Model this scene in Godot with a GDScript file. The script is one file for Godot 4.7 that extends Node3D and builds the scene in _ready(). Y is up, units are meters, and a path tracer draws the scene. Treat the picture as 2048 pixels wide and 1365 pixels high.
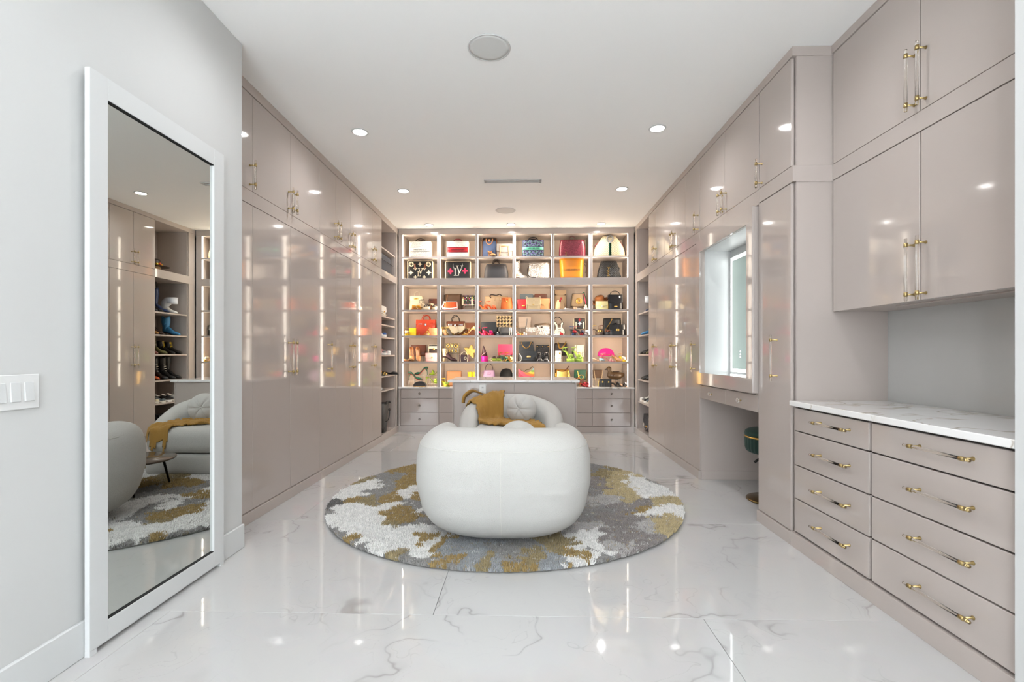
extends Node3D
# A walk-in closet. Room frame: x right, y up, z forward from the camera; V() turns it into Godot's axes.
const CEIL := 3.048
var M := {}
var used := {}
var rng := RandomNumberGenerator.new()
var proto := {}


func V(x: float, y: float, z: float) -> Vector3:
	return Vector3(x, y, -z)


func _ready() -> void:
	rng.seed = 7
	# ---- camera
	var cam := Camera3D.new()
	cam.name = "camera"
	cam.projection = Camera3D.PROJECTION_FRUSTUM
	cam.near = 0.1
	cam.far = 60.0
	cam.size = 0.1 * 1365.0 / 955.0
	cam.frustum_offset = Vector2(0, 0.1 * (708.3 - 682.5) / 955.0)
	cam.position = Vector3(0, 1.17, 0)
	cam.rotation.y = atan(25.0 / 955.0)
	add_child(cam)
	cam.current = true
	# ---- environment
	var env := Environment.new()
	env.background_mode = Environment.BG_COLOR
	env.background_color = Color(0.0, 0.0, 0.0)
	env.tonemap_mode = Environment.TONE_MAPPER_LINEAR
	env.tonemap_exposure = EXPOSURE
	env.sdfgi_enabled = true
	env.ssao_enabled = true
	env.ssil_enabled = true
	var we := WorldEnvironment.new()
	we.name = "world_environment"
	we.environment = env
	add_child(we)
	# ---- recessed ceiling lights: the grid of the room, its rows repeated towards the entrance behind the camera
	make_materials()
	for p in [[-1.39, 4.0], [1.105, 4.0], [-1.39, 5.455], [1.105, 5.455], [-1.39, 6.91], [-0.195, 6.91], [1.105, 6.91], [-1.1, 2.4], [1.105, 2.46], [-1.2, 0.9], [1.05, 0.9], [-1.2, -0.9], [1.05, -0.9]]:
		downlight(p[0], p[1])
	added_entrance_light()
	setting()
	left_run()
	right_run()
	back_unit()
	island()
	seating()
	vanity_stool()
	standing_mirror()
	small_fittings()
	shelf_goods()
	side_goods()


const EXPOSURE := 2.35
const SPOT := 0.30
const LED := 7.0
const ADDED_DAY := 9.5


# unseen glazed entrance, added behind the viewer to brighten the room
func added_entrance_light() -> void:
	var st := S()
	slab(st, Vector3(-1.6, 0.1, -2.499), Vector3(0.4, 2.85, -2.488))
	var o := struct_part("added_window_1", st, M.added_sky_glass)
	for q in [[-1.7, -1.6, 0.0, 2.95], [0.4, 0.5, 0.0, 2.95], [-0.63, -0.57, 0.1, 2.85], [-1.6, 0.4, 2.85, 2.95], [-1.6, 0.4, 0.0, 0.1]]:
		st = S()
		slab(st, Vector3(q[0], q[2], -2.5), Vector3(q[1], q[3], -2.46))
		part("frame", st, M.white_trim, o)
	var l := AreaLight3D.new()
	l.name = "added_fill_light"  # added fill lamp in front of the panes, tilted up to lift the ceiling
	l.position = V(-0.6, 0.85, -1.8)
	l.rotation = Vector3(deg_to_rad(66.0), PI, 0)
	l.area_size = Vector2(1.9, 1.7)
	l.area_range = 20.0
	l.light_color = Color(0.94, 0.97, 1.0)
	l.light_energy = ADDED_DAY
	l.shadow_enabled = true
	o.add_child(l)


func downlight(x: float, z: float) -> void:
	var rows := {40: "in the row nearest the mirror, above the armchair", 55: "in the row level with the ceiling air vent", 69: "in the back row, just before the lit bag shelves", 24: "in the row above the framed mirror", 25: "in the row above the drawer chest"}
	var where: String = rows.get(int(round(z * 10.0)), "behind the viewer, by the entrance")
	var side := "left" if x < -0.5 else "middle" if x < 0.5 else "right"
	if z < 2.0:
		where += ", nearer the room" if z > 0.0 else ", nearer the added glazed doors"
	var t := thing("ceiling_light", "round recessed ceiling light %s, %s one" % [where, side], "ceiling light", V(x, CEIL, z), 0.0, "recessed ceiling lights")
	var st := S()
	lathe(st, [[0.056, -0.0005], [0.07, -0.0005], [0.07, -0.005], [0.058, -0.008], [0.056, -0.004], [0.056, -0.0005]], 28)
	part("trim_ring", st, M.white_trim, t)
	st = S()
	lathe(st, [[0.0, -0.0065], [0.045, -0.006], [0.0545, -0.0045], [0.0555, -0.003], [0.0555, 0.02], [0.0, 0.02]], 28)
	part("lens", st, M.lamp, t)
	var l := SpotLight3D.new()
	l.name = "ceiling_spot"
	l.position = Vector3(0, -0.004, 0)
	l.rotation.x = -PI / 2
	l.spot_range = 30.0
	l.spot_attenuation = 2.0
	l.spot_angle = 80.0
	l.spot_angle_attenuation = 0.9
	l.light_size = 0.01
	l.light_color = Color(0.975, 0.985, 1.0)
	l.light_energy = SPOT
	l.shadow_enabled = true
	t.add_child(l)


# ------------------------------------------------------------------ nodes
func numbered(n: String) -> String:
	used[n] = used.get(n, -1) + 1
	return n if used[n] == 0 else "%s_%03d" % [n, used[n]]


func tag(o: Node3D, label: String, category: String, group := "") -> Node3D:
	o.set_meta("label", label)
	o.set_meta("category", category)
	if group != "":
		o.set_meta("group", group)
	return o


func thing(called: String, label: String, category: String, at := Vector3.ZERO, turn := 0.0, group := "") -> Node3D:
	var o := Node3D.new()
	o.name = numbered(called)
	add_child(o)
	o.position = at
	o.rotation.y = turn
	return tag(o, label, category, group)


func part(called: String, st: SurfaceTool, m: Material, parent: Node3D = null) -> MeshInstance3D:
	st.generate_normals()
	return part_mesh(called, st.commit(), m, parent)


func part_mesh(called: String, mesh: Mesh, m: Material, parent: Node3D = null) -> MeshInstance3D:
	var o := MeshInstance3D.new()
	o.mesh = mesh
	o.material_override = m
	o.cast_shadow = GeometryInstance3D.SHADOW_CASTING_SETTING_ON
	if parent:
		o.name = called
		parent.add_child(o, true)
	else:
		o.name = numbered(called)
		add_child(o)
	return o


func struct_part(called: String, st: SurfaceTool, m: Material) -> MeshInstance3D:
	var o := part(called, st, m)
	o.set_meta("kind", "structure")
	return o


# a box between two corners given in the room frame
func slab(st: SurfaceTool, a: Vector3, b: Vector3, r := 0.0) -> void:
	var p := V(a.x, a.y, a.z)
	var q := V(b.x, b.y, b.z)
	box(st, (p + q) / 2, (q - p).abs(), r)


func slab_part(called: String, a: Vector3, b: Vector3, m: Material, parent: Node3D, r := 0.0015) -> MeshInstance3D:
	var st := S()
	slab(st, a, b, r)
	return part(called, st, m, parent)


# ------------------------------------------------------------------ shapes
func S(smooth := true) -> SurfaceTool:
	var st := SurfaceTool.new()
	st.begin(Mesh.PRIMITIVE_TRIANGLES)
	st.set_smooth_group(0 if smooth else -1)
	return st


func emit(st: SurfaceTool, t: PackedVector3Array) -> void:
	var c := Vector3.ZERO
	for p in t:
		c += p
	c /= maxf(1.0, t.size())
	var vol := 0.0
	for i in range(0, t.size(), 3):
		vol += (t[i] - c).dot((t[i + 1] - c).cross(t[i + 2] - c))
	var flip := vol > 0.0
	for i in range(0, t.size(), 3):
		if (t[i + 1] - t[i]).cross(t[i + 2] - t[i]).length_squared() < 1e-18:
			continue
		st.add_vertex(t[i])
		st.add_vertex(t[i + 2] if flip else t[i + 1])
		st.add_vertex(t[i + 1] if flip else t[i + 2])


func box(st: SurfaceTool, c: Vector3, s: Vector3, r := 0.0, b := Basis()) -> void:
	st.set_smooth_group(-1)
	var h := s / 2
	r = minf(r, minf(h.x, minf(h.y, h.z)) * 0.9)
	var P := []
	for i in 8:
		var g := Vector3(1 if i & 1 else -1, 1 if i & 2 else -1, 1 if i & 4 else -1)
		P.append([c + b * (g * Vector3(h.x, h.y - r, h.z - r)), c + b * (g * Vector3(h.x - r, h.y, h.z - r)), c + b * (g * Vector3(h.x - r, h.y - r, h.z))])
	var faces := [[0, 2, 6, 4, 0], [1, 3, 7, 5, 0], [0, 1, 5, 4, 1], [2, 3, 7, 6, 1], [0, 1, 3, 2, 2], [4, 5, 7, 6, 2]]
	for f in faces:
		face(st, [P[f[0]][f[4]], P[f[1]][f[4]], P[f[2]][f[4]], P[f[3]][f[4]]], c)
	if r <= 0.0:
		return
	for e in [[0, 4, 0, 1], [1, 5, 0, 1], [2, 6, 0, 1], [3, 7, 0, 1], [0, 2, 0, 2], [1, 3, 0, 2], [4, 6, 0, 2], [5, 7, 0, 2], [0, 1, 1, 2], [2, 3, 1, 2], [4, 5, 1, 2], [6, 7, 1, 2]]:
		face(st, [P[e[0]][e[2]], P[e[1]][e[2]], P[e[1]][e[3]], P[e[0]][e[3]]], c)
	for i in 8:
		face(st, P[i], c)


func face(st: SurfaceTool, p: Array, c: Vector3) -> void:
	var n: Vector3 = (p[1] - p[0]).cross(p[2] - p[0])
	var out: bool = n.dot(p[0] + p[1] + p[2] - 3.0 * c) > 0.0
	for i in range(1, p.size() - 1):
		st.add_vertex(p[0])
		st.add_vertex(p[i + 1] if out else p[i])
		st.add_vertex(p[i] if out else p[i + 1])


func loft(st: SurfaceTool, rings: Array, cap0 := true, cap1 := true, closed := true) -> void:
	st.set_smooth_group(0)
	var t := PackedVector3Array()
	var n: int = rings[0].size()
	for i in rings.size() - 1:
		var a: PackedVector3Array = rings[i]
		var b: PackedVector3Array = rings[i + 1]
		for j in (n if closed else n - 1):
			var k := (j + 1) % n
			t.append_array(PackedVector3Array([a[j], a[k], b[k], a[j], b[k], b[j]]))
	for e in [[cap0, 0], [cap1, rings.size() - 1]]:
		if e[0]:
			var r: PackedVector3Array = rings[e[1]]
			var c := Vector3.ZERO
			for p in r:
				c += p
			c /= n
			for j in n:
				var k := (j + 1) % n
				if e[1] == 0:
					t.append_array(PackedVector3Array([c, r[k], r[j]]))
				else:
					t.append_array(PackedVector3Array([c, r[j], r[k]]))
	emit(st, t)


func frames(pts: Array, closed := false) -> Array:
	var out := []
	var up := Vector3.ZERO
	var n := pts.size()
	for i in n:
		var a: Vector3 = pts[(i - 1 + n) % n] if closed else pts[maxi(i - 1, 0)]
		var b: Vector3 = pts[(i + 1) % n] if closed else pts[mini(i + 1, n - 1)]
		var tan := (b - a).normalized()
		if up == Vector3.ZERO:
			up = Vector3.UP if absf(tan.y) < 0.9 else Vector3.BACK
		up = (up - tan * up.dot(tan)).normalized()
		out.append(Basis(up, tan.cross(up), tan))
	return out


func tube(st: SurfaceTool, pts: Array, r, seg := 8, closed := false) -> void:
	var f := frames(pts, closed)
	var rings := []
	for i in pts.size():
		var rr: float = r[i] if r is Array else r
		var ring := PackedVector3Array()
		for j in seg:
			var a := TAU * j / seg
			ring.append(pts[i] + f[i] * Vector3(cos(a) * rr, sin(a) * rr, 0))
		rings.append(ring)
	if closed:
		rings.append(rings[0])
	loft(st, rings, not closed, not closed)


# a flat band along a path; its width lies along `across`
func ribbon(st: SurfaceTool, pts: Array, w: float, th: float, across: Vector3) -> void:
	var rings := []
	for i in pts.size():
		var tan: Vector3 = (pts[mini(i + 1, pts.size() - 1)] - pts[maxi(i - 1, 0)]).normalized()
		var s := (across - tan * across.dot(tan)).normalized() * w / 2
		var n := tan.cross(s).normalized() * th / 2
		rings.append(PackedVector3Array([pts[i] - s - n, pts[i] + s - n, pts[i] + s + n, pts[i] - s + n]))
	loft(st, rings)


func lathe(st: SurfaceTool, prof: Array, seg := 20, xf := Transform3D()) -> void:
	var rings := []
	for p in prof:
		var ring := PackedVector3Array()
		for j in seg:
			var a := TAU * j / seg
			ring.append(xf * Vector3(cos(a) * maxf(p[0], 1e-5), p[1], sin(a) * maxf(p[0], 1e-5)))
		rings.append(ring)
	loft(st, rings, false, false)


# stations [y, half width, half depth, exponent, x shift, z shift]
func body(st: SurfaceTool, stations: Array, seg := 24, xf := Transform3D()) -> void:
	var rings := []
	for s in stations:
		var ring := PackedVector3Array()
		var e: float = 2.0 / (s[3] if s.size() > 3 else 4.0)
		for j in seg:
			var a := TAU * (j + 0.5) / seg
			var x: float = s[1] * signf(cos(a)) * pow(absf(cos(a)), e)
			var z: float = s[2] * signf(sin(a)) * pow(absf(sin(a)), e)
			ring.append(xf * Vector3(x + (s[4] if s.size() > 4 else 0.0), s[0], z + (s[5] if s.size() > 5 else 0.0)))
		rings.append(ring)
	loft(st, rings)


func plate(st: SurfaceTool, poly: PackedVector2Array, d: float, xf := Transform3D()) -> void:
	st.set_smooth_group(-1)
	var t := PackedVector3Array()
	var idx := Geometry2D.triangulate_polygon(poly)
	for i in range(0, idx.size(), 3):
		var a := poly[idx[i]]
		var b := poly[idx[i + 1]]
		var c := poly[idx[i + 2]]
		if (b - a).cross(c - a) < 0:
			var s := b
			b = c
			c = s
		t.append_array(PackedVector3Array([xf * Vector3(a.x, a.y, d / 2), xf * Vector3(b.x, b.y, d / 2), xf * Vector3(c.x, c.y, d / 2)]))
		t.append_array(PackedVector3Array([xf * Vector3(a.x, a.y, -d / 2), xf * Vector3(c.x, c.y, -d / 2), xf * Vector3(b.x, b.y, -d / 2)]))
	var cw := Geometry2D.is_polygon_clockwise(poly)
	for i in poly.size():
		var a := poly[i]
		var b := poly[(i + 1) % poly.size()]
		if cw:
			var s := a
			a = b
			b = s
		t.append_array(PackedVector3Array([xf * Vector3(a.x, a.y, -d / 2), xf * Vector3(b.x, b.y, -d / 2), xf * Vector3(b.x, b.y, d / 2), xf * Vector3(a.x, a.y, -d / 2), xf * Vector3(b.x, b.y, d / 2), xf * Vector3(a.x, a.y, d / 2)]))
	emit(st, t)


func ball(st: SurfaceTool, c: Vector3, r: Vector3, seg := 12) -> void:
	var rings := []
	for i in seg / 2 + 1:
		var f := PI * i / (seg / 2) - PI / 2
		var ring := PackedVector3Array()
		for j in seg:
			var a := TAU * j / seg
			ring.append(c + Vector3(cos(f) * cos(a), sin(f), cos(f) * sin(a)) * r)
		rings.append(ring)
	loft(st, rings, false, false)


func chain(st: SurfaceTool, pts: Array, size: float) -> void:
	var c := Curve3D.new()
	for p in pts:
		c.add_point(p)
	var n := maxi(2, int(c.get_baked_length() / (size * 1.25)))
	for i in n + 1:
		var d := c.get_baked_length() * i / n
		var p := c.sample_baked(d)
		var tan := (c.sample_baked(minf(d + 0.004, c.get_baked_length())) - c.sample_baked(maxf(d - 0.004, 0))).normalized()
		var u := tan.cross(Vector3.BACK if i % 2 else Vector3.UP)
		if u.length() < 0.05:
			u = tan.cross(Vector3.RIGHT)
		u = u.normalized()
		var ring := []
		for j in 8:
			var a := TAU * j / 8
			ring.append(p + tan * cos(a) * size + u * sin(a) * size * 0.65)
		tube(st, ring, size * 0.24, 5, true)


func curve(ctrl: Array, n := 16) -> Array:
	# Catmull-Rom through the points
	var out := []
	for i in ctrl.size() - 1:
		var a: Vector3 = ctrl[maxi(i - 1, 0)]
		var b: Vector3 = ctrl[i]
		var c: Vector3 = ctrl[i + 1]
		var d: Vector3 = ctrl[mini(i + 2, ctrl.size() - 1)]
		var k := maxi(2, n / (ctrl.size() - 1))
		for j in k:
			out.append(b.cubic_interpolate(c, a, d, float(j) / k))
	out.append(ctrl[-1])
	return out


func arch(w: float, h: float, z: float, y := 0.0, lean := 0.0, n := 14) -> Array:
	var out := []
	for i in n + 1:
		var a := PI * i / n
		out.append(Vector3(-cos(a) * w, y + pow(sin(a), 0.8) * h, z + lean * sin(a)))
	return out


func lettering(called: String, text: String, height: float, at: Vector3, m: Material, parent: Node3D, font := "Droid Sans", turn := 0.0, width := 0.0) -> MeshInstance3D:
	var f := SystemFont.new()
	f.font_names = PackedStringArray([font])
	var tm := TextMesh.new()
	tm.font = f
	tm.text = text
	tm.font_size = 32
	tm.pixel_size = height / 24.0
	tm.depth = 0.003
	tm.curve_step = 2.0
	var o := part_mesh(called, tm, m, parent)
	o.position = at
	o.rotation.y = turn
	if width > 0.0:
		o.scale.x = width / maxf(tm.get_aabb().size.x, 0.001)
	return o


# ------------------------------------------------------------------ surfaces
func mat(c: Color, rough := 0.5, metal := 0.0) -> StandardMaterial3D:
	var m := StandardMaterial3D.new()
	m.albedo_color = c
	m.roughness = rough
	m.metallic = metal
	return m


func rgb(r: int, g: int, b: int) -> Color:
	return Color8(r, g, b)


func picture(n: int, f: Callable) -> ImageTexture:
	var im := Image.create(n, n, false, Image.FORMAT_RGB8)
	for y in n:
		for x in n:
			im.set_pixel(x, y, f.call(float(x) / n, float(y) / n))
	return ImageTexture.create_from_image(im)


func patterned(t: Texture2D, per_metre: float, rough := 0.6) -> StandardMaterial3D:
	var m := mat(Color.WHITE, rough)
	m.albedo_texture = t
	m.uv1_triplanar = true
	m.uv1_triplanar_sharpness = 6.0
	m.uv1_scale = Vector3.ONE * per_metre
	return m


func noise(freq: float, sd: int, oct := 3) -> FastNoiseLite:
	var n := FastNoiseLite.new()
	n.noise_type = FastNoiseLite.TYPE_SIMPLEX_SMOOTH
	n.seed = sd
	n.frequency = freq
	n.fractal_octaves = oct
	return n


func noise_tex(freq: float, sd: int, size := 256, as_normal := false, strength := 4.0, oct := 3) -> NoiseTexture2D:
	var t := NoiseTexture2D.new()
	t.noise = noise(freq, sd, oct)
	t.width = size
	t.height = size
	t.seamless = true
	t.as_normal_map = as_normal
	t.bump_strength = strength
	t.generate_mipmaps = false
	return t


func make_materials() -> void:
	M.wall = mat(rgb(200, 200, 198), 0.85)
	M.ceiling = mat(rgb(250, 250, 248), 0.95)
	M.white_trim = mat(rgb(206, 207, 206), 0.35)
	M.white_plastic = mat(rgb(218, 218, 216), 0.3)
	var lac := mat(rgb(182, 171, 164), 0.06)
	lac.metallic_specular = 0.62
	lac.normal_enabled = true
	lac.normal_texture = noise_tex(0.006, 5, 256, true, 1.0, 1)
	lac.normal_scale = 0.012
	lac.uv1_triplanar = true
	lac.uv1_world_triplanar = true
	lac.uv1_scale = Vector3(1.3, 0.5, 1.3)
	M.lacquer = lac
	goods_materials()
	M.satin = mat(rgb(182, 171, 164), 0.38)
	M.shelf_inner = mat(rgb(224, 202, 178), 0.5)
	M.gap = mat(rgb(70, 64, 60), 0.7)  # dark carcass tone, puts the shade of the door gaps into the colour
	M.back_glass = mat(rgb(186, 184, 181), 0.10)
	M.brass = mat(rgb(178, 156, 108), 0.28, 1.0)
	M.gold = mat(rgb(226, 182, 96), 0.22, 1.0)
	M.silver = mat(rgb(214, 212, 210), 0.22, 1.0)
	M.dark_metal = mat(rgb(40, 38, 36), 0.4, 0.8)
	var a := mat(Color(0.96, 0.95, 0.93, 0.0), 0.03)
	a.refraction_enabled = true
	a.refraction_scale = 0.049
	M.acrylic = a
	var pane := mat(Color(0.86, 0.95, 0.95, 0.12), 0.02)
	pane.transparency = BaseMaterial3D.TRANSPARENCY_ALPHA
	M.pane = pane
	M.glass_edge = mat(rgb(70, 140, 160), 0.1)
	M.mirror = mat(rgb(214, 217, 214), 0.0, 1.0)
	M.led_mirror = mat(rgb(190, 202, 194), 0.02, 1.0)
	var l := mat(Color.WHITE, 0.4)
	l.emission_enabled = true
	l.emission = Color(1.0, 0.98, 0.95)
	l.emission_energy_multiplier = 8.0
	M.lamp = l
	l = mat(Color.WHITE, 0.4)
	l.emission_enabled = true
	l.emission = Color(1.0, 0.95, 0.88)
	l.emission_energy_multiplier = LED
	M.led_warm = l
	l = mat(Color.WHITE, 0.4)
	l.emission_enabled = true
	l.emission = Color(0.98, 1.0, 1.0)
	l.emission_energy_multiplier = 1.6
	M.led_white = l
	l = mat(Color.WHITE, 0.2)
	l.emission_enabled = true
	l.emission = Color(0.94, 0.97, 1.0)
	l.emission_energy_multiplier = 0.9
	M.added_sky_glass = l  # glowing panes of the added entrance
	M.hole = mat(rgb(22, 22, 22), 0.9)
	M.rug_base = mat(rgb(150, 145, 138), 0.95)
	M.dark_gold = mat(rgb(120, 100, 62), 0.25, 1.0)
	var pl := mat(Color.WHITE, 0.9)
	pl.vertex_color_use_as_albedo = true
	M.pile = pl
	M.grille = mat(rgb(216, 216, 213), 0.9)
	var b := mat(rgb(198, 196, 191), 0.95)
	b.heightmap_enabled = true
	b.heightmap_texture = noise_tex(0.09, 11, 512, false, 1.0, 4)
	b.heightmap_scale = 0.35
	b.uv1_triplanar = true
	b.uv1_scale = Vector3.ONE * 4.0
	b.rim_enabled = true
	b.rim = 0.25
	M.boucle = b
	M.seam = mat(rgb(205, 203, 196), 0.9)
	var th := mat(rgb(164, 124, 58), 0.95)
	th.heightmap_enabled = true
	th.heightmap_texture = noise_tex(0.12, 12, 256, false, 1.0, 3)
	th.heightmap_scale = 0.25
	th.uv1_triplanar = true
	th.uv1_scale = Vector3.ONE * 6.0
	th.rim_enabled = true
	th.rim = 0.5
	M.throw = th
	M.velvet = mat(rgb(16, 48, 40), 0.8)
	M.velvet.rim_enabled = true
	M.velvet.rim = 0.6
	M.stone = marble_gold()
	M.dark_stone = mat(rgb(92, 80, 70), 0.12)
	for i in 3:
		M["tile%d" % i] = marble_tile(i)
	M.grout = mat(rgb(176, 175, 171), 0.6)


func vein(n: FastNoiseLite, x: float, y: float, w: float) -> float:
	return clampf(1.0 - absf(n.get_noise_2d(x, y)) / w, 0.0, 1.0)


func marble_tile(i: int) -> StandardMaterial3D:
	var n := 768
	var warp := noise(2.2, 40 + i, 4)
	var big := noise(1.1, 50 + i, 2)
	var fine := noise(2.6, 60 + i, 2)
	var mask := noise(1.6, 70 + i, 2)
	var cloud := noise(1.3, 80 + i, 3)
	var im := Image.create(n, n, false, Image.FORMAT_RGB8)
	for y in n:
		for x in n:
			var u := 2.0 * x / n
			var v := 2.0 * y / n
			var wx := warp.get_noise_2d(u, v)
			var wy := warp.get_noise_2d(u + 9.1, v + 4.7)
			var a := u * 0.8 + v * 0.62 + wx * 0.28
			var b := -u * 0.62 + v * 0.8 + wy * 0.28
			var m := clampf(mask.get_noise_2d(u, v) * 2.4 + 0.25, 0.0, 1.0)
			var k := pow(vein(big, a * 1.5, b * 0.55, 0.05), 1.5) * 0.40 * m
			k += pow(vein(big, a * 1.5, b * 0.55, 0.22), 2.0) * 0.16 * m
			k += pow(vein(fine, a * 1.6 + 5.0, b * 0.6, 0.025), 1.3) * 0.22 * clampf(0.2 + m, 0.0, 1.0)
			k += clampf(cloud.get_noise_2d(a, b * 0.5), 0.0, 1.0) * 0.07
			im.set_pixel(x, y, Color(0.735, 0.73, 0.725).lerp(Color(0.50, 0.49, 0.475), clampf(k, 0.0, 0.85)))
	var m3 := mat(Color.WHITE, 0.04)
	m3.albedo_texture = ImageTexture.create_from_image(im)
	m3.metallic_specular = 0.6
	m3.normal_enabled = true
	m3.normal_texture = noise_tex(0.012, 90 + i, 256, true, 1.0, 1)
	m3.normal_scale = 0.02
	m3.texture_repeat = false
	return m3


func marble_gold() -> StandardMaterial3D:
	var n := 512
	var warp := noise(1.6, 21, 4)
	var big := noise(0.9, 22, 2)
	var spot := noise(7.0, 23, 3)
	var im := Image.create(n, n, false, Image.FORMAT_RGB8)
	for y in n:
		for x in n:
			var u := 2.0 * x / n
			var v := 2.0 * y / n
			var fade := 1.0 - clampf((maxf(absf(u - 1.0), absf(v - 1.0)) - 0.8) / 0.2, 0.0, 1.0)
			var a := u * 0.5 + v * 1.5 + warp.get_noise_2d(u, v) * 0.45
			var b := u * 0.6 - v * 0.3
			var k := pow(vein(big, a, b, 0.10), 1.2) * 0.55 * fade
			var d := pow(vein(big, a, b, 0.03), 1.0) * 0.35 * fade
			var c := Color(0.91, 0.905, 0.895).lerp(Color(0.62, 0.55, 0.47), k)
			c = c.lerp(Color(0.36, 0.32, 0.29), d * clampf(0.5 + spot.get_noise_2d(u, v), 0.0, 1.0))
			im.set_pixel(x, y, c)
	var m := mat(Color.WHITE, 0.08)
	m.albedo_texture = ImageTexture.create_from_image(im)
	m.uv1_triplanar = true
	m.uv1_world_triplanar = true
	m.uv1_scale = Vector3(0.9, 0.9, 0.9)
	return m



# ------------------------------------------------------------------ the room
func setting() -> void:
	var st := S()
	slab(st, Vector3(-2.8, -0.12, -2.7), Vector3(2.6, -0.012, 7.85))
	var fl := struct_part("floor", st, M.grout)
	# polished porcelain slabs laid in offset rows with hairline joints
	var row := 0
	var z := 2.13 - 4 * 1.19
	while z < 7.6:
		var x := -0.41 - 2.4 * 2 + (1.2 if row % 2 else 0.0)
		while x < 2.4:
			var x0 := maxf(x, -2.7)
			var x1 := minf(x + 2.4, 2.5)
			if x1 - x0 > 0.05:
				floor_tile(fl, x0 + 0.0008, minf(x1, 2.5) - 0.0008, z + 0.0008, z + 1.19 - 0.0008)
			x += 2.4
		z += 1.19
		row += 1
	st = S()
	slab(st, Vector3(-2.8, CEIL, -2.7), Vector3(2.6, CEIL + 0.15, 7.85))
	struct_part("ceiling", st, M.ceiling)
	st = S()
	slab(st, Vector3(-1.86, 0, -2.5), Vector3(-1.71, CEIL, 2.85), 0.004)
	struct_part("wall_left", st, M.wall)
	st = S()
	slab(st, Vector3(-2.75, 0, 2.7), Vector3(-2.6, CEIL, 7.65))
	struct_part("wall_left_outer", st, M.wall)
	st = S()
	slab(st, Vector3(-2.6, 0, 2.7), Vector3(-1.87, CEIL, 2.84))
	struct_part("wall_left_return", st, M.wall)
	st = S()
	slab(st, Vector3(-2.75, 0, 7.65), Vector3(2.55, CEIL, 7.8))
	struct_part("wall_back", st, M.wall)
	st = S()
	slab(st, Vector3(2.4, 0, 1.6), Vector3(2.55, CEIL, 7.65))
	struct_part("wall_right_outer", st, M.wall)
	st = S()
	slab(st, Vector3(1.61, 0, -2.5), Vector3(1.76, CEIL, 1.615), 0.004)
	struct_part("wall_right", st, M.wall)
	st = S()
	slab(st, Vector3(1.77, 0, 1.48), Vector3(2.4, CEIL, 1.612))
	struct_part("wall_right_return", st, M.wall)
	st = S()
	slab(st, Vector3(-1.86, 0, -2.65), Vector3(1.76, CEIL, -2.5))
	struct_part("wall_front", st, M.wall)
	st = S()
	slab(st, Vector3(-1.71, 0, -2.5), Vector3(-1.695, 0.141, 2.85), 0.003)
	struct_part("baseboard_left", st, M.white_trim)
	st = S()
	slab(st, Vector3(1.595, 0, -2.5), Vector3(1.61, 0.10, 1.6), 0.003)
	struct_part("baseboard_right", st, M.white_trim)


func floor_tile(fl: Node3D, x0: float, x1: float, z0: float, z1: float) -> void:
	var st := S(false)
	var fu := rng.randf() < 0.5
	var c := 0.0012
	var o := Vector2(rng.randf_range(0.0, 0.3), rng.randf_range(0.0, 0.3))
	var P := [V(x0, 0, z0), V(x1, 0, z0), V(x1, 0, z1), V(x0, 0, z1)]
	var uv := func(p: Vector3) -> Vector2:
		var u := (p.x - x0) / 2.4 * 0.98 + 0.01
		var v := (-p.z - z0) / 2.4 * 0.98 + o.y
		return Vector2(1.0 - u if fu else u, v)
	var I := [V(x0 + c, 0, z0 + c), V(x1 - c, 0, z0 + c), V(x1 - c, 0, z1 - c), V(x0 + c, 0, z1 - c)]
	var low := []
	for p in P:
		low.append(Vector3(p.x, -0.008, p.z))
	for quad in [[I[0], I[1], I[2], I[3]], [low[0], low[1], P[1] - Vector3(0, c, 0), P[0] - Vector3(0, c, 0)], [low[1], low[2], P[2] - Vector3(0, c, 0), P[1] - Vector3(0, c, 0)], [low[2], low[3], P[3] - Vector3(0, c, 0), P[2] - Vector3(0, c, 0)], [low[3], low[0], P[0] - Vector3(0, c, 0), P[3] - Vector3(0, c, 0)],
			[P[0] - Vector3(0, c, 0), P[1] - Vector3(0, c, 0), I[1], I[0]], [P[1] - Vector3(0, c, 0), P[2] - Vector3(0, c, 0), I[2], I[1]], [P[2] - Vector3(0, c, 0), P[3] - Vector3(0, c, 0), I[3], I[2]], [P[3] - Vector3(0, c, 0), P[0] - Vector3(0, c, 0), I[0], I[3]]]:
		for k in [0, 2, 1, 0, 3, 2]:
			st.set_uv(uv.call(quad[k]))
			st.add_vertex(quad[k])
	st.generate_normals()
	st.generate_tangents()
	part_mesh("tile", st.commit(), M["tile%d" % (rng.randi() % 3)], fl)


# ------------------------------------------------------------------ cabinet pieces
# a bar pull: clear rod in two brass posts. `at` is the middle of the rod's foot line on the door face, `out` points away from the door, `along` along the rod
func pull(parent: Node3D, at: Vector3, out: Vector3, along: Vector3, length: float, spacing: float) -> void:
	var rise := 0.042
	var st := S()
	var c := at + out * rise
	var pts := []
	for k in [-1.0, -0.985, 0.985, 1.0]:
		pts.append(c + along * length / 2 * k)
	tube(st, pts, [0.0058, 0.0068, 0.0068, 0.0058], 10)
	part("handle_rod", st, M.acrylic, parent)
	for s in [-1, 1]:
		st = S()
		var p: Vector3 = at + along * spacing / 2 * s
		tube(st, [p, p + out * 0.003, p + out * 0.008, p + out * (rise - 0.006)], [0.0078, 0.0078, 0.0044, 0.004], 10)
		tube(st, [c + along * (spacing / 2 * s - 0.010), c + along * (spacing / 2 * s + 0.010)], 0.0086, 14)
		part("handle_post", st, M.brass, parent)


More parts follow.
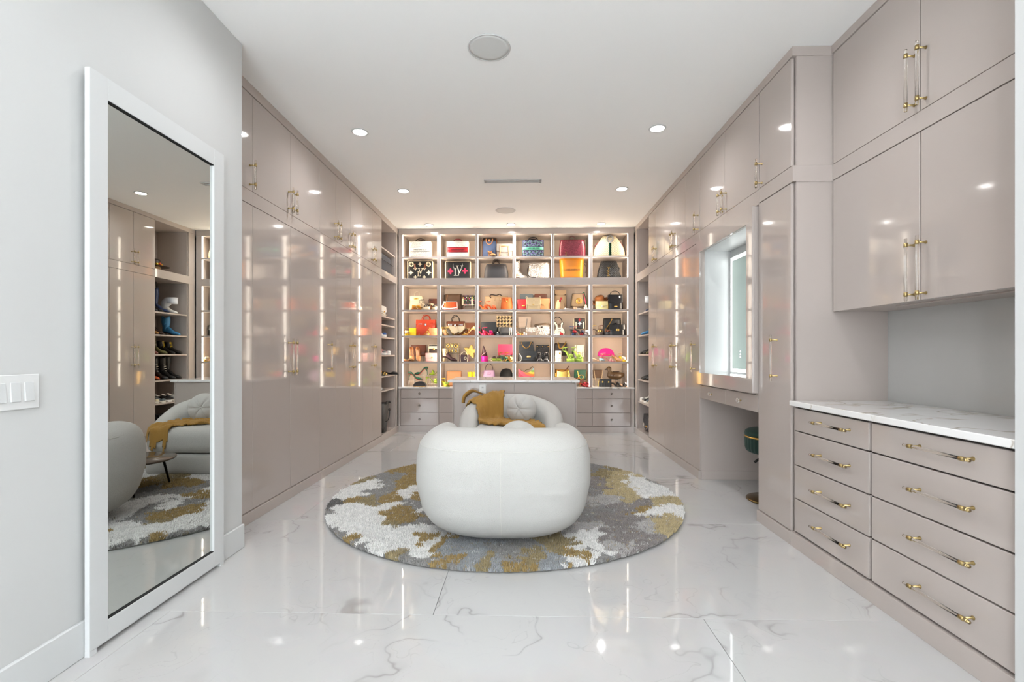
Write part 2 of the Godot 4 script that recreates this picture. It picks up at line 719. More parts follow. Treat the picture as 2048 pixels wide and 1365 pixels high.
# a door or drawer front on a wall run; x is its face, side -1 for the left run (faces +x), +1 for the right run
func front(parent: Node3D, called: String, side: int, x: float, y0: float, y1: float, z0: float, z1: float, thick := 0.019) -> MeshInstance3D:
	var st := S()
	var g := 0.002
	var c := V(x + side * thick / 2, (y0 + y1) / 2, (z0 + z1) / 2)
	var tilt := Basis(Vector3.UP, rng.randf_range(-0.0012, 0.0012)) * Basis(Vector3.BACK, rng.randf_range(-0.0008, 0.0008))
	box(st, Vector3.ZERO, Vector3(thick, y1 - y0 - 2 * g, absf(z1 - z0) - 2 * g), 0.0016)
	var o := part(called, st, M.lacquer, parent)
	o.position = c - parent.position
	o.basis = tilt
	return o


func door_pull(door: MeshInstance3D, side: int, y: float, z: float, length: float, spacing: float) -> void:
	var at: Vector3 = V(0, y, z) - door.position - door.get_parent().position
	at.x = -side * 0.0095
	pull(door, at, Vector3(-side, 0, 0), Vector3.UP, length, spacing)


# a floor-to-ceiling wardrobe: carcass, kick board, rail, crown and its doors. doors: [z0, z1, handle z or 0]
func tower(label: String, side: int, x: float, z0: float, z1: float, uppers: Array, lowers: Array, deep := 0.56) -> Node3D:
	var t := thing("wardrobe_cabinet", label, "wardrobe", Vector3.ZERO, 0.0, "lacquered wardrobe cabinets")
	var s := float(side)
	var yr: Array = [2.21, 2.305, 2.976] if side < 0 else [2.221, 2.318, 2.992]
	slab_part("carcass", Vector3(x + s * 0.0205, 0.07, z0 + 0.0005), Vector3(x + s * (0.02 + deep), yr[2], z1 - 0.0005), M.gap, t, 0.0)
	slab_part("kick_board", Vector3(x - s * 0.012, 0.0, z0), Vector3(x + s * 0.06, 0.077, z1), M.lacquer, t, 0.001)
	slab_part("rail", Vector3(x - s * 0.001, yr[0], z0), Vector3(x + s * 0.02, yr[1], z1), M.lacquer, t, 0.0008)
	slab_part("crown_board", Vector3(x - s * 0.004, yr[2] + 0.001, z0), Vector3(x + s * (0.02 + deep), CEIL - 0.0005, z1), M.satin, t, 0.0008)
	for d in uppers:
		var o := front(t, "upper_door", side, x, yr[1] + 0.001, yr[2], d[0], d[1])
		for hz in d.slice(2):
			door_pull(o, side, 2.412, hz, 0.20, 0.132)
	for d in lowers:
		var o := front(t, "lower_door", side, x, 0.079, yr[0] - 0.001, d[0], d[1])
		for hz in d.slice(2):
			door_pull(o, side, 1.144, hz, 0.30, 0.232)
	return t


func left_run() -> void:
	var x := -1.905
	tower("glossy taupe wardrobe partly hidden behind the end of the white mirror wall", -1, x, 2.875, 3.30, [[2.875, 3.30, 3.262]], [[2.875, 3.30]])
	tower("wide two-door glossy taupe wardrobe nearest the tall framed mirror", -1, x, 3.30, 4.39, [[3.30, 3.84, 3.805], [3.84, 4.39, 3.875]], [[3.30, 3.84, 3.805], [3.84, 4.39, 3.875]])
	tower("narrow single-door glossy taupe wardrobe in the middle of the mirror-side run", -1, x, 4.39, 4.777, [[4.39, 4.777, 4.74]], [[4.39, 4.777, 4.58]])
	tower("two-door glossy taupe wardrobe between the single-door one and the shoe-shelf pair, mirror side", -1, x, 4.777, 5.572, [[4.777, 5.18, 4.815, 5.15], [5.18, 5.572, 5.21]], [[4.777, 5.18, 5.15], [5.18, 5.572, 5.21]])
	tower("two-door glossy taupe wardrobe next to the sneaker shelves", -1, x, 5.572, 6.322, [[5.572, 5.925, 5.895], [5.925, 6.322, 5.955]], [[5.572, 5.925, 5.895], [5.925, 6.322, 5.955]])
	open_shelves("open shoe shelf tower holding a white bag, sneakers and a black bin", -1, x, 6.322, 7.02, 7.125, [2.617], [1.688, 1.573, 1.402, 1.155, 0.868, 0.671])


func open_shelves(label: String, side: int, x: float, z0: float, z1: float, z2: float, ups: Array, lows: Array) -> void:
	var t := thing("shelf_tower", label, "shelf", Vector3.ZERO, 0.0, "open shelf towers at the run ends")
	var s := float(side)
	var yr: Array = [2.21, 2.305, 2.965] if side < 0 else [2.215, 2.33, 2.985]
	slab_part("kick_board", Vector3(x - s * 0.012, 0.0, z0), Vector3(x + s * 0.5, 0.09, z2), M.lacquer, t, 0.001)
	slab_part("crown_board", Vector3(x - s * 0.004, yr[2], z0), Vector3(x + s * 0.5, CEIL - 0.0005, z2), M.satin, t, 0.0008)
	slab_part("rail", Vector3(x - s * 0.001, yr[0], z0), Vector3(x + s * 0.5, yr[1], z2), M.lacquer, t, 0.0008)
	slab_part("back_panel", Vector3(x + s * 0.47, 0.09, z0), Vector3(x + s * 0.5, yr[2], z2), M.satin, t, 0.0)
	slab_part("far_panel", Vector3(x + s * 0.02, 0.09, z1), Vector3(x + s * 0.47, yr[2], z2 - 0.001), M.satin, t, 0.0)
	slab_part("near_panel", Vector3(x + s * 0.01, 0.09, z0), Vector3(x + s * 0.47, yr[2], z0 + 0.012), M.satin, t, 0.0)
	slab_part("stile", Vector3(x, 0.09, z1 + 0.012), Vector3(x + s * 0.019, yr[2], z2 - 0.001), M.lacquer, t, 0.0008)
	for y in ups + lows:
		slab_part("shelf_board", Vector3(x + s * 0.012, y - 0.019, z0 + 0.012), Vector3(x + s * 0.47, y, z1), M.satin, t, 0.001)


func right_run() -> void:
	var x := 1.637
	open_shelves("open shelf tower holding hats, boots and sneakers opposite the mirror", 1, x, 6.341, 6.98, 7.125, [], [1.751, 1.437, 1.165, 0.805, 0.486])
	tower("two-door glossy taupe wardrobe next to the boot shelves", 1, x, 5.63, 6.341, [[5.63, 5.985, 5.955], [5.985, 6.341, 6.015]], [[5.63, 5.985, 5.955], [5.985, 6.341, 6.015]])
	tower("two-door glossy taupe wardrobe second from the boot shelves, vanity side", 1, x, 4.901, 5.63, [[4.901, 5.258, 5.228], [5.258, 5.63, 5.288]], [[4.901, 5.258, 5.228], [5.258, 5.63, 5.288]])
	tower("narrow single-door glossy taupe wardrobe beside the vanity kneehole", 1, x, 4.505, 4.901, [[4.505, 4.901, 4.545]], [[4.505, 4.901, 4.63]])
	vanity(x)
	# ---- tall narrow unit between the vanity and the chest of drawers
	var t := thing("tall_cabinet", "tall narrow glossy taupe cabinet between the vanity and the drawer chest", "wardrobe", Vector3.ZERO, 0.0, "lacquered wardrobe cabinets")
	slab_part("carcass", Vector3(1.662, 0.08, 2.962), Vector3(2.25, 2.992, 3.376), M.satin, t, 0.001)
	slab_part("kick_board", Vector3(1.627, 0, 2.97), Vector3(2.2, 0.078, 3.392), M.lacquer, t, 0.001)
	slab_part("rail", Vector3(1.636, 2.224, 2.956), Vector3(2.2, 2.321, 3.376), M.lacquer, t, 0.0008)
	slab_part("crown_board", Vector3(1.633, 2.991, 2.956), Vector3(2.25, CEIL - 0.0005, 3.376), M.satin, t, 0.0008)
	var d := front(t, "upper_door", 1, x, 2.323, 2.99, 2.976, 3.374)
	door_pull(d, 1, 2.415, 3.335, 0.20, 0.132)
	d = front(t, "lower_door", 1, x, 0.081, 2.221, 2.978, 3.388)
	door_pull(d, 1, 1.144, 3.14, 0.30, 0.232)
	# ---- chest of drawers with its stone top
	t = thing("drawer_chest", "wide glossy taupe chest of eight drawers under the white stone counter", "chest of drawers")
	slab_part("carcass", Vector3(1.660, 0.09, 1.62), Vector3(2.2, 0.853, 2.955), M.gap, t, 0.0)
	slab_part("kick_board", Vector3(1.627, 0, 1.62), Vector3(2.2, 0.088, 2.968), M.lacquer, t, 0.001)
	slab_part("end_strip", Vector3(1.645, 0.09, 2.944), Vector3(1.66, 0.853, 2.955), M.lacquer, t, 0.0)
	for col in [[2.312, 2.938, 2.565, 0.3], [1.624, 2.299, 1.903, 0.3]]:
		for r in [[0.707, 0.845, 0.787], [0.501, 0.704, 0.607], [0.299, 0.498, 0.406], [0.097, 0.296, 0.206]]:
			var o := front(t, "drawer", 1, x, r[0], r[1], col[0], col[1])
			var at: Vector3 = V(0, r[2], col[2]) - o.position
			at.x = -0.0095
			pull(o, at, Vector3(-1, 0, 0), Vector3(0, 0, 1), col[3], 0.235)
	var st := S()
	slab(st, Vector3(1.615, 0.855, 1.618), Vector3(2.205, 0.886, 2.958), 0.003)
	tag(part("stone_counter", st, M.stone), "white stone countertop with brown-grey veins on the drawer chest", "countertop")
	st = S()
	slab(st, Vector3(2.208, 0.80, 1.62), Vector3(2.25, 1.44, 2.96))
	struct_part("trim_backsplash", st, M.back_glass)
	# ---- wall cabinets above the counter
	t = thing("overhead_cabinet", "large two-door glossy taupe wall cabinet right below the ceiling, over the stone counter", "cabinet", Vector3.ZERO, 0.0, "wall cabinets over the stone counter")
	var xf := 1.874
	slab_part("carcass", Vector3(xf + 0.0205, 2.321, 1.62), Vector3(2.25, 2.996, 2.955), M.satin, t, 0.0)
	slab_part("crown_board", Vector3(xf - 0.006, 2.997, 1.62), Vector3(2.25, CEIL - 0.0005, 2.955), M.satin, t, 0.0008)
	slab_part("rail", Vector3(xf - 0.001, 2.227, 1.62), Vector3(2.25, 2.32, 2.955), M.lacquer, t, 0.0008)
	d = front(t, "door", 1, xf, 2.3215, 2.995, 2.313, 2.953)
	door_pull(d, 1, 2.484, 2.345, 0.30, 0.237)
	d = front(t, "door", 1, xf, 2.3215, 2.995, 1.622, 2.311)
	door_pull(d, 1, 2.484, 2.279, 0.30, 0.237)
	t = thing("overhead_cabinet", "large two-door glossy taupe wall cabinet hanging directly above the stone counter niche", "cabinet", Vector3.ZERO, 0.0, "wall cabinets over the stone counter")
	slab_part("carcass", Vector3(xf + 0.0205, 1.428, 1.62), Vector3(2.207, 2.226, 2.955), M.satin, t, 0.0)
	slab_part("bottom_strip", Vector3(1.98, 1.421, 1.9), Vector3(2.0, 1.427, 2.6), M.satin, t, 0.0)
	d = front(t, "door", 1, xf, 1.424, 2.2245, 2.314, 2.953)
	door_pull(d, 1, 1.574, 2.345, 0.30, 0.237)
	d = front(t, "door", 1, xf, 1.424, 2.2245, 1.622, 2.309)
	door_pull(d, 1, 1.574, 2.279, 0.30, 0.237)


func vanity(x: float) -> void:
	# the cupboards above
	var t := thing("overhead_cabinet", "two-door glossy taupe cupboard at the ceiling above the lit vanity recess", "cabinet")
	slab_part("carcass", Vector3(x + 0.0205, 2.30, 3.378), Vector3(2.25, 2.99, 4.503), M.satin, t, 0.0)
	slab_part("rail", Vector3(x - 0.001, 2.216, 3.378), Vector3(2.2, 2.318, 4.503), M.lacquer, t, 0.0008)
	slab_part("crown_board", Vector3(x - 0.004, 2.991, 3.378), Vector3(2.25, CEIL - 0.0005, 4.503), M.satin, t, 0.0008)
	var d := front(t, "door", 1, x, 2.319, 2.99, 3.38, 3.954)
	door_pull(d, 1, 2.412, 3.92, 0.20, 0.132)
	d = front(t, "door", 1, x, 2.319, 2.99, 3.954, 4.503)
	door_pull(d, 1, 2.412, 3.99, 0.20, 0.132)
	# the dressing table: surround with the white recess, drawers and kneehole
	t = thing("vanity_unit", "built-in glossy taupe dressing table with white recess and two small drawers", "dressing table")
	var X0 := 1.600
	for q in [[0.893, 0.998, 3.402, 4.50], [2.103, 2.212, 3.402, 4.50], [0.998, 2.103, 3.402, 3.493], [0.998, 2.103, 4.418, 4.50]]:
		slab_part("surround_board", Vector3(X0, q[0], q[2]), Vector3(X0 + 0.016, q[1], q[3]), M.lacquer, t, 0.0008)
	for q in [[0.893, 0.985, 3.408, 4.495], [2.118, 2.21, 3.408, 4.495], [0.985, 2.118, 3.408, 3.48], [0.985, 2.118, 4.432, 4.495]]:
		slab_part("surround_backing", Vector3(X0 + 0.0165, q[0], q[2]), Vector3(1.655, q[1], q[3]), M.satin, t, 0.0)
	slab_part("recess_side", Vector3(1.617, 0.90, 4.462), Vector3(1.92, 2.2, 4.482), M.white_trim, t, 0.0)
	slab_part("recess_side", Vector3(1.657, 0.90, 3.44), Vector3(1.92, 2.2, 3.46), M.white_trim, t, 0.0)
	slab_part("recess_back", Vector3(1.905, 0.90, 3.46), Vector3(1.925, 2.2, 4.462), M.white_trim, t, 0.0)
	slab_part("recess_top", Vector3(1.657, 2.118, 3.46), Vector3(1.905, 2.138, 4.462), M.white_trim, t, 0.0)
	slab_part("recess_floor", Vector3(1.66, 0.90, 3.46), Vector3(1.905, 0.976, 4.462), M.white_trim, t, 0.0)
	slab_part("desk_board", Vector3(x + 0.002, 0.882, 3.394), Vector3(2.2, 0.892, 4.503), M.satin, t, 0.0)
	slab_part("drawer_box", Vector3(x + 0.0205, 0.757, 3.394), Vector3(2.1, 0.880, 4.50), M.satin, t, 0.0)
	for k in [[3.394, 3.934, 3.66], [3.934, 4.50, 4.22]]:
		var o := front(t, "drawer", 1, x, 0.756, 0.881, k[0], k[1])
		var st2 := S()
		var p: Vector3 = V(0, 0.818, k[2]) - o.position
		p.x = -0.0095
		var xf := Transform3D(Basis(Vector3.BACK, PI / 2), p)
		lathe(st2, [[0.0, 0.0], [0.007, 0.0], [0.0055, 0.006], [0.0055, 0.012], [0.0, 0.012]], 14, xf)
		part("knob_post", st2, M.brass, o)
		st2 = S()
		lathe(st2, [[0.0, 0.0125], [0.012, 0.0125], [0.017, 0.018], [0.0175, 0.026], [0.014, 0.031], [0.0, 0.032]], 18, xf)
		part("knob", st2, M.acrylic, o)
	slab_part("kneehole_side", Vector3(1.651, 0.0, 4.4985), Vector3(2.2, 0.757, 4.5035), M.satin, t, 0.0)
	slab_part("kneehole_base", Vector3(1.649, 0.0, 4.488), Vector3(2.2, 0.08, 4.498), M.satin, t, 0.001)
	slab_part("kneehole_back", Vector3(2.2, 0.0, 3.378), Vector3(2.22, 0.89, 4.50), M.satin, t, 0.0)
	# lit mirror on the back of the recess
	t = thing("lit_mirror", "rectangular vanity mirror with a glowing white border in the recess", "mirror")
	var a := Vector3(1.892, 1.008, 3.56)
	var b := Vector3(1.904, 2.045, 4.425)
	slab_part("frame", Vector3(a.x - 0.002, a.y - 0.012, a.z - 0.012), Vector3(b.x, b.y + 0.012, b.z + 0.012), M.silver, t, 0.001)
	slab_part("glass", Vector3(a.x - 0.003, a.y + 0.03, a.z + 0.03), Vector3(a.x - 0.0021, b.y - 0.03, b.z - 0.03), M.led_mirror, t, 0.0)
	var w := 0.03
	for q in [[a.y, a.y + w, a.z, b.z], [b.y - w, b.y, a.z, b.z], [a.y + w, b.y - w, a.z, a.z + w], [a.y + w, b.y - w, b.z - w, b.z]]:
		slab_part("light_border", Vector3(a.x - 0.0045, q[0], q[2]), Vector3(a.x - 0.0021, q[1], q[3]), M.led_white, t, 0.0)
		var l := AreaLight3D.new()
		l.name = "border_light"
		l.position = V(a.x - 0.007, (q[0] + q[1]) / 2, (q[2] + q[3]) / 2)
		l.rotation.y = PI / 2
		l.area_size = Vector2(q[3] - q[2], q[1] - q[0])
		l.area_range = 8.0
		l.light_color = Color(0.97, 1.0, 1.0)
		l.light_energy = 0.01
		l.shadow_enabled = true
		t.add_child(l)
	for k in 3:
		slab_part("touch_icon", Vector3(a.x - 0.0036, 1.135 + 0.025 * k, 4.225), Vector3(a.x - 0.003, 1.148 + 0.025 * k, 4.238), M.led_white, t, 0.0)
	t = thing("glass_shelf", "clear glass shelf with a teal edge across the vanity recess", "glass shelf")
	slab_part("sheet", Vector3(1.606, 0.990, 3.495), Vector3(1.888, 0.998, 4.416), M.pane, t, 0.0)
	slab_part("edge", Vector3(1.6035, 0.990, 3.495), Vector3(1.606, 0.998, 4.416), M.glass_edge, t, 0.0)


const COLS := [[-1.834, -1.312], [-1.267, -0.737], [-0.697, -0.172], [-0.134, 0.402], [0.439, 0.966], [1.012, 1.536]]
const ROWS := [[2.631, 2.963], [2.307, 2.607], [1.835, 2.202], [1.446, 1.805], [1.053, 1.422], [0.674, 1.028]]


func back_unit() -> void:
	var Z := 7.13
	var zb := 7.55
	var t := thing("display_shelves", "wall-wide lit display unit of thirty-six cubbies full of bags and shoes", "shelf unit")
	# face frame and dividers: uprights, shelves, back
	slab_part("back_panel", Vector3(-1.89, 0.64, zb), Vector3(1.63, 3.0, zb + 0.02), M.shelf_inner, t, 0.0)
	slab_part("end_panel", Vector3(-1.893, 0.65, Z), Vector3(-1.834, 3.0, zb), M.satin, t, 0.0008)
	slab_part("end_panel", Vector3(1.536, 0.65, Z), Vector3(1.624, 3.0, zb), M.satin, t, 0.0008)
	for i in 5:
		for y in [[0.674, 2.202], [2.307, 2.963]]:
			slab_part("upright", Vector3(COLS[i][1], y[0], Z), Vector3(COLS[i + 1][0], y[1], zb), M.satin, t, 0.0008)
	slab_part("crown_board", Vector3(-1.893, 2.963, Z - 0.002), Vector3(1.63, CEIL - 0.0005, zb), M.lacquer, t, 0.0008)
	slab_part("rail", Vector3(-1.834, 2.202, Z - 0.001), Vector3(1.536, 2.307, zb), M.lacquer, t, 0.0008)
	for i in 6:
		for r in [0, 2, 3, 4]:
			slab_part("shelf_board", Vector3(COLS[i][0], ROWS[r + 1][1], Z + 0.001), Vector3(COLS[i][1], ROWS[r][0], zb), M.satin, t, 0.0008)
	# light strips let into both sides of every cubby
	for i in 6:
		for r in 6:
			for s in 2:
				var x: float = COLS[i][s]
				var g := 0.0012 if s == 0 else -0.0012
				slab_part("light_strip", Vector3(x, ROWS[r][0] + 0.004, Z + 0.008), Vector3(x + g, ROWS[r][1] - 0.004, Z + 0.036), M.led_warm, t, 0.0)
		for sec in [[2.307, 2.963], [0.674, 2.202]]:
			for s in 2:
				var l := AreaLight3D.new()
				l.name = "strip_light"
				var g := 0.012 if s == 0 else -0.012
				l.position = V(COLS[i][s] + g, (sec[0] + sec[1]) / 2, Z + 0.02)
				l.rotation.y = -0.3 * PI if s == 0 else 0.3 * PI
				l.area_size = Vector2(0.012, sec[1] - sec[0] - 0.02)
				l.area_range = 6.0
				l.light_color = Color(1.0, 0.91, 0.80)
				l.light_energy = STRIP * (sec[1] - sec[0])
				l.shadow_enabled = true
				t.add_child(l)
	# low drawer bank under the stone ledge
	t = thing("drawer_bank", "low taupe bank of drawers with clear knobs below the lit display shelves", "drawers")
	slab_part("carcass", Vector3(-1.89, 0.09, Z + 0.021), Vector3(1.63, 0.65, zb), M.satin, t, 0.0)
	slab_part("kick_board", Vector3(-1.893, 0, Z - 0.004), Vector3(1.63, 0.089, zb), M.lacquer, t, 0.0008)
	slab_part("stile", Vector3(-1.893, 0.09, Z), Vector3(-1.862, 0.648, Z + 0.02), M.lacquer, t, 0.0)
	slab_part("stile", Vector3(1.580, 0.09, Z), Vector3(1.63, 0.648, Z + 0.02), M.lacquer, t, 0.0)
	var xs := [-1.860, -1.283, -0.711, -0.138, 0.435, 1.009, 1.577]
	for i in 6:
		for y in [[0.503, 0.648], [0.294, 0.5], [0.092, 0.291]]:
			var st := S()
			box(st, Vector3.ZERO, Vector3(xs[i + 1] - xs[i] - 0.004, y[1] - y[0] - 0.003, 0.019), 0.0015)
			var o := part("drawer", st, M.lacquer, t)
			o.position = V((xs[i] + xs[i + 1]) / 2, (y[0] + y[1]) / 2, Z + 0.01)
			st = S()
			var xf := Transform3D(Basis(Vector3.RIGHT, PI / 2), Vector3(0, 0, 0.0095))
			lathe(st, [[0.0, 0.0], [0.007, 0.0], [0.006, 0.012], [0.013, 0.016], [0.0165, 0.021], [0.0165, 0.028], [0.0, 0.031]], 16, xf)
			part("knob", st, M.acrylic, o)
	var st2 := S()
	slab(st2, Vector3(-1.893, 0.6495, Z - 0.018), Vector3(1.634, 0.6735, zb - 0.001), 0.002)
	tag(part("stone_ledge", st2, M.stone), "long white stone ledge with grey veins between display shelves and low drawers", "countertop")


const STRIP := 0.075


func island() -> void:
	var t := thing("island_cabinet", "grey-taupe island cabinet behind the curved sofa", "island")
	var z0 := 5.275
	slab_part("carcass", Vector3(-0.80, 0.0, z0 + 0.02), Vector3(0.575, 0.853, 6.02), M.satin, t, 0.001)
	slab_part("panel", Vector3(-0.782, 0.085, z0), Vector3(-0.1165, 0.848, z0 + 0.019), M.lacquer, t, 0.001)
	slab_part("panel", Vector3(-0.1115, 0.085, z0), Vector3(0.557, 0.848, z0 + 0.019), M.lacquer, t, 0.001)
	slab_part("kick_board", Vector3(-0.80, 0.0, z0 - 0.002), Vector3(0.575, 0.083, z0 + 0.019), M.lacquer, t, 0.0)
	for x in [[-0.80, -0.785], [0.56, 0.575]]:
		slab_part("stile", Vector3(x[0], 0.083, z0 + 0.002), Vector3(x[1], 0.85, z0 + 0.019), M.satin, t, 0.0)
	var st := S()
	slab(st, Vector3(-0.849, 0.854, 5.25), Vector3(0.606, 0.880, 6.06), 0.003)
	tag(part("island_counter", st, M.stone), "white veined stone top of the island behind the sofa", "countertop")
	t = thing("wall_outlet", "white power outlet on the island front, above the mustard throw", "outlet", V(-0.463, 0.772, z0 - 0.001))
	st = S()
	box(st, Vector3(0, 0, 0.003), Vector3(0.074, 0.118, 0.006), 0.002)
	part("cover_plate", st, M.white_plastic, t)
	for s in [-1, 1]:
		st = S()
		body(st, [[-0.003, 0.013, 0.010, 3.0], [0.0015, 0.013, 0.010, 3.0], [0.002, 0.012, 0.009, 3.0]], 16, Transform3D(Basis(Vector3.RIGHT, PI / 2), Vector3(0, 0.024 * s, 0.006)))
		part("socket", st, M.white_trim, t)
		st = S()
		for k in [-1, 1]:
			box(st, Vector3(0.005 * k, 0.024 * s + 0.002, 0.0082), Vector3(0.0022, 0.008, 0.0012))
		part("slot", st, M.hole, t)


func standing_mirror() -> void:
	var t := thing("floor_mirror", "tall white-framed full-length mirror standing against the white wall", "mirror")
	var xf := -1.672
	var xb := -1.693
	var z := [1.794, 1.875, 2.531, 2.614]
	var y := [0.02, 0.102, 2.19, 2.277]
	for q in [[y[0], y[3], z[0], z[1]], [y[0], y[3], z[2], z[3]], [y[0], y[1], z[1], z[2]], [y[2], y[3], z[1], z[2]]]:
		slab_part("frame_board", Vector3(xb, q[0], q[2]), Vector3(xf, q[1], q[3]), M.white_trim, t, 0.0008)
	slab_part("inner_lip", Vector3(xf - 0.012, y[2] - 0.004, z[1]), Vector3(xf - 0.003, y[2], z[2]), M.hole, t, 0.0)
	slab_part("inner_lip", Vector3(xf - 0.012, y[1], z[1]), Vector3(xf - 0.003, y[1] + 0.003, z[2]), M.hole, t, 0.0)
	slab_part("glass", Vector3(xb + 0.001, y[1], z[1]), Vector3(xf - 0.012, y[2], z[2]), M.mirror, t, 0.0)
	for k in [[z[0], z[0] + 0.03], [z[3] - 0.03, z[3]]]:
		slab_part("foot", Vector3(xb, 0.0, k[0]), Vector3(xf, y[0], k[1]), M.white_trim, t, 0.0)
	slab_part("hanger_strip", Vector3(-1.709, 1.6, 1.95), Vector3(xb, 1.7, 2.45), M.white_trim, t, 0.0)


func small_fittings() -> void:
	# three-gang light switch on the left wall
	var t := thing("light_switch", "white three-rocker light switch plate on the left wall beside the mirror", "light switch", V(-1.7095, 1.041, 1.531))
	var st := S()
	box(st, Vector3(0.003, 0, 0), Vector3(0.006, 0.118, 0.206), 0.002)
	part("plate", st, M.white_plastic, t)
	for k in 4:
		st = S()
		box(st, Vector3(0.006, 0.0, 0), Vector3(0.006, 0.066, 0.032), 0.0015, Basis(Vector3.BACK, 0.06))
		var o := part("rocker", st, M.white_trim, t)
		o.position = Vector3(0, 0, -0.068 + 0.0455 * k)
	# ceiling speakers
	for k in [[-0.217, 2.922, "large round white ceiling speaker grille near the entrance"], [-0.248, 6.238, "small-looking round white ceiling speaker grille beyond the air vent"]]:
		t = thing("ceiling_speaker", k[2], "ceiling speaker", V(k[0], CEIL, k[1]), 0.0, "ceiling speakers")
		st = S()
		lathe(st, [[0.122, -0.0003], [0.132, -0.0003], [0.132, -0.004], [0.124, -0.006], [0.122, -0.004]], 40)
		part("rim", st, M.white_trim, t)
		st = S()
		lathe(st, [[0.0, -0.0045], [0.1, -0.0045], [0.122, -0.004], [0.122, -0.0003], [0.0, -0.0003]], 40)
		part("grille", st, M.grille, t)
	# linear air vent
	t = thing("air_vent", "long white ceiling air vent with two dark slots", "air vent", V(-0.127, CEIL, 5.178))
	st = S()
	for z in [[-0.046, -0.024], [-0.005, 0.005], [0.024, 0.046]]:
		box(st, Vector3(0, -0.004, (z[0] + z[1]) / 2), Vector3(0.62, 0.008, z[1] - z[0]), 0.001)
	for x in [-1, 1]:
		box(st, Vector3(0.298 * x, -0.004, 0), Vector3(0.024, 0.008, 0.09), 0.001)
	part("frame", st, M.white_trim, t)
	for z in [-0.0145, 0.0145]:
		st = S()
		box(st, Vector3(0, -0.0008, z), Vector3(0.574, 0.0014, 0.019))
		part("slot", st, M.hole, t)



# ------------------------------------------------------------------ soft seating
func smax(a: float, b: float, k: float) -> float:
	var h := maxf(k - absf(a - b), 0.0) / k
	return maxf(a, b) + h * h * k * 0.25


func ramp(t: Array, y: float) -> float:
	if y <= t[0][0]:
		return t[0][1]
	for i in range(1, t.size()):
		if y <= t[i][0]:
			var k: float = (y - t[i - 1][0]) / (t[i][0] - t[i - 1][0])
			return lerpf(t[i - 1][1], t[i][1], k)
	return t[-1][1]


# surface nets of a signed field
func nets(st: SurfaceTool, lo: Vector3, hi: Vector3, cell: float, f: Callable) -> void:
	st.set_smooth_group(0)
	var n := Vector3i(((hi - lo) / cell).ceil()) + Vector3i.ONE
	var val := PackedFloat32Array()
	val.resize(n.x * n.y * n.z)
	for k in n.z:
		for j in n.y:
			for i in n.x:
				val[(k * n.y + j) * n.x + i] = f.call(lo + Vector3(i, j, k) * cell)
	var at := {}
	var idx := func(i: int, j: int, k: int) -> int: return (k * n.y + j) * n.x + i
	var corners := [0, 1, n.x, n.x + 1, n.x * n.y, n.x * n.y + 1, n.x * n.y + n.x, n.x * n.y + n.x + 1]
	var offs := [Vector3(0, 0, 0), Vector3(1, 0, 0), Vector3(0, 1, 0), Vector3(1, 1, 0), Vector3(0, 0, 1), Vector3(1, 0, 1), Vector3(0, 1, 1), Vector3(1, 1, 1)]
	var edges := [[0, 1], [2, 3], [4, 5], [6, 7], [0, 2], [1, 3], [4, 6], [5, 7], [0, 4], [1, 5], [2, 6], [3, 7]]
	for k in n.z - 1:
		for j in n.y - 1:
			for i in n.x - 1:
				var b: int = (k * n.y + j) * n.x + i
				var inside := 0
				for c in 8:
					if val[b + corners[c]] < 0.0:
						inside += 1
				if inside == 0 or inside == 8:
					continue
				var sum := Vector3.ZERO
				var m := 0
				for e in edges:
					var v0 := val[b + corners[e[0]]]
					var v1 := val[b + corners[e[1]]]
					if (v0 < 0.0) != (v1 < 0.0):
						sum += offs[e[0]].lerp(offs[e[1]], v0 / (v0 - v1))
						m += 1
				at[b] = lo + (Vector3(i, j, k) + sum / m) * cell
	var sx := 1
	var sy := n.x
	var sz := n.x * n.y
	for b in at:
		for ax in [[sx, sy, sz], [sy, sz, sx], [sz, sx, sy]]:
			var v0 := val[b]
			var v1: float = val[b + ax[0]]
			if (v0 < 0.0) == (v1 < 0.0):
				continue
			var q := [b, b - ax[1], b - ax[1] - ax[2], b - ax[2]]
			if not (at.has(q[1]) and at.has(q[2]) and at.has(q[3])):
				continue
			var order: Array = [0, 2, 1, 0, 3, 2] if v0 < 0.0 else [0, 1, 2, 0, 2, 3]
			for o in order:
				st.add_vertex(at[q[o]])


const TUB_A := [[0.0, 0.40], [0.04, 0.435], [0.1, 0.478], [0.2, 0.522], [0.35, 0.553], [0.48, 0.552], [0.6, 0.535], [0.72, 0.50]]


# the armchair: z grows towards its open side
func chair_field(p: Vector3) -> float:
	var a := ramp(TUB_A, p.y)
	var b := a - 0.105
	var q := pow(pow(absf(p.x / a), 2.7) + pow(absf(p.z / b), 2.7), 1.0 / 2.7)
	var outer := smax((q - 1.0) * b, absf(p.y - 0.352) - 0.342, 0.17)
	var hollow := smax(smax(absf(p.x) - 0.315, -0.13 - p.z, 0.25), 0.33 - p.y, 0.05)
	return smax(outer, -hollow, 0.12)


# the sofa: z grows towards its open side, the back is high and the arms fall to the front
func sofa_field(p: Vector3) -> float:
	var a := ramp(TUB_A, p.y) - 0.02
	var b := a - 0.115
	var q := pow(pow(absf(p.x / a), 2.6) + pow(absf(p.z / b), 2.6), 1.0 / 2.6)
	var top := 0.745 - 0.26 * smoothstep(-0.30, 0.36, p.z) - 0.05 * smoothstep(0.15, 0.5, absf(p.x))
	var outer := smax((q - 1.0) * b, maxf(0.01 - p.y, p.y - top), 0.17)
	var hollow := smax(smax(absf(p.x) - 0.325, -0.19 - p.z, 0.25), 0.23 - p.y, 0.04)
	return smax(outer, -hollow, 0.17)


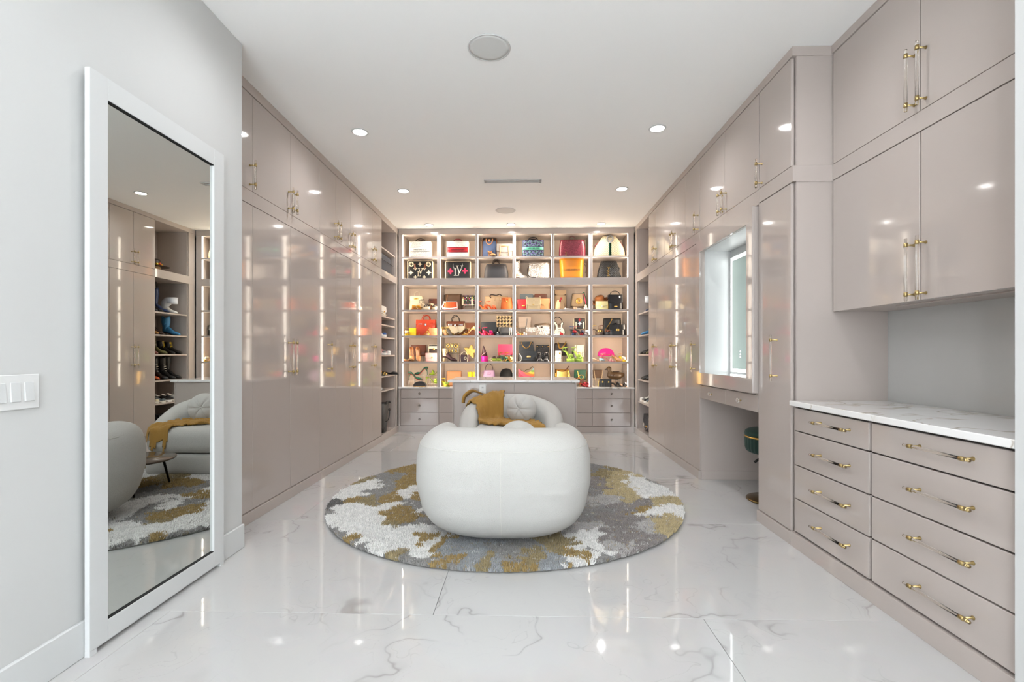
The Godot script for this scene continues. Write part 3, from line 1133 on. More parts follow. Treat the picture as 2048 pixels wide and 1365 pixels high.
func cushion_field(p: Vector3, c: Vector3, h: Vector3, r: float) -> float:
	var d := (p - c).abs() - h + Vector3.ONE * r
	return d.max(Vector3.ZERO).length() + minf(maxf(d.x, maxf(d.y, d.z)), 0.0) - r


func seat_field(p: Vector3) -> float:
	return cushion_field(p, Vector3(0, 0.316, 0.10), Vector3(0.36, 0.128, 0.335), 0.09)


const SOFA := Vector3(-0.135, 0.03, -4.83)
const ARMCHAIR := Vector3(-0.134, 0.03, -3.115)


func seating() -> void:
	rug()
	# armchair, its back to the camera, open towards the sofa
	var t := thing("barrel_armchair", "white boucle barrel armchair seen from behind on the shaggy rug", "armchair", ARMCHAIR, PI)
	var st := S()
	nets(st, Vector3(-0.6, -0.03, -0.54), Vector3(0.6, 0.74, 0.54), 0.02, chair_field)
	part("shell", st, M.boucle, t)
	st = S()
	nets(st, Vector3(-0.4, 0.2, -0.3), Vector3(0.4, 0.5, 0.5), 0.02, func(p): return cushion_field(p, Vector3(0, 0.36, 0.08), Vector3(0.35, 0.09, 0.36), 0.075))
	part("seat_cushion", st, M.boucle, t)
	# piped seams: one round the shell under the top, one down the middle of the back
	var pts := []
	for i in 41:
		var an := PI + PI * i / 40.0
		pts.append(on_field(chair_field, Vector3(cos(an), 0, sin(an)), 0.585))
	st = S()
	tube(st, pts, 0.0022, 5)
	pts = []
	for i in 24:
		pts.append(on_field(chair_field, Vector3(0, 0, -1), 0.02 + 0.56 * i / 23.0))
	tube(st, pts, 0.0022, 5)
	part("seam", st, M.seam, t)
	ball_pillow("round white cushion with puckered centre inside the near armchair", V(-0.043, 0.545, 3.40), 0.15, Vector3(0, 0, -1))
	# sofa with the mustard throw
	t = thing("curved_sofa", "white boucle curved-back loveseat facing the camera under a mustard throw", "sofa", SOFA)
	st = S()
	nets(st, Vector3(-0.58, -0.03, -0.52), Vector3(0.58, 0.80, 0.52), 0.018, sofa_field)
	part("shell", st, M.boucle, t)
	st = S()
	nets(st, Vector3(-0.42, 0.2, -0.28), Vector3(0.42, 0.48, 0.48), 0.02, seat_field)
	part("seat_cushion", st, M.boucle, t)
	st = S()
	nets(st, Vector3(-0.42, -0.03, -0.2), Vector3(0.42, 0.28, 0.46), 0.02, func(p): return cushion_field(p, Vector3(0, 0.095, 0.12), Vector3(0.36, 0.095, 0.295), 0.03))
	part("base", st, M.boucle, t)
	ball_pillow("round white ball cushion with radial pleats on the loveseat beside the throw", V(-0.031, 0.605, 4.90), 0.155, Vector3(-0.25, 0.1, 1))
	throw_blanket()
	coffee_table()


func on_field(f: Callable, dir: Vector3, y: float) -> Vector3:
	var a := 0.2
	var b := 0.9
	for i in 24:
		var m := (a + b) / 2
		if f.call(Vector3(dir.x * m, y, dir.z * m)) < 0.0:
			a = m
		else:
			b = m
	return Vector3(dir.x * a, y, dir.z * a)


func ball_pillow(label: String, at: Vector3, r: float, pole: Vector3) -> void:
	var t := thing("ball_cushion", label, "cushion", at)
	var st := S()
	var z := pole.normalized()
	var x := Vector3.UP.cross(z).normalized()
	var b := Basis(x, z.cross(x), z)
	var rings := []
	for i in 25:
		var f := PI * i / 24.0
		var ring := PackedVector3Array()
		for j in 60:
			var a := TAU * j / 60
			var s := absf(fposmod(a * 6 / TAU + 0.5, 1.0) - 0.5) * 2.0
			var k := 1.0 - 0.075 * exp(-s * s * 22.0) * pow(absf(cos(f)), 0.6) - 0.16 * exp(-f * f * 20.0) - 0.16 * exp(-(PI - f) * (PI - f) * 20.0)
			ring.append(b * (Vector3(sin(f) * cos(a), sin(f) * sin(a), cos(f) * 0.82) * r * k))
		rings.append(ring)
	loft(st, rings, false, false)
	part("cover", st, M.boucle, t)
	st = S()
	ball(st, z * r * 0.70, Vector3.ONE * 0.008, 8)
	part("button", st, M.boucle, t)


func throw_blanket() -> void:
	var N := 96
	var lo := Vector2(-0.56, -0.44)
	var hi := Vector2(0.44, 0.50)
	var H := PackedFloat32Array()
	H.resize(N * N)
	for j in N:
		for i in N:
			var x := lerpf(lo.x, hi.x, i / (N - 1.0))
			var z := lerpf(lo.y, hi.y, j / (N - 1.0))
			var y := 0.86
			while y > 0.20:
				var d: float = minf(sofa_field(Vector3(x, y, z)), seat_field(Vector3(x, y, z)))
				if d < 0.004:
					break
				y -= clampf(d * 0.8, 0.004, 0.05)
			H[j * N + i] = maxf(y, 0.20)
	for pas in 5:
		var G := H.duplicate()
		for j in range(1, N - 1):
			for i in range(1, N - 1):
				var k := j * N + i
				G[k] = maxf(H[k], (H[k - 1] + H[k + 1] + H[k - N] + H[k + N]) / 4.0)
		H = G
	# outline seen from above: over the back and left arm, down across the seat, off its front corner
	var poly := PackedVector2Array([Vector2(-0.47, -0.30), Vector2(-0.40, -0.40), Vector2(-0.24, -0.43), Vector2(-0.10, -0.42), Vector2(-0.075, -0.30), Vector2(-0.09, -0.18), Vector2(-0.06, -0.10), Vector2(0.05, -0.05), Vector2(0.17, -0.02), Vector2(0.28, 0.08), Vector2(0.33, 0.25), Vector2(0.345, 0.42), Vector2(0.27, 0.475), Vector2(0.12, 0.45), Vector2(0.02, 0.33), Vector2(-0.08, 0.27), Vector2(-0.17, 0.24), Vector2(-0.26, 0.18), Vector2(-0.315, 0.06), Vector2(-0.37, -0.06), Vector2(-0.44, -0.13), Vector2(-0.49, -0.22)])
	var wob := noise(9.0, 31, 2)
	var fold := noise(5.0, 33, 2)
	var inside := PackedByteArray()
	inside.resize(N * N)
	var P := PackedVector3Array()
	P.resize(N * N)
	for j in N:
		for i in N:
			var k := j * N + i
			var x := lerpf(lo.x, hi.x, i / (N - 1.0))
			var z := lerpf(lo.y, hi.y, j / (N - 1.0))
			var w := Vector2(wob.get_noise_2d(x, z), wob.get_noise_2d(x + 7, z)) * 0.03
			inside[k] = 1 if Geometry2D.is_point_in_polygon(Vector2(x, z) + w, poly) else 0
			# folds run down the back, then turn across the seat
			var u := x * 0.9 + z * 0.35 + fold.get_noise_2d(x, z) * 0.10
			var v := z * 0.9 - x * 0.5 + fold.get_noise_2d(x + 3, z) * 0.10
			var mix := smoothstep(-0.15, 0.05, z)
			var rise := lerpf(pow(absf(sin(u * 34.0)), 1.6), pow(absf(sin(v * 26.0)), 1.6), mix)
			P[k] = Vector3(x, H[k] + 0.012 + rise * 0.024 + absf(wob.get_noise_2d(x * 2, z * 2)) * 0.012, z)
	var t := PackedVector3Array()
	var down := Vector3(0, -0.013, 0)
	for j in N - 1:
		for i in N - 1:
			var k := j * N + i
			var q := [k, k + 1, k + N + 1, k + N]
			if not (inside[q[0]] and inside[q[1]] and inside[q[2]] and inside[q[3]]):
				continue
			for o in [[0, 1, 2], [0, 2, 3]]:
				t.append_array(PackedVector3Array([P[q[o[0]]], P[q[o[2]]], P[q[o[1]]]]))
				t.append_array(PackedVector3Array([P[q[o[0]]] + down, P[q[o[1]]] + down, P[q[o[2]]] + down]))
			for e in [[0, 1, -N, 0], [1, 2, 0, 1], [2, 3, N, 0], [3, 0, 0, -1]]:
				var jj: int = j + signi(e[2])
				var ii: int = i + e[3]
				var full := false
				if jj >= 0 and jj < N - 1 and ii >= 0 and ii < N - 1:
					var m := jj * N + ii
					full = inside[m] and inside[m + 1] and inside[m + N] and inside[m + N + 1]
				if not full:
					var a := P[q[e[0]]]
					var b := P[q[e[1]]]
					t.append_array(PackedVector3Array([a, b, b + down, a, b + down, a + down]))
	var st := S()
	emit(st, t)
	# the rolled hem that hangs over the outside of the left arm
	var c := curve([Vector3(-0.33, 0.70, -0.42), Vector3(-0.43, 0.735, -0.33), Vector3(-0.50, 0.69, -0.24), Vector3(-0.515, 0.62, -0.22)], 18)
	ribbon(st, c, 0.05, 0.014, Vector3(0.4, -0.3, -1))
	var o := part("throw_blanket", st, M.throw)
	o.position = SOFA
	tag(o, "mustard plush throw draped over the loveseat's back and seat", "blanket")


func coffee_table() -> void:
	var t := thing("coffee_table", "small round dark stone table with slim black legs between the white seats", "coffee table", V(-0.12, 0.012, 3.92))
	var st := S()
	lathe(st, [[0.0, 0.262], [0.262, 0.262], [0.274, 0.268], [0.278, 0.276], [0.272, 0.283], [0.0, 0.284]], 48)
	part("table_top", st, M.dark_stone, t)
	for k in 3:
		var a := TAU * k / 3.0 + 0.08
		var d := Vector3(cos(a), 0, sin(a))
		st = S()
		tube(st, [d * 0.255, d * 0.20 + Vector3(0, 0.235, 0), d * 0.19 + Vector3(0, 0.252, 0)], [0.008, 0.011, 0.011], 8)
		part("leg", st, M.dark_metal, t)
	st = S()
	for k in 3:
		var a := TAU * k / 3.0 + 0.08
		var d := Vector3(cos(a), 0, sin(a))
		tube(st, [Vector3(0, 0.252, 0), d * 0.205 + Vector3(0, 0.252, 0)], 0.0105, 8)
	part("leg_brace", st, M.dark_metal, t)


const RUG_SEEDS := [[-1.48,4.20,7], [-1.21,4.65,6], [-1.01,4.24,6], [-1.07,4.12,6], [-1.24,4.37,1], [-1.23,4.11,1], [-1.18,3.79,1], [-1.23,3.69,7], [-1.06,3.79,6], [-1.31,3.68,6], [-1.48,3.88,0], [-1.36,4.11,0], [-1.42,3.50,2], [-1.44,3.46,1], [-1.29,3.46,0], [-1.30,3.30,0], [-1.10,3.30,0], [-1.03,3.42,0], [-0.94,3.35,6], [-0.93,3.20,7], [-0.89,3.43,6], [-0.81,3.56,1], [-0.74,3.27,6], [-0.90,3.87,0], [-0.98,3.06,0], [-1.10,3.12,0], [-1.07,2.90,6], [-1.22,3.02,1], [-0.95,2.87,0], [-0.86,2.96,0], [-0.77,2.85,0], [-0.67,2.94,6], [-0.74,3.06,0], [-0.65,3.07,0], [-0.61,2.77,0], [-0.56,2.69,0], [-0.66,2.62,1], [-0.78,2.69,7], [-0.52,2.77,6], [-0.47,2.62,6], [-0.51,2.61,1], [-0.91,2.75,1], [-1.01,2.81,1], [-0.42,2.77,3], [-0.34,2.62,3], [-0.24,2.67,7], [-0.23,2.57,7], [-0.30,2.70,3], [-0.13,2.63,3], [-0.08,2.68,1], [0.01,2.57,6], [0.06,2.66,7], [0.13,2.64,3], [0.19,2.71,7], [0.30,2.73,6], [0.25,2.85,7], [0.35,2.74,0], [0.42,2.82,0], [0.42,3.00,0], [0.44,2.67,1], [0.49,2.94,4], [0.58,3.10,4], [0.52,3.31,4], [0.50,3.55,1], [0.52,3.73,5], [0.67,4.16,4], [0.71,4.78,1], [0.77,4.56,7], [0.78,4.17,8], [0.82,3.89,8], [0.67,3.74,5], [0.74,3.56,4], [0.75,3.31,4], [0.92,3.74,4], [0.85,3.52,6], [0.93,3.48,0], [1.07,3.75,8], [1.13,3.70,8], [1.10,3.48,0], [1.06,3.30,8], [0.95,3.17,8], [0.86,3.01,4], [0.72,2.92,4], [0.58,2.80,4], [1.01,4.42,0], [1.06,4.23,0], [0.93,4.49,8], [1.13,4.12,0], [1.21,3.95,0], [1.02,3.95,0], [1.04,4.59,8], [1.26,4.27,1], [0.91,4.87,7], [0.73,5.03,1], [0.82,3.17,5], [0.54,2.88,5], [0.41,3.16,5], [-0.70,3.43,1], [-0.82,3.79,6], [-0.40,4.40,0], [0.00,4.15,6], [0.30,4.35,0], [-0.20,3.90,1], [0.20,3.75,0], [0.50,4.00,1], [-0.60,4.10,1], [-0.90,3.90,0], [0.00,4.75,0], [0.50,4.80,7], [-0.60,4.80,0], [-0.10,4.30,7], [-0.35,4.15,6], [0.10,3.40,1], [-0.40,3.40,0], [0.40,3.30,1], [0.00,5.10,1], [-0.50,5.10,7], [-0.75,3.50,0], [-0.70,3.20,1]]


func rug() -> void:
	var c := Vector2(-0.154, 3.905)
	var R := 1.375
	var t := thing("shaggy_rug", "large round shag rug in white, grey and mustard under the white seats", "rug", V(c.x, 0, c.y))
	var st := S()
	lathe(st, [[0.0, 0.001], [R - 0.02, 0.001], [R - 0.012, 0.006], [R - 0.02, 0.012], [0.0, 0.012]], 96)
	part("backing", st, M.rug_base, t)
	# pile: short leaf-shaped tufts
	var tuft := SurfaceTool.new()
	tuft.begin(Mesh.PRIMITIVE_TRIANGLES)
	for k in 3:
		var lean: Vector3 = [Vector3(0.006, 0.024, 0.001), Vector3(-0.005, 0.021, 0.006), Vector3(-0.001, 0.026, -0.007)][k]
		var foot: Vector3 = lean * Vector3(0.35, 0, 0.35)
		var rings := []
		for q in [[0.0, 0.0036], [0.65, 0.0034], [1.0, 0.0012]]:
			var ring := PackedVector3Array()
			for m in 4:
				var a := TAU * m / 4.0 + k
				ring.append(foot + lean * Vector3(q[0] * q[0], q[0], q[0] * q[0]) + Vector3(cos(a), 0, sin(a)) * q[1])
			rings.append(ring)
		loft(tuft, rings, false, true)
	tuft.generate_normals()
	var wx := noise(3.0, 71, 3)
	var fine := noise(14.0, 73, 2)
	var pal := [Color(0.70, 0.685, 0.66), Color(0.26, 0.25, 0.24), Color(0.13, 0.125, 0.12), Color(0.30, 0.31, 0.32), Color(0.25, 0.225, 0.215), Color(0.42, 0.40, 0.385), Color(0.31, 0.215, 0.085), Color(0.29, 0.23, 0.125), Color(0.46, 0.375, 0.215)]
	var seeds := RUG_SEEDS
	var mm := MultiMesh.new()
	mm.transform_format = MultiMesh.TRANSFORM_3D
	mm.use_colors = true
	mm.mesh = tuft.commit()
	var xf := []
	var cols := []
	var step := 0.0082
	var n := int(R / step)
	var r := RandomNumberGenerator.new()
	r.seed = 5
	# the nearest seeds, found once per coarse square
	var near := {}
	for j in range(-n, n + 1):
		for i in range(-n, n + 1):
			var p := Vector2(i + r.randf_range(-0.5, 0.5), j + r.randf_range(-0.5, 0.5)) * step
			if p.length() > R - 0.006 or c.y + p.y > 5.262:
				continue
			var w := p + c
			var q := w + Vector2(wx.get_noise_2d(w.x, w.y), wx.get_noise_2d(w.x + 11, w.y)) * 0.13 + Vector2(fine.get_noise_2d(w.x, w.y), fine.get_noise_2d(w.x + 5, w.y)) * 0.045
			var key := Vector2i((q / 0.1).floor())
			if not near.has(key):
				var mid := (Vector2(key) + Vector2(0.5, 0.5)) * 0.1
				var best := 1e9
				for s in seeds:
					best = minf(best, mid.distance_to(Vector2(s[0], s[1])))
				var l := []
				for s in seeds:
					if mid.distance_to(Vector2(s[0], s[1])) < best + 0.15:
						l.append(s)
				near[key] = l
			var bd := 1e9
			var bc := 0
			for s in near[key]:
				var dx: float = q.x - s[0]
				var dz: float = (q.y - s[1]) * 0.8
				var dd := (dx * dx + dz * dz) * (1.7 if s[2] == 6 or s[2] == 7 else 1.0)
				if dd < bd:
					bd = dd
					bc = s[2]
			var hgt: float = 1.15 if bc >= 6 else 1.0 if bc == 0 else 0.85
			hgt *= r.randf_range(0.75, 1.2) + 0.25 * wx.get_noise_2d(w.x * 3, w.y * 3)
			var b := Basis(Vector3.UP, r.randf() * TAU) * Basis(Vector3.RIGHT, r.randf_range(-0.35, 0.35))
			xf.append(Transform3D(b.scaled(Vector3(1.15, hgt, 1.15)), Vector3(p.x, 0.009, -p.y)))
			var k := r.randf_range(0.78, 1.18)
			var col: Color = pal[bc]
			if bc != 0 and r.randf() < 0.12:
				col = col.lerp(pal[r.randi() % 9], 0.6)
			cols.append(Color(minf(col.r * k, 0.96), minf(col.g * k, 0.96), minf(col.b * k, 0.96)))
	mm.instance_count = xf.size()
	for i in xf.size():
		mm.set_instance_transform(i, xf[i])
		mm.set_instance_color(i, cols[i])
	var mi := MultiMeshInstance3D.new()
	mi.name = "pile"
	mi.multimesh = mm
	mi.material_override = M.pile
	mi.set_meta("kind", "stuff")
	t.add_child(mi)


func vanity_stool() -> void:
	var t := thing("swivel_stool", "dark green velvet swivel stool with a gold band in the vanity kneehole", "stool", V(1.985, 0, 3.86))
	var st := S()
	lathe(st, [[0.0, 0.0], [0.195, 0.0], [0.2, 0.004], [0.198, 0.010], [0.18, 0.016], [0.05, 0.028], [0.034, 0.034], [0.0, 0.034]], 44)
	part("base", st, M.dark_gold, t)
	st = S()
	tube(st, [Vector3(0, 0.03, 0), Vector3(0, 0.2, 0), Vector3(0, 0.201, 0), Vector3(0, 0.38, 0)], [0.03, 0.03, 0.022, 0.022], 16)
	part("column", st, M.dark_gold, t)
	st = S()
	tube(st, [Vector3(-0.02, 0.365, 0.0), Vector3(-0.10, 0.352, 0.02), Vector3(-0.13, 0.335, 0.025), Vector3(-0.165, 0.31, 0.03)], [0.006, 0.006, 0.009, 0.01], 8)
	part("lever", st, M.dark_metal, t)
	st = S()
	var rings := []
	for s in [[0.378, 0.13], [0.380, 0.175], [0.395, 0.2], [0.42, 0.207], [0.49, 0.209], [0.503, 0.207]]:
		var ring := PackedVector3Array()
		for j in 144:
			var a := TAU * j / 144
			var rr: float = s[1] - (0.0045 if j % 4 == 0 else 0.0 if j % 4 == 2 else 0.0012)
			ring.append(Vector3(cos(a) * rr, s[0], sin(a) * rr))
		rings.append(ring)
	loft(st, rings)
	part("pleated_side", st, M.velvet, t)
	st = S()
	lathe(st, [[0.2, 0.503], [0.2115, 0.503], [0.2115, 0.514], [0.2, 0.514]], 56)
	part("band", st, M.gold, t)
	st = S()
	lathe(st, [[0.2, 0.514], [0.208, 0.518], [0.21, 0.535], [0.204, 0.552], [0.185, 0.562], [0.1, 0.567], [0.0, 0.568]], 56)
	part("seat_pad", st, M.velvet, t)



# ------------------------------------------------------------------ bags, shoes, hats: materials
const PALETTE := {"black": [26, 25, 25, 0.42], "black_gloss": [20, 20, 21, 0.2], "brown": [112, 58, 30, 0.45], "dark_brown": [52, 38, 30, 0.5], "tan": [176, 112, 62, 0.5], "caramel": [150, 84, 36, 0.45], "cream": [222, 208, 178, 0.5], "ivory": [230, 222, 206, 0.45], "orange": [214, 84, 24, 0.45], "red_orange": [200, 66, 28, 0.42], "coral": [232, 128, 84, 0.5], "yellow": [232, 200, 30, 0.4], "red": [178, 28, 36, 0.42], "crimson": [128, 18, 34, 0.4], "pink": [232, 176, 172, 0.45], "hot_pink": [222, 50, 92, 0.42], "magenta": [214, 20, 130, 0.35], "lime": [180, 214, 92, 0.4], "olive_lime": [138, 160, 46, 0.5], "emerald": [22, 92, 70, 0.35], "green": [20, 84, 56, 0.45], "lilac": [196, 160, 192, 0.5], "slate": [108, 118, 122, 0.5], "taupe": [186, 168, 150, 0.5], "beige": [208, 180, 142, 0.5], "nude": [214, 170, 138, 0.4], "white": [232, 230, 226, 0.45], "grey": [128, 126, 124, 0.6], "light_blue": [170, 212, 226, 0.4], "blue": [44, 92, 158, 0.5], "sky_blue": [60, 128, 176, 0.5], "navy": [34, 42, 66, 0.5], "charcoal": [58, 57, 60, 0.6], "denim": [92, 110, 146, 0.85], "plum": [62, 34, 38, 0.4], "suede": [150, 106, 52, 0.9], "khaki": [96, 92, 52, 0.6], "straw": [176, 118, 62, 0.8], "sole_red": [184, 22, 30, 0.35], "mint": [118, 216, 172, 0.6], "burgundy": [112, 40, 54, 0.3], "camel": [206, 146, 96, 0.5], "mustard": [196, 140, 30, 0.5], "pale_gold": [196, 188, 140, 0.4], "rubber": [214, 208, 196, 0.6], "bronze_brown": [88, 66, 42, 0.35]}


func spots(u: float, v: float, n: FastNoiseLite, s: float) -> float:
	return n.get_noise_2d(u * s, v * s)


func goods_materials() -> void:
	for k in PALETTE:
		var p: Array = PALETTE[k]
		M[k] = mat(rgb(p[0], p[1], p[2]), p[3])
	M.gold_cloth = mat(rgb(206, 176, 108), 0.38, 0.75)
	M.silver_cloth = mat(rgb(206, 200, 194), 0.3, 0.8)
	M.silver_cloth.heightmap_enabled = true
	M.silver_cloth.heightmap_texture = noise_tex(0.03, 44, 256, false, 1.0, 3)
	M.silver_cloth.heightmap_scale = 1.2
	M.silver_cloth.uv1_triplanar = true
	M.silver_cloth.uv1_scale = Vector3.ONE * 5.0
	var cell := FastNoiseLite.new()
	cell.noise_type = FastNoiseLite.TYPE_CELLULAR
	cell.cellular_return_type = FastNoiseLite.RETURN_DISTANCE
	cell.frequency = 1.0
	cell.seed = 3
	var wig := noise(1.0, 9, 3)
	var ink := func(paper: Color, dark: Color, s: float, lim: float): return picture(128, func(u, v): return dark if cell.get_noise_2d(u * s, v * s) < lim else paper)
	# animal dots and line drawings on canvas
	M.dots = patterned(ink.call(rgb(226, 220, 206), rgb(26, 26, 30), 22.0, -0.62), 6.0)
	M.toile = patterned(picture(128, func(u, v): return rgb(66, 66, 76) if absf(wig.get_noise_2d(u * 13.0, v * 13.0)) < 0.035 else rgb(228, 225, 220)), 6.0)
	M.leopard = patterned(picture(128, func(u, v):
		var q := cell.get_noise_2d(u * 10.0, v * 10.0)
		return rgb(30, 22, 16) if q > -0.72 and q < -0.5 else rgb(128, 84, 36) if q <= -0.72 else rgb(200, 148, 76)), 9.0)
	M.snake = patterned(picture(96, func(u, v):
		var q := cell.get_noise_2d(u * 9.0, v * 9.0)
		return rgb(46, 40, 32).lerp(rgb(208, 188, 146), clampf((q + 0.9) * 2.2, 0.0, 1.0))), 8.0, 0.3)
	M.croc = patterned(picture(96, func(u, v): return rgb(58, 14, 26).lerp(rgb(124, 52, 66), clampf((cell.get_noise_2d(u * 12.0, v * 8.0) + 0.95) * 1.8, 0.0, 1.0))), 6.0, 0.25)
	M.confetti = patterned(picture(96, func(u, v):
		var c := Vector2(floor(u * 9.0), floor(v * 9.0))
		var f := Vector2(fposmod(u * 9.0, 1.0) - 0.5, fposmod(v * 9.0, 1.0) - 0.5)
		var cs := [rgb(230, 90, 140), rgb(240, 220, 60), rgb(230, 230, 225), rgb(90, 170, 90), rgb(240, 150, 40), rgb(150, 120, 210)]
		return cs[int(c.x * 5 + c.y * 3) % 6] if f.length() < 0.28 and int(c.x + c.y * 2) % 3 != 0 else rgb(28, 24, 24)), 5.0)
	# woven monogram canvases: diagonal lattices with small marks
	var lattice := func(a: Color, b: Color, n: float): return picture(96, func(u, v):
		var p := fposmod((u + v) * n, 1.0)
		var q := fposmod((u - v) * n, 1.0)
		return b if absf(p - 0.5) < 0.12 or absf(q - 0.5) < 0.12 else a)
	M.canvas_beige = patterned(lattice.call(rgb(186, 160, 126), rgb(126, 100, 72), 8.0), 6.0)
	M.canvas_cream = patterned(lattice.call(rgb(226, 206, 168), rgb(120, 112, 92), 8.0), 5.0)
	M.canvas_brown = patterned(lattice.call(rgb(74, 52, 38), rgb(112, 82, 52), 8.0), 6.0)
	M.canvas_grey = patterned(lattice.call(rgb(160, 150, 138), rgb(136, 126, 114), 8.0), 6.0)
	M.mesh_black = patterned(lattice.call(rgb(22, 22, 22), rgb(112, 106, 100), 10.0), 8.0, 0.35)
	M.weave = patterned(picture(64, func(u, v): return rgb(228, 212, 178).lerp(rgb(170, 148, 112), 0.5 - 0.5 * sin(u * TAU * 8.0) * sin(v * TAU * 8.0))), 6.0, 0.8)
	M.orange_weave = patterned(picture(64, func(u, v): return rgb(214, 116, 44).lerp(rgb(150, 64, 20), 0.5 - 0.5 * sin((u + v) * TAU * 8.0) * sin((u - v) * TAU * 8.0))), 7.0, 0.6)
	M.hound = patterned(picture(64, func(u, v):
		var x := int(u * 32.0) % 8
		var y := int(v * 32.0) % 8
		var on: bool = (x < 4 and y < 4) or (x >= 4 and y < 4 and (x + y) % 4 < 2) or (x < 4 and y >= 4 and (x + y) % 4 < 2)
		return rgb(34, 26, 22) if on else rgb(206, 180, 138)), 5.0, 0.8)
	M.camo = patterned(picture(128, func(u, v):
		var m := absf(u - 0.5) * 2.0
		var q := wig.get_noise_2d(m * 4.0, v * 7.0)
		return rgb(44, 42, 70) if q < -0.12 else rgb(122, 108, 170) if q < 0.08 else rgb(80, 96, 72) if q < 0.16 else rgb(120, 216, 176) if q < 0.24 else rgb(30, 34, 46)), 3.1)
	M.amber = mat(rgb(214, 134, 32), 0.35)
	M.hat_black = mat(rgb(20, 18, 20), 0.95)
	M.straw_weave = patterned(picture(64, func(u, v): return rgb(176, 112, 58).lerp(rgb(96, 54, 26), 0.5 + 0.5 * sin(u * TAU * 9.0) * sin(v * TAU * 9.0))), 12.0, 0.8)
	M.charcoal_soft = mat(rgb(62, 62, 68), 0.75)
	M.mesh_grey = patterned(lattice.call(rgb(64, 62, 60), rgb(130, 126, 120), 12.0), 10.0, 0.6)
	M.navy_boot = mat(rgb(34, 50, 86), 0.35)
	M.pale_cloth = mat(rgb(206, 212, 220), 0.45)
	M.rose_boot = mat(rgb(122, 66, 60), 0.45)
	M.orange_boot = mat(rgb(186, 84, 34), 0.45)
	M.boot_brown = mat(rgb(66, 46, 36), 0.35)
	M.glitter = patterned(picture(96, func(u, v): return rgb(250, 240, 200) if cell.get_noise_2d(u * 30.0, v * 30.0) < -0.75 else rgb(206, 164, 76)), 7.0, 0.35)
	M.glitter.metallic = 0.6
	M.sequin_black = patterned(picture(96, func(u, v): return rgb(206, 206, 206) if cell.get_noise_2d(u * 16.0, v * 16.0) < -0.85 else rgb(16, 16, 20)), 7.0, 0.25)
	for k in [["quilt_black", rgb(24, 24, 26), 0.3], ["quilt_white", rgb(230, 226, 218), 0.45], ["quilt_charcoal", rgb(44, 44, 48), 0.5]]:
		var m := mat(k[1], k[2])
		m.heightmap_enabled = true
		m.heightmap_texture = quilt_picture()
		m.heightmap_scale = 0.9
		m.uv1_triplanar = true
		m.uv1_scale = Vector3.ONE * 5.0
		M[k[0]] = m
	var clear := mat(Color(0.93, 0.92, 0.90, 0.35), 0.08)
	clear.transparency = BaseMaterial3D.TRANSPARENCY_ALPHA
	M.clear_plastic = clear
	for k in [["rain0", rgb(150, 40, 62)], ["rain1", rgb(216, 74, 92)], ["rain2", rgb(226, 116, 50)], ["rain3", rgb(236, 190, 60)], ["rain4", rgb(130, 166, 70)], ["rain5", rgb(150, 176, 190)]]:
		M[k[0]] = mat(k[1], 0.35)


func quilt_picture() -> Texture2D:
	if not proto.has("quilt"):
		proto.quilt = picture(96, func(u, v):
			var a := absf(sin((u + v) * PI * 6.0))
			var b := absf(sin((u - v) * PI * 6.0))
			var h := pow(a * b, 0.45)
			return Color(h, h, h))
	return proto.quilt


# ------------------------------------------------------------------ bags
# a bag stands with its front towards the viewer; the origin is the middle of its base. keys of o are explained where they are read
func bag(called: String, label: String, cat: String, x0: float, x1: float, row: int, h: float, zf: float, d: float, o: Dictionary) -> Node3D:
	var w := x1 - x0
	var lift: float = o.get("lift", 0.0)
	var t := thing(called, label, cat, V((x0 + x1) / 2, ROWS[row - 1][0] + lift + 0.0005, zf + d / 2), o.get("turn", 0.0))
	if o.has("lean"):
		t.rotation.x = o.lean
	if lift > 0.01:
		riser((x0 + x1) / 2, row, zf + d / 2, minf(w * 0.7, 0.2), lift - 0.0005, minf(d * 0.8, 0.1), label)
	bag_parts(t, w, h, d, o)
	return t


func riser(x: float, row: int, z: float, w: float, h: float, d: float, label: String) -> void:
	var t := thing("display_riser", "clear acrylic riser under the " + " ".join(label.split(" ").slice(0, 7)), "display stand", V(x, ROWS[row - 1][0] + 0.0003, z))
	var st := S()
	box(st, Vector3(0, h - 0.002, 0), Vector3(w, 0.004, d), 0.0005)
	for s in [-1, 1]:
		box(st, Vector3(s * (w / 2 - 0.002), (h - 0.004) / 2, 0), Vector3(0.004, h - 0.0045, d), 0.0005)
	part("stand", st, M.clear_plastic, t)


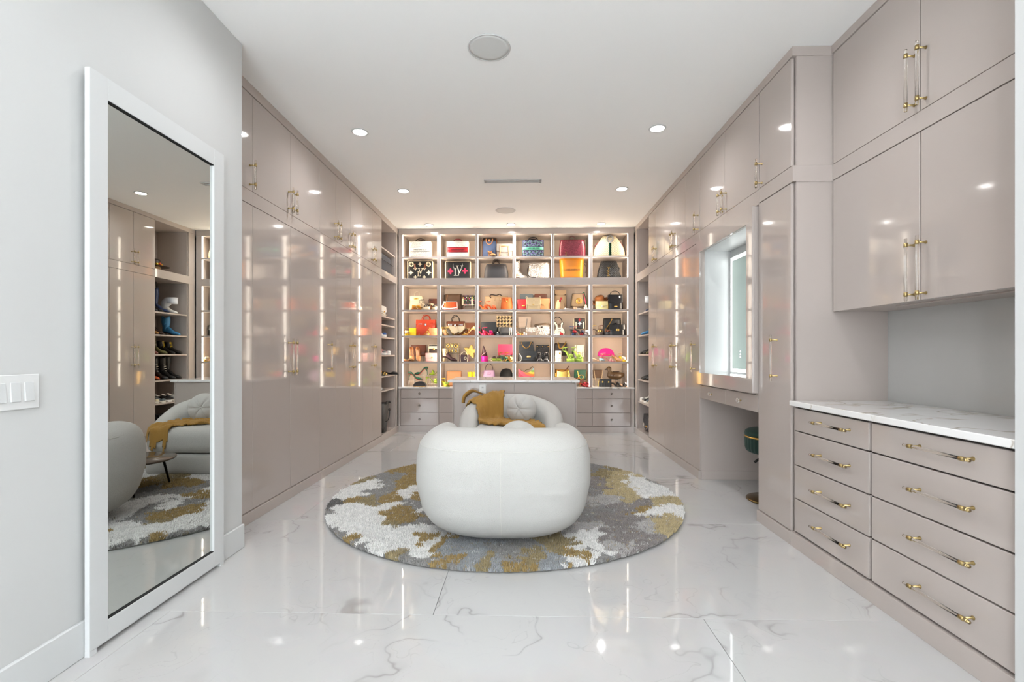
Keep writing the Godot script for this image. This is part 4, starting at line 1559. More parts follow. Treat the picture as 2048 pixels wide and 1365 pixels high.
func bag_parts(t: Node3D, w: float, h: float, d: float, o: Dictionary) -> void:
	var m: Material = M[o.m]
	var wt: float = w * o.get("top", 1.0)          # width at the top, as a share of the base
	var dt: float = d * o.get("dtop", 0.8)
	var n: float = o.get("n", 6.0)
	var bulge: float = o.get("bulge", 0.03)
	var st := S()
	var sts := []
	for k in 9:
		var f := k / 8.0
		var e := 1.0
		if k == 0:
			e = 0.95
		elif k == 8:
			e = 0.97
		var b := 1.0 + bulge * sin(f * PI)
		sts.append([h * f, lerpf(w, wt, f) / 2 * b * e, lerpf(d, dt, f) / 2 * b * (0.85 if k == 0 or k == 8 else 1.0), n])
	sts.insert(1, [h * 0.025, w / 2, d / 2, n])
	sts.insert(9, [h * 0.98, wt / 2, dt / 2, n])
	body(st, sts, 32)
	part("body", st, m, t)
	var zf := func(y: float) -> float: return lerpf(d, dt, y / h) / 2 * (1.0 + bulge * sin(y / h * PI))
	var wd := func(y: float) -> float: return lerpf(w, wt, y / h) / 2
	if o.has("flap"):                               # [share of the height, material, roundness]
		var fl: Array = o.flap
		st = S()
		var y0: float = h * (1.0 - fl[0])
		var pts := PackedVector2Array()
		var rr: float = fl[2] if fl.size() > 2 else 0.15
		var hw: float = wd.call(y0) * 0.985
		var ht: float = wt / 2 * 1.005
		pts.append(Vector2(-ht, h + 0.003))
		for k in 17:
			var f := k / 16.0 * 2.0 - 1.0
			var y := y0 + (h - y0) * rr * pow(absf(f), 3.0)
			pts.append(Vector2(lerpf(hw, ht, (y - y0) / (h - y0)) * f, y))
		pts.append(Vector2(ht, h + 0.003))
		var slope := atan((zf.call(y0) - zf.call(h)) / (h - y0))
		var zm: float = (zf.call(y0) + zf.call(h)) / 2 + 0.004 + bulge * d * 0.2
		var c := (y0 + h) / 2
		plate(st, pts, 0.007, Transform3D(Basis(), Vector3(0, 0, zm)) if absf(slope) < 0.03 else Transform3D(Basis(Vector3.RIGHT, -slope), Vector3(0, c - cos(slope) * c, zm + sin(slope) * c)))
		box(st, Vector3(0, h + 0.002, 0), Vector3(ht * 2, 0.005, dt + 0.006), 0.001)
		part("flap", st, M[fl[1]], t)
	if o.has("bands"):                              # [[y0 share, y1 share, material]]
		for b in o.bands:
			st = S()
			body(st, [[h * b[0], wd.call(h * b[0]) + 0.0012, zf.call(h * b[0]) + 0.0015, n], [h * b[1], wd.call(h * b[1]) + 0.0012, zf.call(h * b[1]) + 0.0015, n]], 32)
			part("band", st, M[b[2]], t)
	if o.has("stripe"):                             # [half width, material, x]
		for s in o.stripe:
			st = S()
			box(st, Vector3(s[2], h * 0.33, zf.call(h * 0.3) + 0.002), Vector3(s[0] * 2, h * 0.64, 0.004), 0.001)
			part("stripe", st, M[s[1]], t)
	if o.has("trim"):                               # piping round the front face
		st = S()
		var e := 0.004
		var fr := []
		for y in [0.03, 0.25, 0.5, 0.75, 0.985]:
			fr.append(Vector3(-wd.call(h * y) * (0.985 + bulge * sin(y * PI)), h * y, zf.call(h * y) * 0.96))
		var back := []
		for p in fr:
			back.push_front(Vector3(-p.x, p.y, p.z))
		tube(st, fr + back, e, 6, true)
		part("piping", st, M[o.trim], t)
	if o.has("side"):                               # gusset panels in another colour
		st = S()
		for s in [-1, 1]:
			box(st, Vector3(s * (w / 2 + 0.002), h * 0.5, 0), Vector3(0.006, h * 0.96, d * 0.86), 0.002)
		part("side_panel", st, M[o.side], t)
	if o.has("hand"):                               # [[half spread, rise, radius, z, material, drop]]
		for q in o.hand:
			st = S()
			var pts := arch(q[0], q[1], q[3], h * 0.97, q[6] if q.size() > 6 else 0.0)
			var low: float = q[5] if q.size() > 5 else 0.0
			if low > 0.0:
				pts.push_front(Vector3(-q[0], h * 0.97 - low, zf.call(h * 0.9) + 0.003))
				pts.append(Vector3(q[0], h * 0.97 - low, zf.call(h * 0.9) + 0.003))
			tube(st, pts, q[2], 8)
			part("handle", st, M[q[4]], t)
	if o.has("clasp"):                              # [[x, y share, w, h, material]]
		for c in o.clasp:
			st = S()
			body(st, [[-0.004, c[2] / 2, c[3] / 2, 4.0], [0.004, c[2] / 2, c[3] / 2, 4.0], [0.006, c[2] / 2 * 0.8, c[3] / 2 * 0.8, 4.0]], 16, Transform3D(Basis(Vector3.RIGHT, PI / 2), Vector3(c[0], h * c[1], zf.call(h * c[1]) + 0.010)))
			part("clasp", st, M[c[4]], t)
	if o.has("ring"):                               # [[x, y share, radius, wire, material]]
		for c in o.ring:
			st = S()
			var pts := []
			for k in 20:
				var a := TAU * k / 20
				pts.append(Vector3(c[0] + cos(a) * c[2], h * c[1] + sin(a) * c[2], zf.call(h * c[1]) + 0.010))
			tube(st, pts, c[3], 6, true)
			part("ring", st, M[c[4]], t)
	if o.has("chain"):                              # [[points x, y, z ...], link size, material]
		for c in o.chain:
			st = S()
			chain(st, curve(c[0], 18), c[1])
			part("chain", st, M[c[2]], t)
	if o.has("strap"):                              # [[points], width, material]
		for c in o.strap:
			st = S()
			ribbon(st, curve(c[0], 18), c[1], 0.004, c[3] if c.size() > 3 else Vector3(0, 0, 1))
			part("strap", st, M[c[2]], t)
	if o.has("cord"):                               # [[points], radius, material]
		for c in o.cord:
			st = S()
			tube(st, curve(c[0], 22), c[1], 7)
			part("cord", st, M[c[2]], t)
	if o.has("stud"):                               # corner studs
		st = S()
		for s in [-1, 1]:
			ball(st, Vector3(s * wd.call(h * 0.92) * 0.86, h * 0.9, zf.call(h * 0.9) + 0.004), Vector3(0.009, 0.009, 0.006), 8)
		part("stud", st, M[o.stud], t)
	if o.has("text"):                               # [words, letter height, y share, material, z gap]
		for c in o.text:
			lettering("lettering", c[0], c[1], Vector3(c[5] if c.size() > 5 else 0.0, h * c[2], zf.call(h * c[2]) + 0.004), M[c[3]], t, c[4] if c.size() > 4 else "Droid Sans", 0.0, c[6] if c.size() > 6 else 0.0)
	if o.has("marks"):                              # flat stitched emblems [[shape, x share, y share, size, material]]
		for c in o.marks:
			st = S()
			var xf := Transform3D(Basis(), Vector3(c[1] * w / 2, h * c[2], zf.call(h * c[2]) + 0.003))
			emblem(st, c[0], c[3], xf)
			part("emblem", st, M[c[4]], t)


func emblem(st: SurfaceTool, kind: String, s: float, xf: Transform3D) -> void:
	if kind == "star":                              # four-pointed star with a hollow heart
		var p := PackedVector2Array()
		for k in 16:
			var a := TAU * k / 16
			var r: float = s if k % 4 == 0 else s * 0.42 if k % 4 == 2 else s * 0.52
			p.append(Vector2(cos(a), sin(a)) * r)
		plate(st, p, 0.003, xf)
	elif kind == "flower":                          # four round petals
		for k in 4:
			var a := TAU * k / 4
			var p := PackedVector2Array()
			for j in 12:
				var b := TAU * j / 12
				p.append(Vector2(cos(a), sin(a)) * s * 0.55 + Vector2(cos(b) * (0.45 if k % 2 == 0 else 0.3), sin(b) * (0.3 if k % 2 == 0 else 0.45)) * s)
			plate(st, p, 0.003, xf)
	elif kind == "disc":                            # round badge with a four-petal opening
		var ring := []
		for j in 20:
			var b := TAU * j / 20
			ring.append(xf * Vector3(cos(b) * s * 0.82, sin(b) * s * 0.82, 0))
		tube(st, ring, s * 0.2, 6, true)
		for k in 4:
			var a := TAU * k / 4 + PI / 4
			var p := PackedVector2Array()
			for j in 8:
				var b := TAU * j / 8
				p.append(Vector2(cos(a), sin(a)) * s * 0.55 + Vector2(cos(b), sin(b)) * s * 0.24)
			plate(st, p, 0.003, xf)


# ------------------------------------------------------------------ shoes: toe towards +z, heel towards -z, sole on the ground
func shoe_width(s: float) -> float:
	return ramp([[0.0, 0.016], [0.06, 0.025], [0.2, 0.030], [0.45, 0.027], [0.7, 0.038], [0.85, 0.034], [0.95, 0.02], [1.0, 0.004]], s)


func shoe_rise(s: float, hh: float) -> float:
	return 0.008 + (hh - 0.008) * (1.0 - smoothstep(0.18, 0.70, s))


func shoe_z(s: float, L: float) -> float:
	return (s - 0.5) * L


func sole_part(t: Node3D, L: float, hh: float, th: float, m: Material, wide := 1.0) -> void:
	var rings := []
	for k in 19:
		var s := k / 18.0
		var w := shoe_width(s) * wide
		var y := shoe_rise(s, hh)
		var z := shoe_z(s, L)
		rings.append(PackedVector3Array([Vector3(-w, y, z), Vector3(w, y, z), Vector3(w * 0.95, y - th, z), Vector3(-w * 0.95, y - th, z)]))
	var st := S()
	loft(st, rings)
	part("sole", st, m, t)


func heel_part(t: Node3D, L: float, hh: float, r: float, m: Material) -> void:
	var st := S()
	var z := shoe_z(0.08, L)
	if r > 0.015:
		body(st, [[0.0, r, r, 5.0, 0.0, z], [hh * 0.6, r * 1.02, r * 1.05, 5.0, 0.0, z], [hh - 0.004, r * 1.15, r * 1.3, 5.0, 0.0, z + 0.004]], 16)
	else:
		tube(st, [Vector3(0, 0, z - 0.008), Vector3(0, hh * 0.5, z - 0.004), Vector3(0, hh * 0.8, z), Vector3(0, hh - 0.002, z + 0.012)], [r, r * 1.1, r * 2.0, 0.022], 10)
	part("heel", st, m, t)


# closed upper between two stations, the open angle shrinking to closed at `close`
func upper_part(called: String, t: Node3D, L: float, hh: float, s0: float, s1: float, high: Array, close: float, m: Material, wide := 1.0) -> void:
	var rings := []
	for k in 23:
		var s := lerpf(s0, s1, k / 22.0)
		var w := shoe_width(s) * wide
		var y := shoe_rise(s, hh)
		var hu := ramp(high, s)
		var open := lerpf(1.75, PI, smoothstep(close - 0.12, close, s))
		var ring := PackedVector3Array()
		for j in 15:
			var a := (j / 14.0 * 2.0 - 1.0) * open
			ring.append(Vector3(sin(a) * w * (1.0 if absf(a) < 1.6 else 0.9), y - 0.001 + hu * (1.0 - cos(a)) / 2.0, shoe_z(s, L)))
		rings.append(ring)
	var st := S()
	loft(st, rings, true, true, false)
	part(called, st, m, t)


func strap_arc(st: SurfaceTool, L: float, hh: float, s: float, lift: float, r: float, skew := 0.0, wide := 1.0) -> void:
	var w := shoe_width(s) * wide + 0.002
	var y := shoe_rise(s, hh)
	var pts := []
	for k in 11:
		var a := PI * k / 10.0
		pts.append(Vector3(-cos(a) * w, y - 0.004 + sin(a) * lift, shoe_z(s, L) + skew * cos(a)))
	ribbon(st, pts, r * 2, 0.003, Vector3(0, 0, 1))


# kinds: pump, mule, sandal, platform, sneaker, boot, bootie
func shoe(called: String, label: String, at: Vector3, turn: float, kind: String, L: float, hh: float, mu: String, ms := "", mh := "", o := {}) -> Node3D:
	var t := thing(called, label, o.get("cat", "boot" if kind == "boot" or kind == "bootie" else "sneaker" if kind == "sneaker" else "shoe"), at + Vector3(0, 0.001, 0), turn, o.get("group", ""))
	if o.has("lean"):
		t.basis = Basis(Vector3.UP, turn) * Basis(Vector3.RIGHT, o.lean)
	var U: Material = M[mu]
	var So: Material = M[ms if ms != "" else mu]
	var He: Material = M[mh if mh != "" else mu]
	if o.get("on_side", false):
		t.basis = Basis(Vector3.UP, turn) * Basis(Vector3.BACK, PI / 2)
		t.position.y += 0.036
	var st := S()
	if kind == "pump" or kind == "mule":
		sole_part(t, L, hh, 0.005, So)
		heel_part(t, L, hh, o.get("heel_r", 0.0045), He)
		if kind == "pump":
			upper_part("upper", t, L, hh, 0.0, 1.0, [[0.0, 0.052], [0.15, 0.055], [0.4, 0.03], [0.62, 0.036], [0.72, 0.042], [0.9, 0.03], [1.0, 0.006]], 0.68, U)
		else:
			upper_part("upper", t, L, hh, 0.62, 1.0, [[0.6, 0.05], [0.75, 0.046], [0.9, 0.03], [1.0, 0.006]], 0.6, U)
		if o.has("bow"):
			st = S()
			ball(st, Vector3(0, shoe_rise(0.7, hh) + 0.05, shoe_z(0.7, L)), Vector3(0.03, 0.024, 0.02), 10)
			ball(st, Vector3(0.02, shoe_rise(0.7, hh) + 0.056, shoe_z(0.72, L)), Vector3(0.016, 0.022, 0.018), 8)
			part("bow", st, M[o.bow], t)
	elif kind == "sandal" or kind == "platform":
		var lift := 0.0
		if kind == "platform":
			st = S()
			var pr := []
			for k in 13:
				var s := 0.42 + 0.58 * k / 12.0
				var w := shoe_width(s) * 1.06
				pr.append(PackedVector3Array([Vector3(-w, 0, shoe_z(s, L)), Vector3(w, 0, shoe_z(s, L)), Vector3(w, 0.045, shoe_z(s, L)), Vector3(-w, 0.045, shoe_z(s, L))]))
			loft(st, pr)
			part("platform", st, So, t)
			lift = 0.042
		var inner := t
		sole_part(inner, L, hh, 0.006, So)
		if lift > 0.0:
			inner.get_child(inner.get_child_count() - 1).position.y = lift
		heel_part(t, L, hh + lift, o.get("heel_r", 0.005), He)
		st = S()
		strap_arc(st, L, hh, 0.80, 0.03, 0.011, 0.004)
		strap_arc(st, L, hh, 0.70, 0.042, 0.011, -0.006)
		part("toe_strap", st, U, t).position.y = lift
		if hh > 0.03 and not o.get("slide", false):
			st = S()
			var y := hh + 0.05
			var ring := []
			for k in 18:
				var a := TAU * k / 18
				ring.append(Vector3(cos(a) * 0.03, y + sin(a) * 0.004, shoe_z(0.14, L) + 0.014 + sin(a) * 0.036))
			tube(st, ring, 0.003, 6, true)
			for s in [-1, 1]:
				tube(st, [Vector3(s * 0.026, hh, shoe_z(0.08, L)), Vector3(s * 0.029, y, shoe_z(0.1, L) - 0.004)], 0.0026, 6)
			part("ankle_strap", st, U, t).position.y = lift
		if o.has("bow"):
			st = S()
			ball(st, Vector3(0.0, shoe_rise(0.76, hh) + 0.045 + lift, shoe_z(0.76, L)), Vector3(0.03, 0.022, 0.022), 10)
			ball(st, Vector3(-0.02, shoe_rise(0.76, hh) + 0.052 + lift, shoe_z(0.74, L)), Vector3(0.016, 0.02, 0.018), 8)
			part("ornament", st, M[o.bow], t)
	elif kind == "sneaker":
		var rings := []
		for y in [[0.0, 0.95], [0.006, 1.1], [0.024, 1.14], [0.03, 1.08]]:
			var ring := PackedVector3Array()
			for k in 15:
				var s := k / 14.0
				ring.append(Vector3(-shoe_width(s) * 1.18 * y[1] - 0.006, y[0], shoe_z(s, L) * 1.0))
			for k in 15:
				var s := 1.0 - k / 14.0
				ring.append(Vector3(shoe_width(s) * 1.18 * y[1] + 0.006, y[0], shoe_z(s, L)))
			rings.append(ring)
		loft(st, rings)
		part("sole", st, So, t)
		upper_part("upper", t, L * 0.97, 0.03, 0.0, 0.985, [[0.0, 0.06], [0.1, 0.075], [0.3, 0.062], [0.5, 0.075], [0.62, 0.064], [0.8, 0.044], [0.94, 0.034], [1.0, 0.02]], 0.52, U, 1.16)
		t.get_child(t.get_child_count() - 1).position.y = -0.001
		st = S()
		for k in 4:
			var s := 0.5 + 0.055 * k
			box(st, Vector3(0, 0.03 + ramp([[0.5, 0.078], [0.62, 0.067], [0.8, 0.047]], s), shoe_z(s, L * 0.97)), Vector3(0.04, 0.005, 0.006), 0.001, Basis(Vector3.RIGHT, 0.5))
		part("lace", st, M[o.get("lace", "white")], t)
		st = S()
		ball(st, Vector3(0, 0.042, shoe_z(0.9, L)), Vector3(0.034, 0.018, 0.03), 12)
		part("toe_cap", st, M[o.get("toe", mu)], t)
	else:
		var top: float = o.get("tall", 0.34 if kind == "boot" else 0.15)
		heel_part(t, L, hh, o.get("heel_r", 0.022), He)
		sole_part(t, L, hh, 0.006, So, 1.04)
		var zs := shoe_z(0.17, L)
		var wd: float = o.get("shaft", 0.05)
		upper_part("foot", t, L, hh, 0.02, 1.0, [[0.0, 0.085], [0.3, 0.10], [0.45, 0.085], [0.62, 0.058], [0.8, 0.044], [0.95, 0.028], [1.0, 0.01]], 0.12, U, 1.05)
		st = S()
		var rr := []
		for k in 11:
			var f := k / 10.0
			var y := hh + 0.02 + (top - 0.02) * f
			var a: float = lerpf(0.032, wd * 0.85, smoothstep(0.1, 0.8, f))
			var ring := PackedVector3Array()
			for j in 20:
				var g := TAU * j / 20
				var dip: float = o.get("scoop", 0.0) * (cos(2 * g) * 0.5) * smoothstep(0.7, 1.0, f)
				ring.append(Vector3(cos(g) * a, y - dip, zs + sin(g) * a * lerpf(1.25, 1.1, f) + o.get("slouch", 0.0) * f * f))
			rr.append(ring)
		for k in 4:                                 # turn the rim inwards, so that the shaft has a thickness and an inside
			var f := 1.0 - 0.12 * (k + 1)
			var ring := PackedVector3Array()
			for p in rr[10]:
				var c := Vector3(0, 0, zs + o.get("slouch", 0.0))
				ring.append(Vector3(c.x + (p.x - c.x) * 0.93, p.y - (top * 0.14) * k, c.z + (p.z - c.z) * 0.93))
			rr.append(ring)
		loft(st, rr)
		part("shaft", st, M[o.get("mshaft", mu)], t)
		if o.get("laces", false):
			st = S()
			for k in 5:
				var y := hh + 0.07 + top * 0.12 * k
				box(st, Vector3(0, y, zs + 0.044 + 0.02 * (1.0 - k / 4.0)), Vector3(0.036, 0.006, 0.006), 0.001)
			part("lace", st, M[o.get("lace", "mustard")], t)
	return t



func at_row(x: float, row: int, z: float, lift := 0.0) -> Vector3:
	return V(x, ROWS[row - 1][0] + lift, z)


func shelf_goods() -> void:
	var R := PI / 2
	var t: Node3D
	var st: SurfaceTool
	# ---- top row
	bag("book_tote", "white canvas tote with black animal dots and a lettered cream band", "handbag", -1.745, -1.424, 1, 0.248, 7.2, 0.13, {m = "dots", dtop = 1.0, n = 9.0, bulge = 0.0, side = "ivory", bands = [[0.35, 0.37, "charcoal"], [0.37, 0.61, "ivory"], [0.61, 0.63, "charcoal"]], text = [["CHRISTIAN DIOR", 0.026, 0.49, "black", "Droid Sans", 0.0, 0.205]], hand = [[0.07, 0.05, 0.007, 0.04, "dark_brown"], [0.07, 0.042, 0.007, -0.04, "dark_brown"]]})
	bag("book_tote", "white line-drawn canvas tote with a red lettered band and red handles", "handbag", -1.175, -0.853, 1, 0.251, 7.2, 0.14, {m = "toile", dtop = 1.0, n = 9.0, bulge = 0.0, side = "ivory", bands = [[0.29, 0.34, "burgundy"], [0.34, 0.58, "red"], [0.58, 0.63, "burgundy"]], text = [["CHRISTIAN DIOR", 0.026, 0.46, "burgundy", "Droid Sans", 0.0, 0.2]], hand = [[0.06, 0.04, 0.007, 0.04, "crimson"], [0.06, 0.03, 0.007, -0.04, "crimson"]]})
	bag("denim_tote", "tall blue denim tote with brown top and tan leather handle", "handbag", -0.651, -0.43, 1, 0.32, 7.34, 0.13, {m = "denim", top = 0.92, side = "caramel", bands = [[0.86, 1.0, "dark_brown"]], hand = [[0.05, -0.09, 0.008, 0.07, "camel", 0.0, 0.02]], clasp = [[0.0, 0.9, 0.03, 0.035, "camel"]]})
	bag("flap_bag", "grey canvas flap bag with pale tan straps beside the denim tote", "handbag", -0.422, -0.182, 1, 0.206, 7.22, 0.11, {m = "canvas_grey", flap = [0.62, "canvas_grey", 0.2], trim = "dark_brown", strap = [[[Vector3(-0.07, 0.17, 0.06), Vector3(-0.065, 0.09, 0.075), Vector3(-0.08, 0.005, 0.08)], 0.017, "camel", Vector3.RIGHT], [[Vector3(0.06, 0.17, 0.06), Vector3(0.065, 0.09, 0.075), Vector3(0.075, 0.005, 0.08)], 0.017, "camel", Vector3.RIGHT], [[Vector3(-0.07, 0.17, 0.05), Vector3(0.0, 0.172, 0.06), Vector3(0.06, 0.17, 0.05)], 0.015, "camel", Vector3.UP]]})
	shoe("pump_shoe", "tan pointed pump with dark lining, before the denim tote", at_row(-0.495, 1, 7.21), 0.5, "pump", 0.23, 0.085, "camel", "dark_brown")
	bag("book_tote", "purple and green mirrored-pattern canvas tote with a mint lettered band", "handbag", -0.03, 0.288, 1, 0.259, 7.2, 0.14, {m = "camo", dtop = 1.0, n = 9.0, bulge = 0.0, side = "navy", bands = [[0.38, 0.42, "navy"], [0.42, 0.58, "mint"], [0.58, 0.62, "navy"]], text = [["CHRISTIAN DIOR", 0.026, 0.5, "navy", "Droid Sans", 0.0, 0.2]], hand = [[0.07, 0.05, 0.008, 0.04, "black"], [0.07, 0.042, 0.008, -0.04, "black"]]})
	bag("slouchy_tote", "burgundy croc-embossed slouchy tote with a small gold monogram", "handbag", 0.523, 0.924, 1, 0.266, 7.2, 0.16, {m = "croc", top = 0.9, n = 5.0, bulge = 0.04, hand = [[0.045, 0.07, 0.004, 0.0, "burgundy"]], strap = [[[Vector3(0.12, 0.2, 0.07), Vector3(0.06, 0.11, 0.086), Vector3(-0.02, 0.03, 0.088)], 0.008, "burgundy", Vector3(0.6, 0.6, 0)]], text = [["Y", 0.028, 0.2, "gold", "Droid Serif", -0.1], ["S", 0.03, 0.12, "gold", "Droid Serif", -0.1], ["L", 0.028, 0.045, "gold", "Droid Serif", -0.1]]})
	bag("hobo_bag", "large cream monogram hobo with grey handle opening and green-red stripe", "handbag", 1.044, 1.519, 1, 0.32, 7.2, 0.17, {m = "canvas_cream", top = 0.42, n = 3.0, bulge = 0.22, stripe = [[0.018, "green", 0.0], [0.008, "red", 0.0]], ring = [[0.0, 0.84, 0.045, 0.012, "grey"]], cord = [[[Vector3(-0.21, 0.17, 0.0), Vector3(-0.12, 0.27, 0.02), Vector3(0.0, 0.295, 0.03), Vector3(0.12, 0.27, 0.02), Vector3(0.21, 0.18, 0.0)], 0.009, "burgundy"]], clasp = [[0.0, 0.66, 0.04, 0.02, "silver"]]})
	# ---- second row
	bag("monogram_tote", "black tote with big cream stitched flowers, letters and brown straps", "handbag", -1.774, -1.397, 2, 0.279, 7.2, 0.15, {m = "black", dtop = 0.9, n = 9.0, bulge = 0.0, side = "cream", trim = "cream", marks = [["disc", -0.68, 0.8, 0.038, "cream"], ["star", 0.0, 0.8, 0.038, "cream"], ["disc", 0.68, 0.8, 0.038, "cream"], ["flower", -0.36, 0.57, 0.03, "cream"], ["flower", 0.36, 0.57, 0.03, "cream"], ["star", -0.72, 0.34, 0.042, "cream"], ["star", 0.72, 0.34, 0.042, "cream"], ["flower", -0.36, 0.1, 0.03, "cream"], ["flower", 0.36, 0.1, 0.03, "cream"]], text = [["V", 0.085, 0.42, "cream", "Droid Serif", 0.01], ["L", 0.075, 0.27, "cream", "Droid Serif", -0.012]], strap = [[[Vector3(-0.075, 0.23, 0.074), Vector3(-0.075, 0.19, 0.08), Vector3(-0.075, 0.155, 0.078)], 0.024, "brown", Vector3.RIGHT], [[Vector3(0.075, 0.23, 0.074), Vector3(0.075, 0.19, 0.08), Vector3(0.075, 0.155, 0.078)], 0.024, "brown", Vector3.RIGHT]]})
	bag("monogram_tote", "black tote edged in cream with two pink flowers flanking cream letters", "handbag", -1.194, -0.823, 2, 0.271, 7.2, 0.15, {m = "black", dtop = 0.85, n = 8.0, bulge = 0.01, trim = "cream", side = "cream", marks = [["flower", -0.6, 0.42, 0.045, "hot_pink"], ["flower", 0.58, 0.44, 0.045, "hot_pink"]], text = [["V", 0.12, 0.5, "ivory", "Droid Serif", 0.025], ["L", 0.11, 0.36, "ivory", "Droid Serif", -0.02]], cord = [[[Vector3(-0.07, 0.23, 0.07), Vector3(-0.066, 0.18, 0.082), Vector3(-0.045, 0.15, 0.084)], 0.006, "grey"], [[Vector3(0.07, 0.23, 0.07), Vector3(0.066, 0.18, 0.082), Vector3(0.05, 0.15, 0.084)], 0.006, "grey"]]})
	bag("duffel_bag", "dark brown soft duffel with folded rounded handles", "handbag", -0.613, -0.247, 2, 0.229, 7.2, 0.17, {m = "charcoal", top = 0.82, n = 4.0, bulge = 0.07, hand = [[0.05, 0.075, 0.012, 0.03, "dark_brown"], [0.05, 0.07, 0.012, -0.03, "dark_brown"]], cord = [[[Vector3(-0.15, 0.195, 0.06), Vector3(0.0, 0.203, 0.075), Vector3(0.15, 0.195, 0.06)], 0.004, "dark_brown"]]})
	shoe("cowboy_boot", "metallic silver cowboy boot beside the crinkled silver bag", at_row(-0.046, 2, 7.26), R, "boot", 0.22, 0.04, "silver_cloth", "rubber", "brown", {tall = 0.235, scoop = 0.03, shaft = 0.06})
	bag("pouch_bag", "crinkled metallic silver shoulder bag", "handbag", 0.061, 0.379, 2, 0.245, 7.2, 0.14, {m = "silver_cloth", top = 0.94, n = 4.0, bulge = 0.05, cord = [[[Vector3(-0.155, 0.2, 0.0), Vector3(-0.175, 0.12, 0.06), Vector3(-0.15, 0.03, 0.075), Vector3(-0.05, 0.012, 0.085)], 0.006, "dark_brown"]]})
	bag("bucket_bag", "large amber leather bucket bag with dark lettering", "handbag", 0.55, 0.882, 2, 0.305, 7.2, 0.2, {m = "amber", top = 1.13, dtop = 1.05, n = 3.2, bulge = 0.0, text = [["LOUIS VUITTON", 0.026, 0.42, "dark_brown", "Droid Sans", 0.0, 0.235]], cord = [[[Vector3(0.19, 0.25, -0.02), Vector3(0.225, 0.17, 0.0), Vector3(0.205, 0.09, 0.03)], 0.003, "dark_brown"]]})
	bag("slouchy_tote", "black quilted leather tote with a tall gold monogram", "handbag", 1.097, 1.451, 2, 0.264, 7.2, 0.15, {m = "quilt_black", top = 0.66, n = 3.5, bulge = 0.06, text = [["Y", 0.05, 0.52, "gold", "Droid Serif", -0.01], ["S", 0.055, 0.36, "gold", "Droid Serif", -0.02], ["L", 0.05, 0.2, "gold", "Droid Serif", -0.012]], strap = [[[Vector3(0.12, 0.2, 0.0), Vector3(0.15, 0.15, 0.03), Vector3(0.145, 0.09, 0.05), Vector3(0.175, 0.02, 0.05)], 0.022, "black", Vector3(1, 0, 0.4)]], cord = [[[Vector3(-0.11, 0.235, 0.0), Vector3(-0.05, 0.225, 0.03), Vector3(0.0, 0.205, 0.04), Vector3(0.05, 0.225, 0.03), Vector3(0.11, 0.235, 0.0)], 0.01, "black"]]})
	# ---- third row
	bag("top_handle_bag", "cream leather top-handle bag with gold turn lock, first lit cubby under the rail", "handbag", -1.785, -1.555, 3, 0.223, 7.32, 0.1, {m = "cream", top = 0.8, flap = [0.32, "cream", 0.1], hand = [[0.045, 0.085, 0.005, 0.0, "cream"]], clasp = [[0.0, 0.83, 0.07, 0.022, "gold"]]})
	shoe("knot_sandal", "amber knotted sandal right before the cream top-handle bag", at_row(-1.685, 3, 7.24), 0.3, "sandal", 0.21, 0.06, "mustard", "caramel", "caramel", {bow = "mustard", slide = true})
	shoe("knot_sandal", "amber knotted sandal between the cream bag and the black-and-white sandals", at_row(-1.601, 3, 7.25), -0.1, "sandal", 0.21, 0.06, "mustard", "caramel", "caramel", {bow = "mustard", slide = true})
	bag("envelope_clutch", "rust brown flap clutch behind the black-and-white sandals", "clutch bag", -1.493, -1.305, 3, 0.192, 7.42, 0.06, {m = "caramel", flap = [0.5, "brown", 0.3]})
	shoe("strappy_sandal", "black and white platform sandal nearer the amber knotted pair", at_row(-1.516, 3, 7.24), 0.9, "platform", 0.22, 0.07, "charcoal", "cream", "cream")
	shoe("strappy_sandal", "black and white platform sandal next to the shelf upright", at_row(-1.382, 3, 7.24), 0.8, "platform", 0.22, 0.07, "charcoal", "cream", "cream")
	bag("slouchy_tote", "dark brown slouchy tote with thin tan strap behind the orange bag", "handbag", -1.24, -0.976, 3, 0.261, 7.36, 0.12, {m = "canvas_brown", top = 0.98, bulge = 0.03, side = "dark_brown", cord = [[[Vector3(-0.085, 0.25, 0.06), Vector3(-0.095, 0.16, 0.07), Vector3(-0.1, 0.08, 0.07)], 0.004, "camel"], [[Vector3(0.11, 0.02, 0.07), Vector3(0.16, 0.03, 0.09), Vector3(0.19, 0.07, 0.05)], 0.004, "caramel"]]})
	bag("zip_bag", "orange bag with white edging in front of the dark brown tote", "handbag", -1.232, -1.018, 3, 0.128, 7.2, 0.1, {m = "orange", top = 0.95, n = 4.0, bulge = 0.03, trim = "white", strap = [[[Vector3(-0.11, 0.03, 0.055), Vector3(0.0, 0.02, 0.062), Vector3(0.11, 0.035, 0.055)], 0.016, "white", Vector3.UP], [[Vector3(-0.1, 0.09, 0.05), Vector3(-0.118, 0.05, 0.058), Vector3(-0.11, 0.02, 0.055)], 0.014, "white", Vector3.RIGHT]], clasp = [[-0.075, 0.95, 0.03, 0.018, "white"]]})
	bag("confetti_bag", "black bag with multicoloured spots and cream straps on a clear riser", "handbag", -0.961, -0.762, 3, 0.155, 7.33, 0.1, {m = "confetti", lift = 0.085, side = "camel", bulge = 0.0, bands = [[0.0, 0.06, "cream"]], stripe = [[0.012, "cream", 0.055], [0.012, "cream", -0.09]]})
